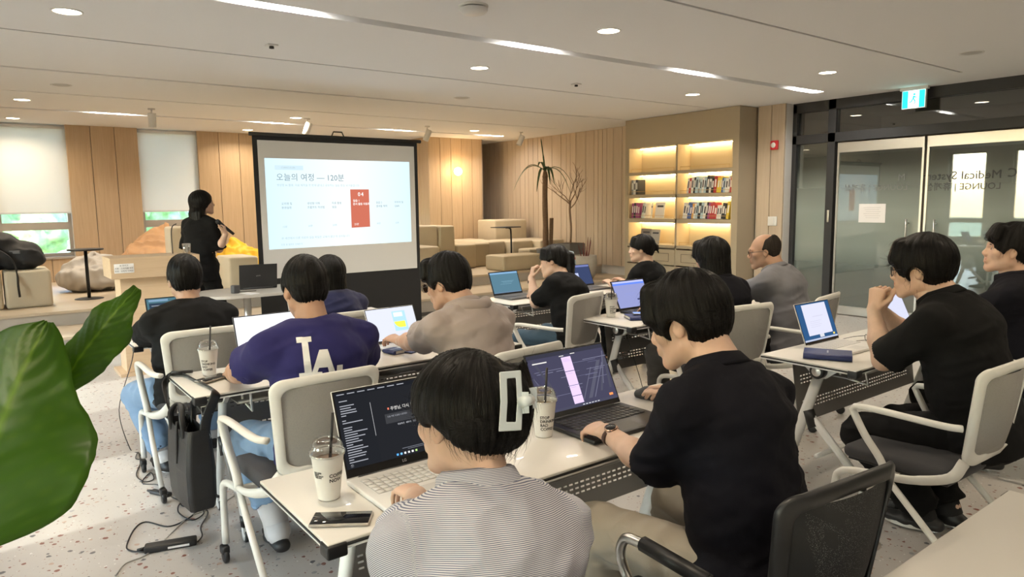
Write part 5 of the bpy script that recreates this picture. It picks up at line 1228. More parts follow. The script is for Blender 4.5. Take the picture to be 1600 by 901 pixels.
def office_chair(kind):
    o = empty('mesh_back_chair'); wht = kind == 'white'
    mf = mat('chair_white', (.70, .69, .65), .38) if wht else mat('chair_black', (.012, .012, .013), .4)
    mm = MATS.get('mesh_'+kind) or (mesh_mat('mesh_white', (.30, .285, .265), .18) if wht else mesh_mat('mesh_black', (.012, .012, .013), .16))
    mt = mf if wht else M_steel
    P = dict(W0=.195, W1=.235, z0=.50, z1=.905, y0=-.225, lean=.06, curve=.055)
    L = rr_loop(); B = lambda u, v: back_pt(u, (v+1)/2, **P)
    out = [B(u, v) for u, v in L]; inn = [B(u*.84, .02+v*.80) for u, v in L]
    vs, fs = ring_frame(out, inn, .013); fr = MB().add(vs, fs, True).build('back_frame', mf, o); fr.modifiers.new('bv', 'BEVEL').width = .006
    g = MB(); n = 12
    vs = [B(-.86+1.72*i/n, -.80+1.63*j/n)+Vector((0, .002, 0)) for j in range(n+1) for i in range(n+1)]
    g.add(vs, [(j*(n+1)+i, j*(n+1)+i+1, (j+1)*(n+1)+i+1, (j+1)*(n+1)+i) for j in range(n) for i in range(n)], True); g.build('back_mesh', mm, o)
    # seat pad
    F = MB(); F.rbox((0, .02, .445), (.45, .45, .06), .028, 4); se = F.build('seat', mat('seat_charcoal' if wht else 'seat_black', (.045, .045, .05) if wht else (.013, .013, .014), .85, bump=.15, bscale=400), o)
    MB().rbox((0, .02, .412), (.41, .41, .012), .004).build('seat_pan', M_blackp, o)
    jx = .265
    for s in (-1, 1):
        j = Vector((s*jx, .03, .40))
        # bar from the back frame down to the joint
        MB().tube(spline([B(s*.9, -.93), (s*.225, -.20, .455), (s*.255, -.08, .415), j], 5), [.024]*5+[.022]*5+[.02]*6, n=10, flat=(.7, 1.15)).build('back_bar', mf, o)
        if wht:
            pts = spline([(s*.232, -.235, .665), (s*.262, -.17, .668), (s*.272, .08, .675), (s*.275, .165, .670)], 4)+spline([(s*.275, .178, .655), (s*.272, .12, .555), (s*.268, .055, .47), (s*.265, .03, .41)], 4)
            MB().tube(pts, .016, n=10, flat=(1.15, .85)).build('armrest', mf, o)
        else:
            pts = spline([(s*.24, -.235, .64), (s*.275, -.16, .652), (s*.28, .10, .655), (s*.28, .17, .63), (s*.275, .17, .55), (s*.268, .05, .42)], 5)
            MB().tube(pts, .0145, n=10).build('armrest', M_steel, o); MB().tube([(s*.279, -.13, .655), (s*.28, .09, .657)], .021, n=10).build('arm_pad', M_blackp, o)
        MB().tube(spline([j, (s*.268, .16, .385), (s*.268, .225, .36), (s*.268, .245, .30), (s*.268, .25, .085)], 5), .0155, n=10).build('leg', mt, o)
        MB().tube([j, (s*.275, -.10, .28), (s*.28, -.30, .085)], .014, n=10).build('leg', mt, o)
        for y in (.25, -.30): wheel(o, (s*.275, y-.008, .030), .030, False); MB().rbox((s*.275, y, .058), (.034, .05, .04), .01).build('caster_hood', M_blackp, o)
    MB().tube([(-jx, .03, .40), (jx, .03, .40)], .015, n=8).build('seat_rail', mt, o)
    return o
CHAIRS = {}
def place_chair(kind, x, y, rz, label):
    if kind not in CHAIRS: o = office_chair(kind); CHAIRS[kind] = o
    else: o = copy_tree(CHAIRS[kind])
    o.location = (x, y, 0); o.rotation_euler = (0, 0, rz)
    for k in ('label', 'category', 'group'):
        if k in o: del o[k]
    return tag(o, label, 'chair', '%s mesh-back chairs on casters' % kind)
# ------------------------------------------------------------------ pixel -> point on a horizontal plane (positions measured on the photograph)
_th, _psi, _ro, _F = 0.120859, 0.649426, -0.012793, 1100.0
_fw = Vector((math.sin(_psi)*math.cos(_th), math.cos(_psi)*math.cos(_th), -math.sin(_th))); _r0 = Vector((math.cos(_psi), -math.sin(_psi), 0)); _u0 = _r0.cross(_fw)
_r = _r0*math.cos(_ro)+_u0*math.sin(_ro); _u = _u0*math.cos(_ro)-_r0*math.sin(_ro)
def pray(x, y): return _fw+_r*((x-800)/_F)-_u*((y-450.5)/_F)
def px(x, y, z=0.): d = pray(x, y); return Vector((0, 0, CAM_H))+d*((z-CAM_H)/d.z)
def pxd(x, y, depth): return Vector((0, 0, CAM_H))+pray(x, y)*depth
def pxy(x, y, Y): d = pray(x, y); return Vector((0, 0, CAM_H))+d*(Y/d.y)

# ------------------------------------------------------------------ laptops
E_txt = emat('ui_light', (.55, .56, .6), .9); E_dim = emat('ui_dim', (.16, .17, .20), .8); E_line = emat('ui_line', (.35, .36, .4), .8)
KEY = {}
def laptop(x, y, rz, label, w=.36, d=.25, lh=.235, tilt=22, body='silver', bezel=.008, bg=(.9, .9, .95), bstr=.9, content=None, keys='joined', chin=.016, logo=None, z=ZT+.001):
    o = empty('laptop', (x, y, z), rz, label, 'laptop', 'open laptops on the desks')
    cb = {'silver': (.60, .59, .58), 'white': (.70, .69, .67), 'black': (.018, .018, .020), 'grey': (.12, .12, .13)}[body]; mb_ = mat('laptop_'+body, cb, .38, .35 if body in ('silver', 'grey') else .0)
    MB().rbox((0, -d/2, .008), (w, d, .015), .004, 2).build('base', mb_, o)
    kw, kd = w*.86, d*.46
    MB().b2((-kw/2, -d*.12-kd, .0152), (kw/2, -d*.12, .0158)).build('key_well', mat('key_well_'+('d' if body in ('black', 'grey') else 'l'), (.02, .02, .022) if body in ('black', 'grey') else (.50, .49, .48), .5), o)
    nx, ny = 14, 5; mk = mat('key_'+body, tuple(c*.9+.02 for c in cb), .5)
    if keys == 'each':
        kk = (round(w, 3), body)
        if kk not in KEY: KEY[kk] = MB().rbox((0, 0, 0), (kw/nx*.86, kd/ny*.84, .003), .0012, 1).mesh('key', mk)
        for j in range(ny):
            for i in range(nx):
                k = bpy.data.objects.new('key', KEY[kk]); C.objects.link(k); k.parent = o; k.location = (-kw/2+(i+.5)*kw/nx, -d*.12-(j+.5)*kd/ny, .0172)
    else:
        q = MB()
        for j in range(ny):
            for i in range(nx): q.box((-kw/2+(i+.5)*kw/nx, -d*.12-(j+.5)*kd/ny, .0170), (kw/nx*.86, kd/ny*.84, .0026))
        q.build('keyboard', mk, o)['kind'] = 'stuff'
    MB().b2((-w*.14, -d+.012, .0152), (w*.14, -d*.66, .0157)).build('touchpad', mat('touchpad_'+body, tuple(c*.8+.01 for c in cb), .35), o)
    MB().tube([(-w*.40, 0, .012), (w*.40, 0, .012)], .006, n=8).build('hinge', mat('hinge_dark', (.05, .05, .055), .4), o)
    lid = empty('lid'); lid.parent = o; lid.location = (0, 0, .016); lid.rotation_euler = (R(-tilt), 0, 0)
    # lid frame: x across, z up the lid, -y towards the user
    MB().rbox((0, .002, lh/2), (w, .006, lh), .0025, 2).build('lid_shell', mb_, lid)
    MB().b2((-w/2+.002, -.0014, .002), (w/2-.002, -.0008, lh-.002)).build('bezel', mat('bezel_black', (.008, .008, .009), .25), lid)
    x0, x1, z0, z1 = -w/2+bezel, w/2-bezel, chin, lh-bezel
    PT = lambda u, v, e=0: (x0+(x1-x0)*u, -.0018-e, z0+(z1-z0)*v)
    bstr *= .72; E_bg = emat('screen_%02d%02d%02d_%d' % (int(bg[0]*99), int(bg[1]*99), int(bg[2]*99), int(bstr*100)), bg, bstr)
    scr = MB().quad(PT(0, 0), PT(1, 0), PT(1, 1), PT(0, 1)).build('display', E_bg, lid)
    def rect(u0, v0, u1, v1, m, e=.0006, nm='ui_panel'): return MB().quad(PT(u0, v0, e), PT(u1, v0, e), PT(u1, v1, e), PT(u0, v1, e)).build(nm, m, lid)
    def lines(ls, m, e=.0009, nm='ui_lines'):
        q = MB()
        for u0, v0, u1, v1 in ls: q.quad(PT(u0, v0, e), PT(u1, v0, e), PT(u1, v1, e), PT(u0, v1, e))
        ob = q.build(nm, m, lid); ob['kind'] = 'stuff'; return ob
    def tx(s, u, v, size, m, ax='LEFT'): return text(s, size, m, lid, 'ui_text', Matrix.Translation(PT(u, v, .0012)) @ Matrix.Rotation(R(90), 4, 'X'), ax=ax)
    if logo: text(logo, .012, mat('logo_grey', (.45, .45, .45), .4), lid, 'logo', Matrix.Translation((0, -.0016, chin*.5)) @ Matrix.Rotation(R(90), 4, 'X'))
    def poly(pts, m, e=.0004, nm='ui_shape'): q = MB(); q.add([PT(u, v, e) for u, v in pts], (tuple(range(len(pts))),)); return q.build(nm, m, lid)
    if content: content(rect, lines, tx, poly)
    return o
rr0 = random.Random(3)
def ui_dark(rect, lines, tx, poly):
    rect(0, .94, 1, 1, emat('ui_bar', (.010, .011, .014), 1.)); rect(.0, .0, .30, .94, emat('ui_side', (.012, .013, .016), 1.))
    lines([(.29, .35, .294, .80)], emat('ui_scroll', (.32, .32, .33), 1.)); tx('주영님, 다시 돌아오셨네요', .46, .66, .013, emat('ui_bright', (.62, .60, .57), 1.)); rect(.435, .655, .45, .682, emat('ui_coral', (.62, .16, .10), 1.)); rect(.40, .47, .92, .60, emat('ui_box', (.035, .036, .04), 1.))
    tx('오늘 어떤 도움을 드릴까요?', .42, .56, .0062, E_line); tx('작성하기   배우기   코드   일상생활', .50, .435, .0066, E_txt)
    for i in range(26):
        v = .88-i*.032
        if i in (1, 7, 10): continue
        lines([(.03, v-.006, .06+.17*rr0.random(), v+.006)], E_line)
    lines([(.02+i*.09, .965, .085+i*.09, .977) for i in range(7)], E_line)
    lines([(.50, .10, .80, .108), (.55, .08, .78, .087)], E_dim)
    for i, c in enumerate(((.1, .4, .9), (.2, .5, .9), (.7, .7, .7), (.6, .6, .6), (.8, .8, .8), (.4, .6, .2))): rect(.44+i*.035, .025, .458+i*.035, .052, emat('ui_ic%d' % i, c, .9))
    rect(.035, .02, .06, .055, E_txt)
def ui_blueprint(rect, lines, tx, poly):
    rect(0, .93, 1, 1, emat('ui_bar2', (.03, .03, .045), 1.)); rect(0, 0, 1, .045, emat('ui_bar3', (.05, .05, .08), 1.))
    # faint machine-room photograph behind the panels: crossing beams
    for i in range(16):
        u = rr0.random()*.8; v = .1+rr0.random()*.7; L = .1+.25*rr0.random()
        lines([(u, v, u+L, v+.006)], emat('ui_beam%d' % (i % 4), (.13+.05*(i % 4), .13+.05*(i % 4), .22+.06*(i % 4)), .8), .0004)
    for k, (u, v, w_, c) in enumerate(((.62, .10, .05, .17), (.70, .10, .012, .26), (.55, .10, .012, .22), (.80, .18, .03, .14), (.05, .15, .02, .13), (.16, .10, .012, .20), (.22, .3, .03, .12), (.86, .3, .012, .24), (.93, .2, .03, .13))):
        L = .62-.05*(k % 3); sl = .40 if k < 4 else -.28 if k < 7 else .2
        poly([(u, v), (min(1, u+w_), v), (max(0, min(1, u+w_+sl*L)), v+L), (max(0, min(1-w_, u+sl*L)), v+L)], emat('ui_diag%d' % k, (c*.55, c*.55, c*.8), .8), .0003+.00002*k)
    pk = emat('ui_lilac', (.80, .62, .95), .75)
    for a, b in ((.63, .88), (.38, .62), (.20, .37), (.06, .19)): rect(.42, a, .545, b, pk, .0008)
    lines([(.435, .84-.02*k, .50+.02*(k % 3), .845-.02*k) for k in range(3)]+[(.435, .58, .51, .586), (.435, .34, .50, .346)], emat('ui_mauve', (.45, .3, .55), 1.), .0014)
    lines([(.05, .84, .23, .86), (.40, .90, .46, .912), (.55, .915, .61, .927)], emat('ui_bright', (.62, .60, .57), 1.)); rect(.90, .07, .95, .11, emat('ui_orange', (.85, .25, .08), 1.))
    lines([(.52+.04*k, .016, .545+.04*k, .03) for k in range(6)], E_txt)
def ui_doc(rect, lines, tx, poly):
    rect(.16, .14, .88, .97, emat('ui_page', (.78, .79, .95), .66)); lines([(.28, .50-.05*k, .62-.05*(k % 2), .512-.05*k) for k in range(4)]+[(.40, .62, .72, .64)], emat('ui_grey_t', (.5, .5, .62), .9)); rect(0, 0, 1, .045, emat('ui_task', (.45, .5, .65), .8)); rect(.88, .07, .93, .12, emat('ui_yel', (.8, .6, .1), .9)); rect(.47, .06, .60, .15, E_txt)
def ui_blue(rect, lines, tx, poly):
    rect(0, .86, 1, .93, emat('ui_blue', (.10, .19, .70), 1.)); rect(0, .93, 1, 1, emat('ui_lav', (.42, .45, .85), .9)); lines([(.3, .52, .62, .532), (.3, .46, .55, .47), (.08, .70, .3, .71)], emat('ui_bt', (.22, .26, .55), .9)); rect(.62, .24, .72, .30, emat('ui_btn', (.03, .04, .12), .9))
def ui_photo(rect, lines, tx, poly):
    rect(.52, .25, .80, .88, emat('ui_card', (.36, .58, .90), .95)); lines([(.55, .70, .74, .84)], emat('ui_cardw', (.7, .8, .95), .9))
    q = [(.64+.11*math.cos(R(a)), .52+.17*math.sin(R(a))) for a in range(-175, 20, 15)]
    lines([(min(u, .75), v, .76, v+.045) for u, v in q[:9]], emat('ui_yell', (.75, .78, .08), .95), .0013); lines([(.20, .2, .205, .62), (.05, .88, .4, .89), (.05, .06, .12, .09)], emat('ui_gl', (.6, .6, .7), .9))
def ui_teal(rect, lines, tx, poly): rect(0, .92, 1, 1, emat('ui_tbar', (.22, .40, .62), .8)); lines([(.35, .55, .8, .562), (.4, .5, .75, .51), (.3, .42, .7, .43)], emat('ui_tl', (.2, .36, .45), .9)); rect(0, 0, 1, .05, emat('ui_tb', (.12, .2, .3), .8))
def ui_card(rect, lines, tx, poly): rect(0, .9, 1, 1, emat('ui_cb', (.16, .19, .42), .8)); rect(.28, .15, .50, .60, emat('ui_cw', (.45, .50, .75), .9)); lines([(.3, .5, .46, .51), (.3, .4, .44, .41)], emat('ui_bt', (.22, .26, .55), .9))
def ui_pad(rect, lines, tx, poly): rect(.04, .9, .4, .97, emat('ui_pd', (.2, .32, .45), .8)); rect(.04, .2, .5, .85, emat('ui_pd2', (.03, .05, .08), .8)); lines([(.08, .75-.1*k, .4, .77-.1*k) for k in range(5)], E_line)
laptop(1.005, 1.885, R(0), 'silver laptop with a dark chat window open beside an iced coffee', .39, .265, .262, 20, 'white', .007, (.018, .019, .023), 1., ui_dark, 'each', .026, 'LG')
laptop(1.815, 1.945, R(0), 'black laptop with a purple machine-room picture and lilac panels', .41, .275, .255, 26, 'black', .007, (.075, .072, .125), .85, ui_blueprint, 'each', .020)
laptop(1.205, 3.655, R(2), 'laptop with a blank white screen in front of the man in the navy shirt', .37, .25, .25, 18, 'grey', .006, (.95, .96, 1.), 1.15, None)
laptop(1.93, 3.665, R(2), 'silver laptop showing a blue card with a yellow bowl', .33, .23, .215, 25, 'silver', .006, (.80, .83, .95), .95, ui_photo)
laptop(1.02, 5.02, R(0), 'laptop with a grey-blue window, hidden behind the man in the black shirt', .34, .24, .23, 24, 'black', .008, (.10, .22, .27), .8, ui_pad)
laptop(1.96, 5.06, R(0), 'laptop with a plain pale blue screen beside the bob-haired woman', .34, .24, .225, 22, 'silver', .006, (.42, .52, .86), .95, None)
laptop(3.77, 2.06, R(0), 'white laptop showing a document on a blue desktop', .355, .245, .235, 20, 'white', .006, (.035, .11, .26), .9, ui_doc)
laptop(4.70, 2.06, R(0), 'white laptop with a pale screen in front of the man in the polo shirt', .34, .24, .225, 25, 'white', .006, (.75, .77, .95), .9, None)
laptop(3.93, 3.62, R(0), 'dark laptop with a lavender page and a blue title bar', .36, .25, .235, 27, 'black', .010, (.40, .44, .82), .75, ui_blue)
laptop(3.72, 4.95, R(2), 'dark laptop with a teal page before the woman with the hair clip', .33, .24, .215, 22, 'grey', .010, (.13, .27, .36), .8, ui_teal)
laptop(4.60, 4.95, R(0), 'dark laptop with a small white card on a navy screen', .34, .24, .22, 24, 'grey', .008, (.05, .07, .16), .9, ui_card)
lp = laptop(2.21, 7.10, R(172), 'black laptop on the presenter table, its lid turned to the audience', .36, .25, .24, 14, 'black', .008, (.5, .6, .8), .7, None)
lidp = [c for c in lp.children if c.name.startswith('lid')][0]
text('gram', .020, mat('logo_grey', (.45, .45, .45), .4), lidp, 'logo', Matrix.Translation((0, .0056, .125)) @ Matrix.Rotation(R(180), 4, 'Z') @ Matrix.Rotation(R(90), 4, 'X'))

# ------------------------------------------------------------------ cups
M_cup = mat('paper_cup', (.76, .74, .70), .6); M_cl = glass('clear_lid', (.94, .95, .95), .03, .07); M_ink = mat('cup_ink', (.012, .012, .012), .5)
def cup(x, y, label, words, face, dz=0., drink=(.20, .11, .06), straw=(.012, .012, .014), sx=.0, notes=None, z=ZT+.001):
    o = empty('paper_cup', (x, y, z), 0, label, 'cup', 'iced coffee cups'); h = .125; rb, rt = .030, .045
    MB().lathe([(.0001, .004), (rb-.003, .004), (rb, 0), (rb+.0005, .004), (rt, h), (rt+.003, h+.002), (rt+.003, h+.006), (rt-.001, h+.006), (rt-.002, h-.004), (rb-.001, .006)], n=32).build('cup_body', M_cup, o)
    MB().lathe([(.0001, h-.012), (rt-.004, h-.012)], n=24).build('drink', mat('drink_%d' % int(drink[0]*100), drink, .15), o)
    MB().lathe([(rt+.005, h+.002), (rt+.006, h+.010), (rt, h+.013), (rt-.001, h+.028), (rt-.009, h+.044), (rt-.022, h+.048), (rt-.026, h+.046), (.0001, h+.046)], n=32).build('lid', M_cl, o)
    MB().tube([(.004, 0, h-.05), (.012+sx, .006, h+.115)], .0042, n=8).build('straw', mat('straw_black', straw, .4), o)
    def wrap(lines_, ang, z0, size):
        for i, s in enumerate(lines_):
            def wp(co, i=i):
                zz = z0-i*size*.98+co.y; r = rb+(rt-rb)*zz/h+.0006; a = ang+co.x/r; return Vector((r*math.cos(a), r*math.sin(a), zz))
            text(s, size, M_ink, o, 'lettering', ax='LEFT', warp=wp, bold=.0004)
    wrap(words, face, .075, .0145)
    if notes: wrap(notes, face+notes_da, .085, .005)
    return o
notes_da = -1.15
STOP = ['STOP', 'DRINKING', 'BAD', 'COFFEE']
va = math.atan2(-1, -.8)
cup(.735, 1.835, 'tall iced coffee cup beside the silver laptop and black phone', ['COFFEE', 'NOW'], va+.35, drink=(.24, .15, .10), sx=.012, notes=['HOT / ICED', 'SIZE UP', 'EXTRA SHOT', 'TAKE OUT'])
cup(1.545, 1.86, 'iced coffee cup lettered in black beside the black laptop', STOP, va-.35, drink=(.45, .36, .22), sx=.01)
cup(.86, 3.60, 'iced coffee cup on the table end above the black tote bag', STOP, va-.55, drink=(.6, .55, .5), sx=.008)
cup(3.585, 3.55, 'iced coffee cup beside the blue notebook with a phone on it', STOP, va-.35, drink=(.09, .04, .02))

# ------------------------------------------------------------------ phones, notebooks and small things
def phone(x, y, rz, label, z=ZT+.001, lit=None, case=(.35, .33, .31)):
    o = empty('phone', (x, y, z), rz, label, 'phone'); MB().rbox((0, 0, .0045), (.076, .156, .009), .004, 2).build('case', mat('phone_case_%d' % int(case[0]*100), case, .35, .5), o)
    MB().rbox((0, 0, .0092), (.070, .150, .0012), .0005, 1).build('screen', mat('phone_glass', (.008, .008, .010), .06) if not lit else emat('phone_lit', lit, .8), o)
    for i in range(2): MB().rbox((-.0385, .03-.03*i, .0045), (.002, .018, .004), .001, 1).build('side_button', mat('phone_case_%d' % int(case[0]*100)), o)
phone(.700, 1.672, R(55), 'black phone lying face up beside the iced coffee', case=(.42, .38, .35)); phone(.845, 3.475, R(-62), 'phone with a mirror-like glass lying on the bag strap', z=ZT+.006, case=(.40, .36, .32)); phone(.80, 4.93, R(70), 'phone lying on the front-row table by a charging cable', case=(.45, .36, .28))
def notebook(x, y, rz, label, w=.15, d=.22, t=.022, z=ZT+.001, col=(.015, .025, .11)):
    o = empty('notebook', (x, y, z), rz, label, 'notebook'); m = mat('navy_cover', col, .45, bump=.06, bscale=120)
    q = MB(); q.b2((-w/2, -d/2, 0), (w/2, d/2, .003)); q.b2((-w/2, -d/2, t-.003), (w/2, d/2, t)); q.tube([(-w/2+.002, -d/2, t/2), (-w/2+.002, d/2, t/2)], t/2, n=10); q.build('cover', m, o, bevel=.001); MB().b2((-w/2+.004, -d/2+.004, .003), (w/2-.004, d/2-.004, t-.003)).build('page_block', mat('page_edge', (.60, .57, .50), .85), o)
    MB().b2((-.03, -.004, t), (.03, .004, t+.0004)).build('embossed_mark', mat('foil', (.35, .36, .42), .3, .8), o)
    return o
notebook(3.475, 1.87, R(28), 'thick navy notebook on the table beside the white laptop', .14, .23, .032)
notebook(3.70, 3.345, R(60), 'navy notebook with a phone lying on it', .16, .24, .024); phone(3.72, 3.36, R(50), 'phone with a lit blue screen lying on the navy notebook', ZT+.028, (.30, .42, .80))
notebook(1.80, 3.46, R(10), 'small navy box lying in front of the silver laptop', .075, .10, .022); notebook(1.905, 3.44, R(20), 'pale blue pamphlet under the hand of the man in beige', .13, .09, .006, col=(.12, .30, .50))
# cordless mouse, pen etc.
ms = empty('mouse', (2.18, 1.955, ZT+.001), R(10), 'black wedge-shaped mouse under the right hand of the man in navy', 'mouse')
F = Field((-.06, -.08, 0), (.06, .08, .08), .0035); F.econe((0, -.035, .02), (0, .03, .014), (1, 0, 0), (.032, .028), (.032, .02), k=0); F.ell((0, -.015, .03), (.026, .035, .024), k=.015); F.half((0, 0, 0.001), (0, 0, -1), .002); V, Q = F.mesh(); nmesh('shell', relax(V, Q, 2), Q, mat('mouse_black', (.015, .015, .016), .4), ms); MB().tube([(0, .03, .034), (0, .045, .030)], .006, n=8).build('scroll_wheel', M_steel, ms)
gl = empty('eyeglasses', (4.02, 1.93, ZT+.001), R(40), 'folded dark eyeglasses lying beside the white laptop', 'glasses')
q = MB()
for s in (-1, 1): q.tube([(s*.033+.024*math.cos(a), 0, .022+.018*math.sin(a)) for a in np.linspace(0, 2*pi, 16, endpoint=False)], .0018, n=5, closed=True); q.tube([(s*.06, 0, .028), (s*.062, .06, .02), (s*.05, .13, .004)], .0018, n=5)
q.tube([(-.01, 0, .026), (.01, 0, .026)], .0018, n=5); q.build('frame', M_blackp, gl)
dng = empty('microphone_stand', (1.93, 6.90, .731), 0, 'small dark angular speaker puck on the presenter table', 'speaker'); MB().prism([(.045*math.cos(R(60*k)), .045*math.sin(R(60*k))) for k in range(6)], .075).build('body', mat('puck_grey', (.05, .05, .055), .5), dng, bevel=.006); MB().tube([(.045, 0, .01), (.12, .03, .004), (.2, .02, .004)], .003, n=5).build('cable', M_blackp, dng)
pp = empty('paper_sheet', (2.02, 6.78, .731), R(20), 'white papers on the presenter table', 'paper'); MB().b2((-.05, -.09, 0), (.05, .09, .002)).build('sheet', mat('paper', (.78, .77, .78), .8), pp)
# laptop sleeve under the silver laptop
sl_ = empty('charging_cable', (1.80, 3.36, ZT-.09), 0, 'thin black cable lying in the shelf under the table', 'cable'); MB().tube(spline([(.05, 0, 0), (.10, -.03, .004), (.2, .02, .004), (.3, -.02, .004)], 6), .003, n=5).build('cord', M_blackp, sl_)

# ------------------------------------------------------------------ tote bag on the table end
def tote():
    o = empty('tote_bag', (.70, 3.36, 0), R(4), 'black leather tote bag hanging by its strap from the table end', 'bag'); m = mat('black_leather', (.013, .013, .014), .45, bump=.15, bscale=70)
    prof = []
    q = MB(); z0, z1 = .21, .58; n = 10
    ring = lambda z, w, t, sag: [(x*t/2, y*w/2, z-sag*(1-abs(y))) for x, y in ((-1, -.9), (-1.05, 0), (-1, .9), (-.8, 1), (.8, 1), (1, .9), (1.05, 0), (1, -.9), (.8, -1), (-.8, -1))]
    rings = [ring(z0, .27, .10, 0), ring(z0+.05, .285, .115, 0), ring(.39, .295, .12, 0), ring(.52, .30, .10, .0), ring(z1, .305, .085, .02)]
    vs = [p for r_ in rings for p in r_]; fs = [tuple(range(9, -1, -1))]
    for i in range(4):
        for j in range(10): fs.append((i*10+j, i*10+(j+1) % 10, (i+1)*10+(j+1) % 10, (i+1)*10+j))
    q.add(vs, fs, False); b = q.build('bag_body', m, o, bevel=.006); b.modifiers.new('solid', 'SOLIDIFY').thickness = .004
    MB().b2((-.045, -.135, .38), (.045, .135, .39)).build('inner_shadow_base', m, o)
    for s in (-1, 1): MB().tube(spline([(s*.045, -.09, .54), (s*.05, -.085, .62), (s*.035, -.03, .67), (s*.035, .03, .67), (s*.05, .085, .62), (s*.045, .09, .54)], 5), .009, n=6, flat=(1.5, .5)).build('handle', m, o)
    # shoulder strap looped over the table top
    MB().tube(spline([(.02, -.145, .55), (.03, -.16, .63), (.06, -.165, ZT-.03), (.075, -.166, ZT+.006), (.09, -.10, ZT+.006), (.085, .10, ZT+.006), (.08, .30, ZT+.006), (.04, .352, ZT+.004), (.0, .35, ZT-.04), (-.02, .26, .64), (-.02, .15, .55)], 6), .019, n=8, flat=(1.2, .14)).build('shoulder_strap', m, o)
    for y, z in ((-.16, .665), (.20, .60)): MB().tube([(.01, y, z-.02), (.055, y, z-.02), (.055, y, z+.02), (.01, y, z+.02)], .0035, n=6, closed=True).build('buckle', M_steel, o)
    for y in (-.148, .148): MB().tube([(.03, y, .51), (.045, y, .54), (.03, y, .58), (.015, y, .54)], .004, n=6, closed=True).build('snap_hook', M_steel, o)
    MB().tube(spline([(-.055, -.02, .60), (-.062, -.02, .50), (-.064, -.015, .41)], 4), .006, n=6).build('tassel', m, o)
tote()
# ------------------------------------------------------------------ cables and power bricks on the floor
def brick(a, b, hw, h, label, lab=True):
    A, B = Vector(a), Vector(b); c = (A+B)/2; d = B-A; o = empty('power_adapter', (c.x, c.y, 0), math.atan2(d.y, d.x), label, 'power adapter')
    L = d.length; MB().rbox((0, 0, h/2), (L, hw*2, h), .008, 3).build('case', mat('adapter_black', (.013, .013, .014), .45), o)
    if lab: MB().b2((-L*.05, -hw-.0006, h*.3), (L*.36, -hw, h*.62)).build('label', mat('label_white', (.78, .78, .78), .4), o)
    MB().tube([(-L/2-.03, 0, h/2), (-L/2, 0, h/2)], [.006, .010], n=8).build('strain_relief', M_blackp, o); return o
brick(px(226, 862), px(308, 848), .030, .030, 'large black laptop power brick with a white label on the floor'); brick(px(237, 770), px(266, 776), .018, .022, 'small black power adapter on the floor behind the tote bag', False)
def cable(pts, r, label, m=M_blackp, nm='cable'):
    P = spline(pts, 6); b = P[0]; o = empty(nm, (b.x, b.y, 0), 0, label, 'cable'); q = MB(); q.tube([(p.x-b.x, p.y-b.y, p.z) for p in P], r, n=6); q.build('cord', m, o); return o
f = lambda *a: [px(x, y, r) for x, y, r in a]
cable([Vector((.72, 4.80, .74)), Vector((.70, 4.78, .62))]+f((186, 640, .12), (203, 700, .004), (216, 707, .004), (222, 716, .004), (212, 716, .004), (216, 706, .006), (219, 722, .004), (213, 742, .004), (226, 752, .004), (240, 748, .004), (235, 738, .004), (222, 754, .004), (246, 757, .004), (250, 764, .006)), .003, 'thin black charging cable running from the front table to the floor')
cable([Vector((.735, 3.685, ZT+.02)), Vector((.69, 3.70, ZT-.02))]+f((268, 660, .35), (278, 740, .12), (293, 783, .01), (312, 792, .006), (318, 802, .006), (300, 812, .006), (279, 800, .006), (283, 786, .008), (310, 790, .008), (325, 800, .004), (314, 822, .004), (316, 836, .006), (309, 846, .01)), .0035, 'black power cable hanging from the table end and coiled on the floor')
cable(f((226, 862, .012), (205, 860, .005), (198, 852, .004), (210, 826, .004), (228, 815, .004), (262, 822, .004), (290, 812, .004), (312, 795, .005)), .0035, 'black power cable looping from the large power brick')
cable(f((180, 899, .004), (196, 880, .004), (225, 868, .004), (250, 850, .004), (272, 828, .004), (300, 805, .004), (340, 790, .004), (372, 770, .004)), .003, 'grey cable lying under the large power brick', mat('grey_cord', (.40, .39, .36), .6))
cable(f((268, 776, .008), (280, 782, .004), (285, 790, .004), (300, 791, .005)), .003, 'short black cable between the small adapter and the coil')
cable([Vector((.755, 3.68, ZT+.012)), Vector((.715, 3.705, ZT+.016)), Vector((.735, 3.66, ZT+.022)), Vector((.80, 3.69, ZT+.010))], .009, 'bundled black cable end on the table corner by the cup')
cable([Vector((3.60, 3.50, .70)), Vector((3.60, 3.42, .62))]+[Vector((3.63, 3.30, .3)), Vector((3.68, 3.25, .02)), Vector((3.85, 3.3, .006))], .0025, 'thin black cable hanging under the table with the cup')
cable([Vector((3.50, 4.92, ZT+.01)), Vector((3.39, 4.86, ZT-.02)), Vector((3.37, 4.8, .5)), Vector((3.39, 4.76, .3)), Vector((3.42, 4.8, .006)), Vector((3.6, 4.9, .006))], .003, 'black cable hanging off the front table near the lounge')
ti = empty('cable_tie', (px(300, 792).x, px(300, 792).y, 0), 0, 'small blue tie around the coiled cable', 'cable tie'); MB().tube([(.018*math.cos(a), 0, .016+.014*math.sin(a)) for a in np.linspace(0, 2*pi, 12, endpoint=False)], .006, n=6, closed=True).build('band', mat('tie_blue', (.02, .25, .60), .5), ti)
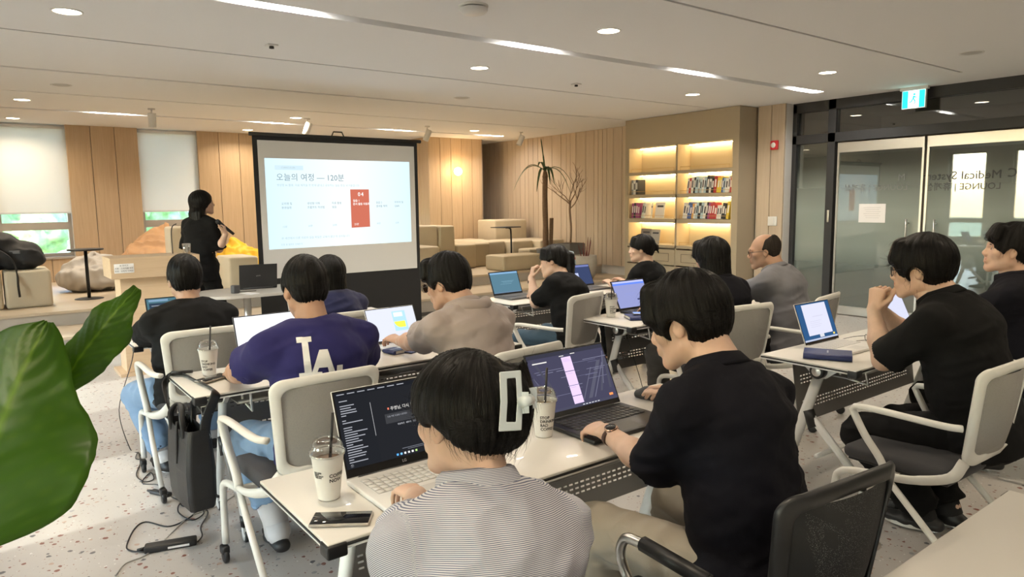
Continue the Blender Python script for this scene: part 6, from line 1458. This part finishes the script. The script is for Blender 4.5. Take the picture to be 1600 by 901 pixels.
# ------------------------------------------------------------------ big-leaved plant at the left edge
def leaf_plant():
    base = Vector((-.34, 1.12, 0)); o = empty('potted_plant', base, 0, 'big-leaved green plant in the near corner, its broad leaves reaching in', 'potted plant')
    MB().lathe([(.0001, 0), (.15, 0), (.19, .30), (.2, .36), (.18, .36), (.175, .31), (.0001, .31)], n=28).build('pot', mat('pot_white', (.6, .58, .55), .6), o)
    m = mat('broad_leaf', (.055, .155, .008), .38, spec=.4); nt = m.node_tree; b = nt.nodes['Principled BSDF']
    b.inputs['Transmission Weight'].default_value = 0
    at = nt.nodes.new('ShaderNodeAttribute'); at.attribute_name = 'vein'; cr = nt.nodes.new('ShaderNodeValToRGB'); cr.color_ramp.elements[0].color = (.050, .135, .006, 1); cr.color_ramp.elements[1].color = (.16, .30, .02, 1); nt.links.new(at.outputs['Fac'], cr.inputs[0]); nt.links.new(cr.outputs[0], b.inputs['Base Color'])
    tl = nt.nodes.new('ShaderNodeBsdfTranslucent'); tl.inputs[0].default_value = (.16, .30, .02, 1); mx = nt.nodes.new('ShaderNodeMixShader'); mx.inputs[0].default_value = .3
    nt.links.new(b.outputs[0], mx.inputs[1]); nt.links.new(tl.outputs[0], mx.inputs[2]); nt.links.new(mx.outputs[0], nt.nodes['Material Output'].inputs[0])
    def leaf(mid, wl, wr, side, bend, n=36, k=12):
        """mid: points of the midrib; wl/wr: half widths along it; side: across direction"""
        cw = lambda ws: (lambda sp_: (lambda t: max(.002, np.interp(t, np.linspace(0, 1, len(sp_)), sp_))))([p.x for p in spline([(w_, 0, 0) for w_ in ws], 10)])
        WL, WR = cw(wl), cw(wr)
        P = spline(mid, max(2, n//(len(mid)-1))); N_ = len(P); vs = []; ve = []; fs = []
        for i, p in enumerate(P):
            t = i/(N_-1); tan = (P[min(i+1, N_-1)]-P[max(i-1, 0)]).normalized(); sd = (side-tan*side.dot(tan)).normalized(); nr = sd.cross(tan)
            for j in range(-k, k+1):
                u = j/k; w = WL(t) if u < 0 else WR(t)
                lat = .0016*math.sin((t*1.0-abs(u)*.25)*60); rim = .008*math.sin(t*16+u*2)*u*u
                vs.append(p+sd*u*w-nr*(bend*abs(u)**1.5*w-.10*abs(u)*w*0)+nr*(lat+rim)+tan*abs(u)*w*.10); ve.append(max(math.exp(-(u/.035)**2), .22*max(0, math.cos((t-abs(u)*.22)*95))**12))
        for i in range(N_-1):
            for j in range(2*k): a = i*(2*k+1)+j; fs.append((a, a+1, a+2*k+2, a+2*k+1))
        V = np.array([q-base for q in vs]); ob = nmesh('leaf', V, np.array(fs), m, o, {'vein': ve}); ob.modifiers.new('solid', 'SOLIDIFY').thickness = .0012
        return P
    Dp = 1.05; q = lambda x, y, d=Dp: pxd(x, y, d)
    e = lambda p: p/1100*Dp
    right = (_r*.985+_u*.17).normalized()
    P1 = leaf([q(-75, 880, 1.0), q(-40, 775, 1.02), q(-5, 680), q(30, 590, 1.06), q(74, 503, 1.05)], [e(8), e(95), e(135), e(140), e(118), e(70), e(6)], [e(8), e(105), e(140), e(132), e(98), e(60), e(6)], right, .35)
    P2 = leaf([q(92, 612, 1.12), q(122, 562, 1.12), q(152, 522, 1.13), q(182, 485, 1.13), q(214, 449, 1.14)], [e(14), e(36), e(40), e(28), e(5)], [e(16), e(38), e(42), e(28), e(5)], (_r*.80+_u*-.60).normalized(), .5)
    top = Vector((-.34, 1.12, .32))
    for P, c in ((P1, .1), (P2, .0)): MB().tube([p-base for p in spline([top, top+Vector((.02, .02, .35)), (P[0]+top)/2+Vector((-.06, .02, .2)), P[0]], 6)], [.012]*18+[.006], n=8).build('stalk', mat('leaf_stalk', (.09, .2, .02), .5), o)
    for a, L in ((2.6, .34), (3.6, .4), (4.6, .32), (1.8, .36)):
        d = Vector((math.cos(a), math.sin(a), 0)); b0 = top+d*.05+Vector((0, 0, .55)); MB().tube([p-base for p in (top, top+Vector((0, 0, .3)), b0)], [.012, .01, .006], n=8).build('stalk', MATS['leaf_stalk'], o)
        leaf([b0, b0+d*L*.3+Vector((0, 0, .12)), b0+d*L*.7+Vector((0, 0, .14)), b0+d*L+Vector((0, 0, .05))], [.01, .09, .11, .07, .005], [.01, .09, .11, .07, .005], d.cross(Vector((0, 0, 1))), .3, 18, 6)
leaf_plant()
# ------------------------------------------------------------------ the people
from mathutils.bvhtree import BVHTree
def wpart(mb, name, m, root, world=True):
    """a part given in world coordinates, parented to a person"""
    Mi = (Matrix.Translation(root.location) @ root.rotation_euler.to_matrix().to_4x4()).inverted(); mb.v = [tuple(Mi @ Vector(q)) for q in mb.v]; return mb.build(name, m, root)
def l2w(info, q): return Vector(rotz(info['yaw']) @ np.asarray(q, float)+info['loc'])
SK = (.52, .325, .235); SKL = (.60, .40, .30); SKD = (.45, .27, .185)
Mk = cloth('black_cotton', (.0055, .0055, .006), sheen=0); Mnavyb = cloth('dark_navy_cotton', (.0045, .0045, .0085), sheen=0); Mla = cloth('navy_jersey', (.024, .022, .11), sheen=.05); Mbob = cloth('navy_blouse', (.012, .014, .055)); Mbe = cloth('mauve_beige_tee', (.36, .30, .275)); Mgr = cloth('heather_grey', (.17, .17, .19), bump=.5, bscale=300); Mstr = striped('striped_cotton', (.58, .58, .61), (.13, .14, .22), .0031)
Mden = cloth('light_denim', (.20, .31, .47), bump=.4, bscale=350); Mdd = cloth('slate_denim', (.05, .09, .13)); Mblk = cloth('black_trousers', (.005, .005, .0055), sheen=0); Mst = cloth('stone_chino', (.33, .29, .235)); Mch = cloth('charcoal_trousers', (.06, .058, .055))
Sblk = dict(mat=mat('shoe_black', (.012, .012, .013), .45)); Ssn = dict(mat=mat('shoe_black'), sole=mat('sole_white', (.6, .6, .58), .6))
hm = hair_mat()
def sit_chair(info, kind, label, back=.03, dx=0., rz=None, dy=0.):
    yaw = info['yaw'] if rz is None else rz; p = info['loc']+rotz(yaw) @ np.array([dx, .02-back, 0]); return place_chair(kind, p[0], p[1], yaw, label)
def table_legs(a=.14, y=.40, z=.09, dy=0): return {'L': dict(ankle=(-a, y, z), hint=(-.2, .8, .7)), 'R': dict(ankle=(a, y+dy, z), hint=(.2, .8, .7))}
# --- woman in the striped shirt with the claw clip (nearest)
P = person('woman in a blue striped shirt with a white claw clip in her dark hair', None, R(-8), at=(.78, 1.21, 1.10), hz=.52, lean=(8, 14, 20), side=5, head=(22, 10, 0), neck_f=.04, neck_l=.084, female=True, sc=1.0, big=1.0, skin=SKL, res=.0065, hres=.0045, fres=.0045,
    arms={'R': dict(ww=(1.10, 1.60, .78), we=(1.12, 1.15, .62), pose='type', wp=(0, 0, -1), wd=(-.1, 1, -.1)), 'L': dict(ww=(.93, 1.66, .775), we=(.58, 1.20, .62), pose='type', wp=(0, 0, -1), wd=(.15, 1, -.1))}, legs=table_legs(.11, .42),
    shirt=dict(mat=Mstr, sleeve=1.05, sleeve_r=.075, ease=.050, collar=.042, collar_gap=38, neck=.066, wrinkle=.007, hem=-.10, name='shirt'), pants=dict(mat=Mch), shoes=Sblk, hair=dict(kind='claw', t=.010, amp=.0045, lock=-.115, strands=700, slen=.06, sw=.0007), shoulder=.178)
sit_chair(P, 'black', 'black mesh-back chair under the woman in the striped shirt', back=.05, rz=R(-11))
def claw_clip(P):
    root = P['root']; m = mat('claw_white', (.66, .74, .78), .25, coat=.5, spec=.6); d0 = 1.345
    cn = [(780, 581), (814, 578), (817, 628), (815, 672), (779, 674), (782, 628)]; inn = [(792, 591), (806, 590), (808, 628), (806, 659), (791, 659), (793, 628)]
    dep = lambda x: d0+.0011*(x-780)
    sm = lambda L: [pxd(x, y, dep(x)) for x, y in L]
    def dens(L):
        out = []
        for i in range(len(L)):
            a, b = L[i], L[(i+1) % len(L)]
            for k in range(5): t = k/5; out.append((a[0]+(b[0]-a[0])*t, a[1]+(b[1]-a[1])*t))
        return out
    o, i_ = sm(dens(cn)), sm(dens(inn)); vs, fs = ring_frame([Vector(q) for q in o], [Vector(q) for q in i_], .004, pray(797, 628).normalized()*-1)
    q = MB(); q.add(vs, fs, False); ob = wpart(q, 'claw_clip', m, root); ob.modifiers.new('bv', 'BEVEL').width = .0015
    q = MB(); A = [pxd(x, y, 1.385) for x, y in ((815, 612), (826, 612), (827, 645), (816, 646))]; B = [pxd(x, y, 1.42) for x, y in ((826, 606), (839, 604), (839, 636), (827, 640))]
    n = pray(820, 628).normalized()*.004
    for L in (A, B): q.add([p-n for p in L]+[p+n for p in L], ((0, 1, 2, 3), (7, 6, 5, 4), (0, 4, 5, 1), (1, 5, 6, 2), (2, 6, 7, 3), (3, 7, 4, 0)))
    q.tube([pxd(816, 628, 1.37), pxd(828, 624, 1.40)], .012, n=8)
    wpart(q, 'claw_grip', m, root)
claw_clip(P)
# --- man in the dark navy overshirt typing (near)
P = person('man in a loose dark navy shirt typing on the black laptop', None, R(-2), at=(1.70, 1.365, 1.18), hz=.53, lean=(8, 14, 24), side=4, head=(20, 20, 0), neck_f=.05, neck_l=.084, sc=1.04, big=.96, skin=SKL, res=.007, hres=.0045, fres=.0042,
    arms={'L': dict(ww=(1.605, 1.61, .795), we=(1.56, 1.28, .62), pose='type', wp=(.25, -.1, -1), wd=(.25, 1, -.12)), 'R': dict(ww=(2.135, 1.845, .785), we=(2.12, 1.45, .66), pose='mouse', wp=(-.35, 0, -1), wd=(.1, 1, -.05))}, legs=table_legs(.16, .40),
    shirt=dict(mat=Mnavyb, sleeve=.98, sleeve_r=.078, ease=.026, collar=.036, collar_gap=40, neck=.068, hem=-.13, wrinkle=.008), pants=dict(mat=Mst, r=(.10, .085, .075)), shoes=Sblk, hair=dict(kind='short', t=.012, fringe=.035, sides=.85, amp=.004, strands=700, slen=.034, sw=.0006, nape=.022), shoulder=.20)
place_chair('black', 1.60, 1.08, R(-5), 'black mesh-back chair with steel arms behind the man in dark navy')
def band(info, side, off, r, h, m, name, face=None, mf=None):
    A = info['A'][side]; u = Vector(unit(A['e']-A['w'])); c = Vector(A['w'])+u*off; n = Vector(A['N']); n = (n-u*n.dot(u)).normalized(); s = u.cross(n); q = MB(); ring = []
    for k in (-h/2, h/2):
        for j in range(20): a = 2*pi*j/20; ring.append(c+u*k+(n*math.cos(a)*.9+s*math.sin(a)*1.08)*r)
    q.add(ring, [(j, (j+1) % 20, 20+(j+1) % 20, 20+j) for j in range(20)], True); o = q.build(name, m, info['root']); o.modifiers.new('s', 'SOLIDIFY').thickness = .002
    if face:
        f = MB(); M3 = Matrix((s, u, -n)).transposed(); f.lathe([(.0001, .007), (face*.92, .007), (face, .005), (face, 0), (.0001, 0)], c=c-n*(r*.9), n=20, M=M3); f.build('watch_face', mf, o)
        g = MB(); g.lathe([(face*.9, .0072), (face*1.04, .006), (face*1.04, 0)], c=c-n*(r*.9), n=20, M=M3); g.build('watch_bezel', mat('rose_metal', (.55, .36, .27), .25, 1.), o)
band(P, -1, .035, .033, .018, mat('brown_strap', (.05, .02, .012), .6), 'wristwatch', .020, mat('dial_black', (.012, .012, .013), .2))
# --- man in the navy jersey
P = person('man in a navy jersey with white LA letters on its back', None, R(2), at=(1.135, 3.01, 1.185), hz=.53, lean=(8, 8, 12), head=(2, 8, 0), neck_f=.03, neck_l=.080, sc=1.03, big=1.12, skin=SKD, res=.008, hres=.0055, fres=.005,
    arms={'L': dict(ww=(.915, 3.40, .775), we=(.76, 3.05, .70), pose='loose', wp=(.5, 0, -1)), 'R': dict(ww=(1.42, 3.38, .775), we=(1.60, 2.95, .60), pose='type', wp=(-.2, 0, -1))}, legs={'L': dict(wa=(.98, 3.06, .10), toe=(.10, 1, 0), hint=(-.2, .9, .4)), 'R': dict(ankle=(.22, .36, .10))},
    shirt=dict(mat=Mla, sleeve=.66, sleeve_r=.080, ease=.026, neck=.064, hem=-.10, wrinkle=.006), pants=dict(mat=Mden, cuff=.72), shoes=dict(mat=mat('clog_black', (.014, .014, .015), .5), low=True, sock=mat('sock_white', (.66, .65, .66), .9), sock_h=.20), hair=dict(kind='short', t=.002, amp=.004, strands=500, slen=.03, sw=.0008, line=.07), shoulder=.20)
sit_chair(P, 'white', 'white mesh-back chair under the man in the navy jersey', back=.0, dx=-.10)
band(P, -1, .03, .031, .018, mat('pale_strap', (.55, .50, .47), .6), 'wristwatch', .016, mat('dial_black'))
def la_letters(P):
    sh = P['shirt']; root = P['root']; Mw = Matrix.Translation(root.location) @ root.rotation_euler.to_matrix().to_4x4(); Mi = Mw.inverted()
    bv = BVHTree.FromPolygons([Mw @ v.co for v in sh.data.vertices], [tuple(p.vertices) for p in sh.data.polygons])
    def hit(x, y):
        h = bv.ray_cast(Vector((0, 0, CAM_H)), pray(x, y).normalized()); return (h[0]+h[1]*.003 if h[1].dot(pray(x, y)) < 0 else h[0]-h[1]*.003) if h[0] else None
    def poly(L, m, nm):
        bm = bmesh.new(); vs = [bm.verts.new((330+a/3.337, 380+b/3.337, 0)) for a, b in L]; bm.faces.new(vs); bmesh.ops.triangulate(bm, faces=bm.faces[:]); 
        for _ in range(3): bmesh.ops.subdivide_edges(bm, edges=[e for e in bm.edges if e.calc_length() > 3], cuts=1, use_grid_fill=True); bmesh.ops.triangulate(bm, faces=[f for f in bm.faces if len(f.verts) > 3])
        ok = True
        for v in bm.verts:
            h = hit(v.co.x, v.co.y); ok = ok and h is not None
            if h is not None: v.co = Mi @ h
        me = bpy.data.meshes.new(nm); bm.to_mesh(me); bm.free()
        if not ok: return
        me.materials.append(m); o = bpy.data.objects.new(nm, me); C.objects.link(o); o.parent = sh
    mw = mat('letter_white', (.72, .71, .70), .8)
    poly([(443, 492), (520, 486), (524, 513), (504, 516), (526, 672), (578, 668), (582, 692), (460, 698), (458, 676), (488, 673), (472, 519), (446, 520)], mw, 'letter_l')
    poly([(563, 556), (606, 552), (652, 690), (618, 692), (607, 644), (562, 648), (546, 694), (520, 694)], mw, 'letter_a'); poly([(655, 634), (684, 630), (682, 692), (650, 692)], mw, 'letter_a_foot')
    poly([(515, 384), (530, 378), (535, 386), (550, 390), (545, 398), (518, 398)], mat('emblem_black', (.01, .01, .011), .7), 'emblem')
la_letters(P)
# --- man in the mauve-beige tee
P = person('man in a mauve-beige hooded tee with dark sunglasses', None, R(6), at=(1.885, 3.03, 1.15), hz=.53, lean=(14, 18, 28), head=(24, 14, 0), neck_f=.05, neck_l=.080, sc=1.03, big=1.04, skin=SK, res=.008, hres=.0055, fres=.005,
    arms={'L': dict(ww=(1.80, 3.47, .785), we=(1.66, 3.10, .66), pose='type', wp=(.2, 0, -1), wd=(-.1, 1, .1)), 'R': dict(ww=(2.12, 3.46, .78), we=(2.30, 3.1, .6), pose='type')}, legs=table_legs(.16, .42),
    shirt=dict(mat=Mbe, sleeve=.68, sleeve_r=.078, ease=.030, collar=.030, collar_gap=50, neck=.070, wrinkle=.009, hem=-.10), pants=dict(mat=Mch), shoes=Sblk, hair=dict(kind='short', t=.010, fringe=.05, amp=.004, strands=500, slen=.04, sw=.0008), glasses='sun', shoulder=.20)
sit_chair(P, 'white', 'white mesh-back chair under the man in the mauve-beige tee', back=.02)
band(P, -1, .03, .030, .006, M_steel, 'bracelet')
q = MB(); U = P['up']; Rx = P['rx']; Fy = P['fy']; nbw = P['nb']+U*.012; q.tube(spline([nbw+Rx*.085+Fy*.04, nbw+Rx*.085-Fy*.06, nbw+Rx*.03-Fy*.115-U*.03, nbw-Rx*.03-Fy*.115-U*.03, nbw-Rx*.085-Fy*.06, nbw-Rx*.085+Fy*.04], 6), [.014]*3+[.024]*5+[.032]*15+[.024]*5+[.014]*3, n=12); q.build('hood', Mbe, P['root'])
# --- man in the black tee, front left
P = person('man in a black tee at the front table near the podium', None, R(0), at=(.955, 4.42, 1.125), hz=.53, lean=(6, 8, 10), head=(-4, 8, 0), sc=1.02, big=1.06, skin=SK, res=.0095, hres=.006, fres=.006,
    arms={'L': dict(ww=(.80, 4.85, .775), we=(.66, 4.45, .6), pose='type'), 'R': dict(ww=(1.12, 4.85, .775), we=(1.30, 4.45, .6), pose='type')}, legs={'L': dict(ankle=(-.17, .14, .10), hint=(-.3, .8, .5)), 'R': dict(ankle=(.16, .40, .1))},
    shirt=dict(mat=Mk, sleeve=.95, sleeve_r=.088, ease=.040, neck=.060, hem=-.10), pants=dict(mat=Mden), shoes=dict(Ssn, sock=mat('sock_white')), hair=dict(kind='short', t=.006, amp=.005, strands=500, slen=.04, sw=.001, line=.07))
sit_chair(P, 'white', 'white mesh-back chair under the man in the black tee at the front table', back=.04)
# --- woman with the bob
P = person('woman with a black bob and a navy blouse in the front row', None, R(0), at=(1.865, 4.48, 1.085), hz=.52, lean=(10, 14, 18), head=(0, 6, 0), female=True, sc=.96, big=1.02, skin=SKL, res=.0095, hres=.006, fres=.006,
    arms={'L': dict(ww=(1.72, 4.88, .775), we=(1.6, 4.5, .6), pose='type'), 'R': dict(ww=(2.02, 4.88, .775), we=(2.2, 4.5, .6), pose='type')}, legs=table_legs(.1, .4),
    shirt=dict(mat=Mbob, sleeve=.9, sleeve_r=.07, ease=.03, neck=.062, hem=-.08), pants=dict(mat=Mblk), shoes=Sblk, hair=dict(kind='bob', low=-.155, amp=.003))
sit_chair(P, 'white', 'white mesh-back chair under the woman with the bob', back=.04)
# --- woman with the clip resting her chin on her hand
P = person('woman in a black tee with a hair clip, her cheek resting on her hand', None, R(12), at=(3.60, 4.20, 1.08), hz=.52, side=12, lean=(20, 24, 28), head=(26, 14, 4), neck_f=.04, female=True, sc=1.0, big=1.04, skin=SKL, res=.009, hres=.006, fres=.0055,
    arms={'L': dict(ww=(3.505, 4.36, .955), we=(3.44, 4.32, .70), pose='loose', wp=(1, -.3, .2), wd=(.25, -.05, 1)), 'R': dict(ww=(3.78, 4.70, .775), we=(3.92, 4.3, .65), pose='type')}, legs=table_legs(.13, .38),
    shirt=dict(mat=Mk, sleeve=.85, sleeve_r=.074, ease=.032, neck=.066, hem=-.10), pants=dict(mat=Mdd), shoes=Sblk, hair=dict(kind='pony', low=-.20, amp=.005, t=.006, strands=400, slen=.05, sw=.0009, fringe=.02))
sit_chair(P, 'white', 'white mesh-back chair under the woman with the hair clip', back=-.07, dx=-.16, rz=R(14))
band(P, -1, .04, .027, .016, mat('dial_black'), 'wristwatch', .014, mat('dial_black'))
MHc = P['MH']; q = MB()
for k in range(6): a = -.5+.2*k; q.tube([(.035*math.sin(a)+.03, -.135, .05+.03*math.cos(a)), (.045*math.sin(a)+.03, -.165, .02+.05*math.cos(a)), (.03*math.sin(a)+.03, -.175, -.03)], .005, n=6)
q.v = [tuple(MHc @ Vector(v)) for v in q.v]; q.build('hair_clip', mat('clip_blue', (.45, .58, .66), .3), P['root'])['kind'] = 'stuff'
q = MB().lathe([(.018*math.sin(pi*i/6), -.018*math.cos(pi*i/6)) for i in range(7)], c=(.02, -.165, .015), n=10); q.v = [tuple(MHc @ Vector(v)) for v in q.v]; q.build('hair_tie', mat('tie_coral', (.45, .13, .09), .6), P['root'])
# --- woman with the bun
P = person('woman in black with her dark hair in a bun, looking aside', None, R(6), at=(4.78, 4.36, 1.12), hz=.52, lean=(6, 8, 10), head=(34, 2, 0), female=True, sc=.98, big=1.0, skin=SKL, res=.0095, hres=.006, fres=.006,
    arms={'L': dict(ww=(4.70, 4.66, .79), we=(4.58, 4.3, .6), pose='type'), 'R': dict(ww=(4.90, 4.66, .79), we=(5.02, 4.3, .6), pose='type')}, legs=table_legs(.11, .4),
    shirt=dict(mat=Mk, sleeve=1.2, sleeve_r=.064, ease=.026, neck=.060, hem=-.08), pants=dict(mat=Mblk), shoes=Sblk, hair=dict(kind='bun', amp=.004, t=.004, fringe=.025))
sit_chair(P, 'white', 'white mesh-back chair under the woman with the bun', back=.04)
# --- shaggy-haired person
P = person('person with shaggy black hair in a dark navy jacket', None, R(-2), at=(3.96, 2.98, 1.155), hz=.53, lean=(6, 10, 14), head=(-2, 8, 0), sc=1.0, big=1.05, skin=SKL, res=.009, hres=.0055, fres=.0055,
    arms={'L': dict(ww=(3.82, 3.42, .775), we=(3.66, 3.0, .6), pose='type'), 'R': dict(ww=(4.10, 3.42, .775), we=(4.28, 3.0, .6), pose='type')}, legs={'L': dict(ankle=(-.22, .40, .1), hint=(-.5, .8, .5)), 'R': dict(ankle=(.14, .42, .1))},
    shirt=dict(mat=Mnavyb, sleeve=1.4, sleeve_r=.072, ease=.034, collar=.034, neck=.066, collar_mat=Mnavyb, hem=-.10, name='jacket'), pants=dict(mat=Mch), shoes=Sblk, hair=dict(kind='shag', low=-.125, amp=.005, strands=900, slen=.05, sw=.0010))
sit_chair(P, 'white', 'white mesh-back chair under the shaggy-haired person', back=.0, dx=-.10, rz=R(-9))
q = MB(); nbw = P['nb']; q.tube([nbw+P['rx']*.066*math.cos(a)+P['fy']*(.066*math.sin(a)+.01)+P['up']*.032 for a in np.linspace(R(200), R(340), 14)], .006, n=6, flat=(.6, 1.6)); q.build('undershirt_collar', mat('collar_white', (.66, .66, .66), .8), P['root'])
# --- balding man in heather grey
P = person('balding man with glasses in a heather grey shirt', None, R(10), at=(4.58, 2.98, 1.175), hz=.53, lean=(10, 14, 20), head=(26, 8, 0), neck_f=.04, sc=1.0, big=1.06, skin=SKD, res=.009, hres=.0055, fres=.0055,
    arms={'L': dict(ww=(4.42, 3.42, .775), we=(4.3, 3.0, .6), pose='type'), 'R': dict(ww=(4.75, 3.42, .775), we=(4.9, 3.0, .6), pose='type')}, legs=table_legs(.15, .42),
    shirt=dict(mat=Mgr, sleeve=1.1, sleeve_r=.078, ease=.032, collar=.026, neck=.066, collar_gap=45, hem=-.10), pants=dict(mat=Mblk), shoes=Sblk, hair=dict(kind='bald', t=-.010, amp=.002, mat=hair_mat('hair_thin', (.028, .022, .018), .7)), glasses='rect')
sit_chair(P, 'white', 'white mesh-back chair under the balding man', back=.0, dx=-.06)
# --- man with folded hands at his mouth
P = person('man in a black polo with glasses, folded hands held to his mouth', None, R(2), at=(3.43, 1.425, 1.225), hz=.53, lean=(14, 16, 24), head=(12, 6, 0), neck_f=.05, sc=1.05, big=1.08, skin=SKL, res=.0075, hres=.005, fres=.0045,
    arms={'L': dict(ww=(3.345, 1.585, 1.03), we=(3.28, 1.62, .76), pose=(62, 70, 40, .15), wp=(1, -.15, .1), wd=(.12, -.10, 1)), 'R': dict(ww=(3.445, 1.605, 1.02), we=(3.62, 1.62, .76), pose=(66, 74, 40, .15), wp=(-1, -.15, .1), wd=(-.12, -.06, 1))},
    legs={'L': dict(ankle=(-.02, .20, .10), hint=(-.3, .8, .55), toe=(-.15, 1, 0)), 'R': dict(ankle=(.12, .14, .10), toe=(.1, 1, 0))},
    shirt=dict(mat=Mk, sleeve=.92, sleeve_r=.078, ease=.028, collar=.030, neck=.066, collar_gap=40, hem=-.10), pants=dict(mat=Mblk, r=(.105, .088, .072), cuff=.97), shoes=dict(Ssn, sock=mat('sock_black', (.012, .012, .013), .9)), hair=dict(kind='short', t=.014, fringe=.046, sides=.9, amp=.004, strands=900, slen=.05, sw=.0009, nape=.05), glasses='round', shoulder=.20)
place_chair('white', 3.20, 1.27, R(-2), 'white mesh-back chair under the man with folded hands')
A = P['A'][-1]; fg = A['fing'][6]; c = (Vector(fg[0])*.5+Vector(fg[1])*.5); d = (Vector(fg[1])-Vector(fg[0])).normalized(); s_ = d.orthogonal().normalized(); t_ = d.cross(s_); q = MB(); q.tube([c+(s_*math.cos(a)+t_*math.sin(a))*.0095 for a in np.linspace(0, 2*pi, 14, endpoint=False)], .0016, n=6, closed=True); q.build('ring', mat('gold', (.75, .5, .2), .25, 1.), P['root'])
# --- man in the piped polo at the right edge
P = person('man in a dark polo with a white piped collar, looking up', None, R(8), at=(4.60, 1.45, 1.25), hz=.54, lean=(2, 4, 6), head=(20, -6, 0), sc=1.05, big=1.06, skin=SKL, res=.009, hres=.005, fres=.0055,
    arms={'L': dict(ww=(4.46, 1.86, .79), we=(4.26, 1.5, .66), pose='relax'), 'R': dict(ww=(4.76, 1.86, .79), we=(4.98, 1.5, .62), pose='relax')}, legs={'L': dict(ankle=(-.12, .10, .10), hint=(-.2, .9, .4)), 'R': dict(ankle=(.16, .34, .1))},
    shirt=dict(mat=Mnavyb, sleeve=.8, sleeve_r=.078, ease=.028, collar=.034, neck=.068, collar_gap=30, hem=-.10), pants=dict(mat=Mblk), shoes=Ssn, hair=dict(kind='short', t=.010, amp=.005, strands=700, slen=.035, sw=.0010, line=.066, fringe=.06))
sit_chair(P, 'white', 'white mesh-back chair under the man in the piped polo', back=.04)
q = MB(); nbw = P['nb']; rr_ = .068*1.06+.026; q.tube([nbw+P['rx']*rr_*math.cos(a)+P['fy']*(rr_*.95*math.sin(a)+.010)+P['up']*.006 for a in np.linspace(R(125), R(415), 30)], .0035, n=6, flat=(.8, 1.4)); q.build('collar_piping', mat('piping_white', (.55, .56, .58), .8), P['root'])
# --- the presenter
P = person('woman with long black hair in black, speaking into a microphone', (1.90, 7.98, 0), R(-58), hz=.93, lean=(0, 2, 4), head=(-38, -4, 0), female=True, sc=1.02, big=1.0, skin=SKL, res=.011, hres=.0065, fres=.006,
    arms={'R': dict(ww=(2.087, 7.70, 1.262), we=(2.12, 7.84, .95), pose='grip', wp=(-.5, .4, .5), wd=(-.02, .05, 1)), 'L': dict(wrist=(-.25, .08, .78), hint=(-.6, .1, -.2), pose='relax', palm=(1, 0, 0))}, legs={'L': dict(ankle=(-.09, .02, .09), hint=(0, 1, .05)), 'R': dict(ankle=(.10, .06, .09), hint=(0, 1, .05))},
    shirt=dict(mat=Mk, sleeve=1.0, sleeve_r=.085, ease=.03, neck=.066, hem=-.16, name='blouse'), pants=dict(mat=Mblk, r=(.10, .085, .075)), shoes=Sblk, hair=dict(kind='long', low=-.46, amp=.003))
mc = empty('microphone', (0, 0, 0), 0, 'black handheld microphone in the presenter hand', 'microphone')
hw = l2w(P, P['A'][1]['w']+P['A'][1]['D']*.075*1.0); a_ = pxy(338, 342, hw.y-.01); b_ = pxy(366, 364, hw.y-.03); dr = (b_-a_).normalized(); mc.location = hw; a_ = hw-dr*.11; b_ = hw+dr*.115
L_ = lambda p: p-hw
MB().tube([L_(a_+dr*.05), L_(a_+dr*.1), L_(b_)], [.020, .017, .015], n=14).build('handle', M_blackp, mc); MB().tube([L_(a_-dr*.0), L_(a_+dr*.008), L_(a_+dr*.03), L_(a_+dr*.052)], [.012, .023, .026, .022], n=14).build('grille', mat('mic_grille', (.03, .03, .032), .5, .5), mc)
# --- somebody resting in the corner behind the pillar: only a forearm and hand come into view
bk(8.52, 9.12, 12.30, 13.05, .84, 'low sofa seat in the corner behind the oak pillar')
P = person('person resting in the corner behind the pillar, one forearm in view', (8.68, 12.80, .40), R(-95), hz=.52, lean=(-4, -4, 0), head=(0, 10, 0), sc=.9, skin=SKL, res=.011, hres=.008, fres=.006,
    arms={'L': dict(ww=(8.93, 12.56, 1.0), we=(8.80, 12.60, 1.02), pose='relax', wp=(0, 0, -1), wd=(.9, -.3, -.15)), 'R': dict(wrist=(.2, .28, .62), hint=(.5, 0, -.5), pose='relax')}, legs={'L': dict(ankle=(-.10, .22, .10)), 'R': dict(ankle=(.10, .22, .10))},
    shirt=dict(mat=Mk, sleeve=.7, ease=.03), pants=dict(mat=Mch), shoes=Sblk, hair=dict(kind='short', amp=.004))
band(P, -1, .04, .029, .014, mat('dial_black'), 'wristwatch', .015, mat('dial_black'))
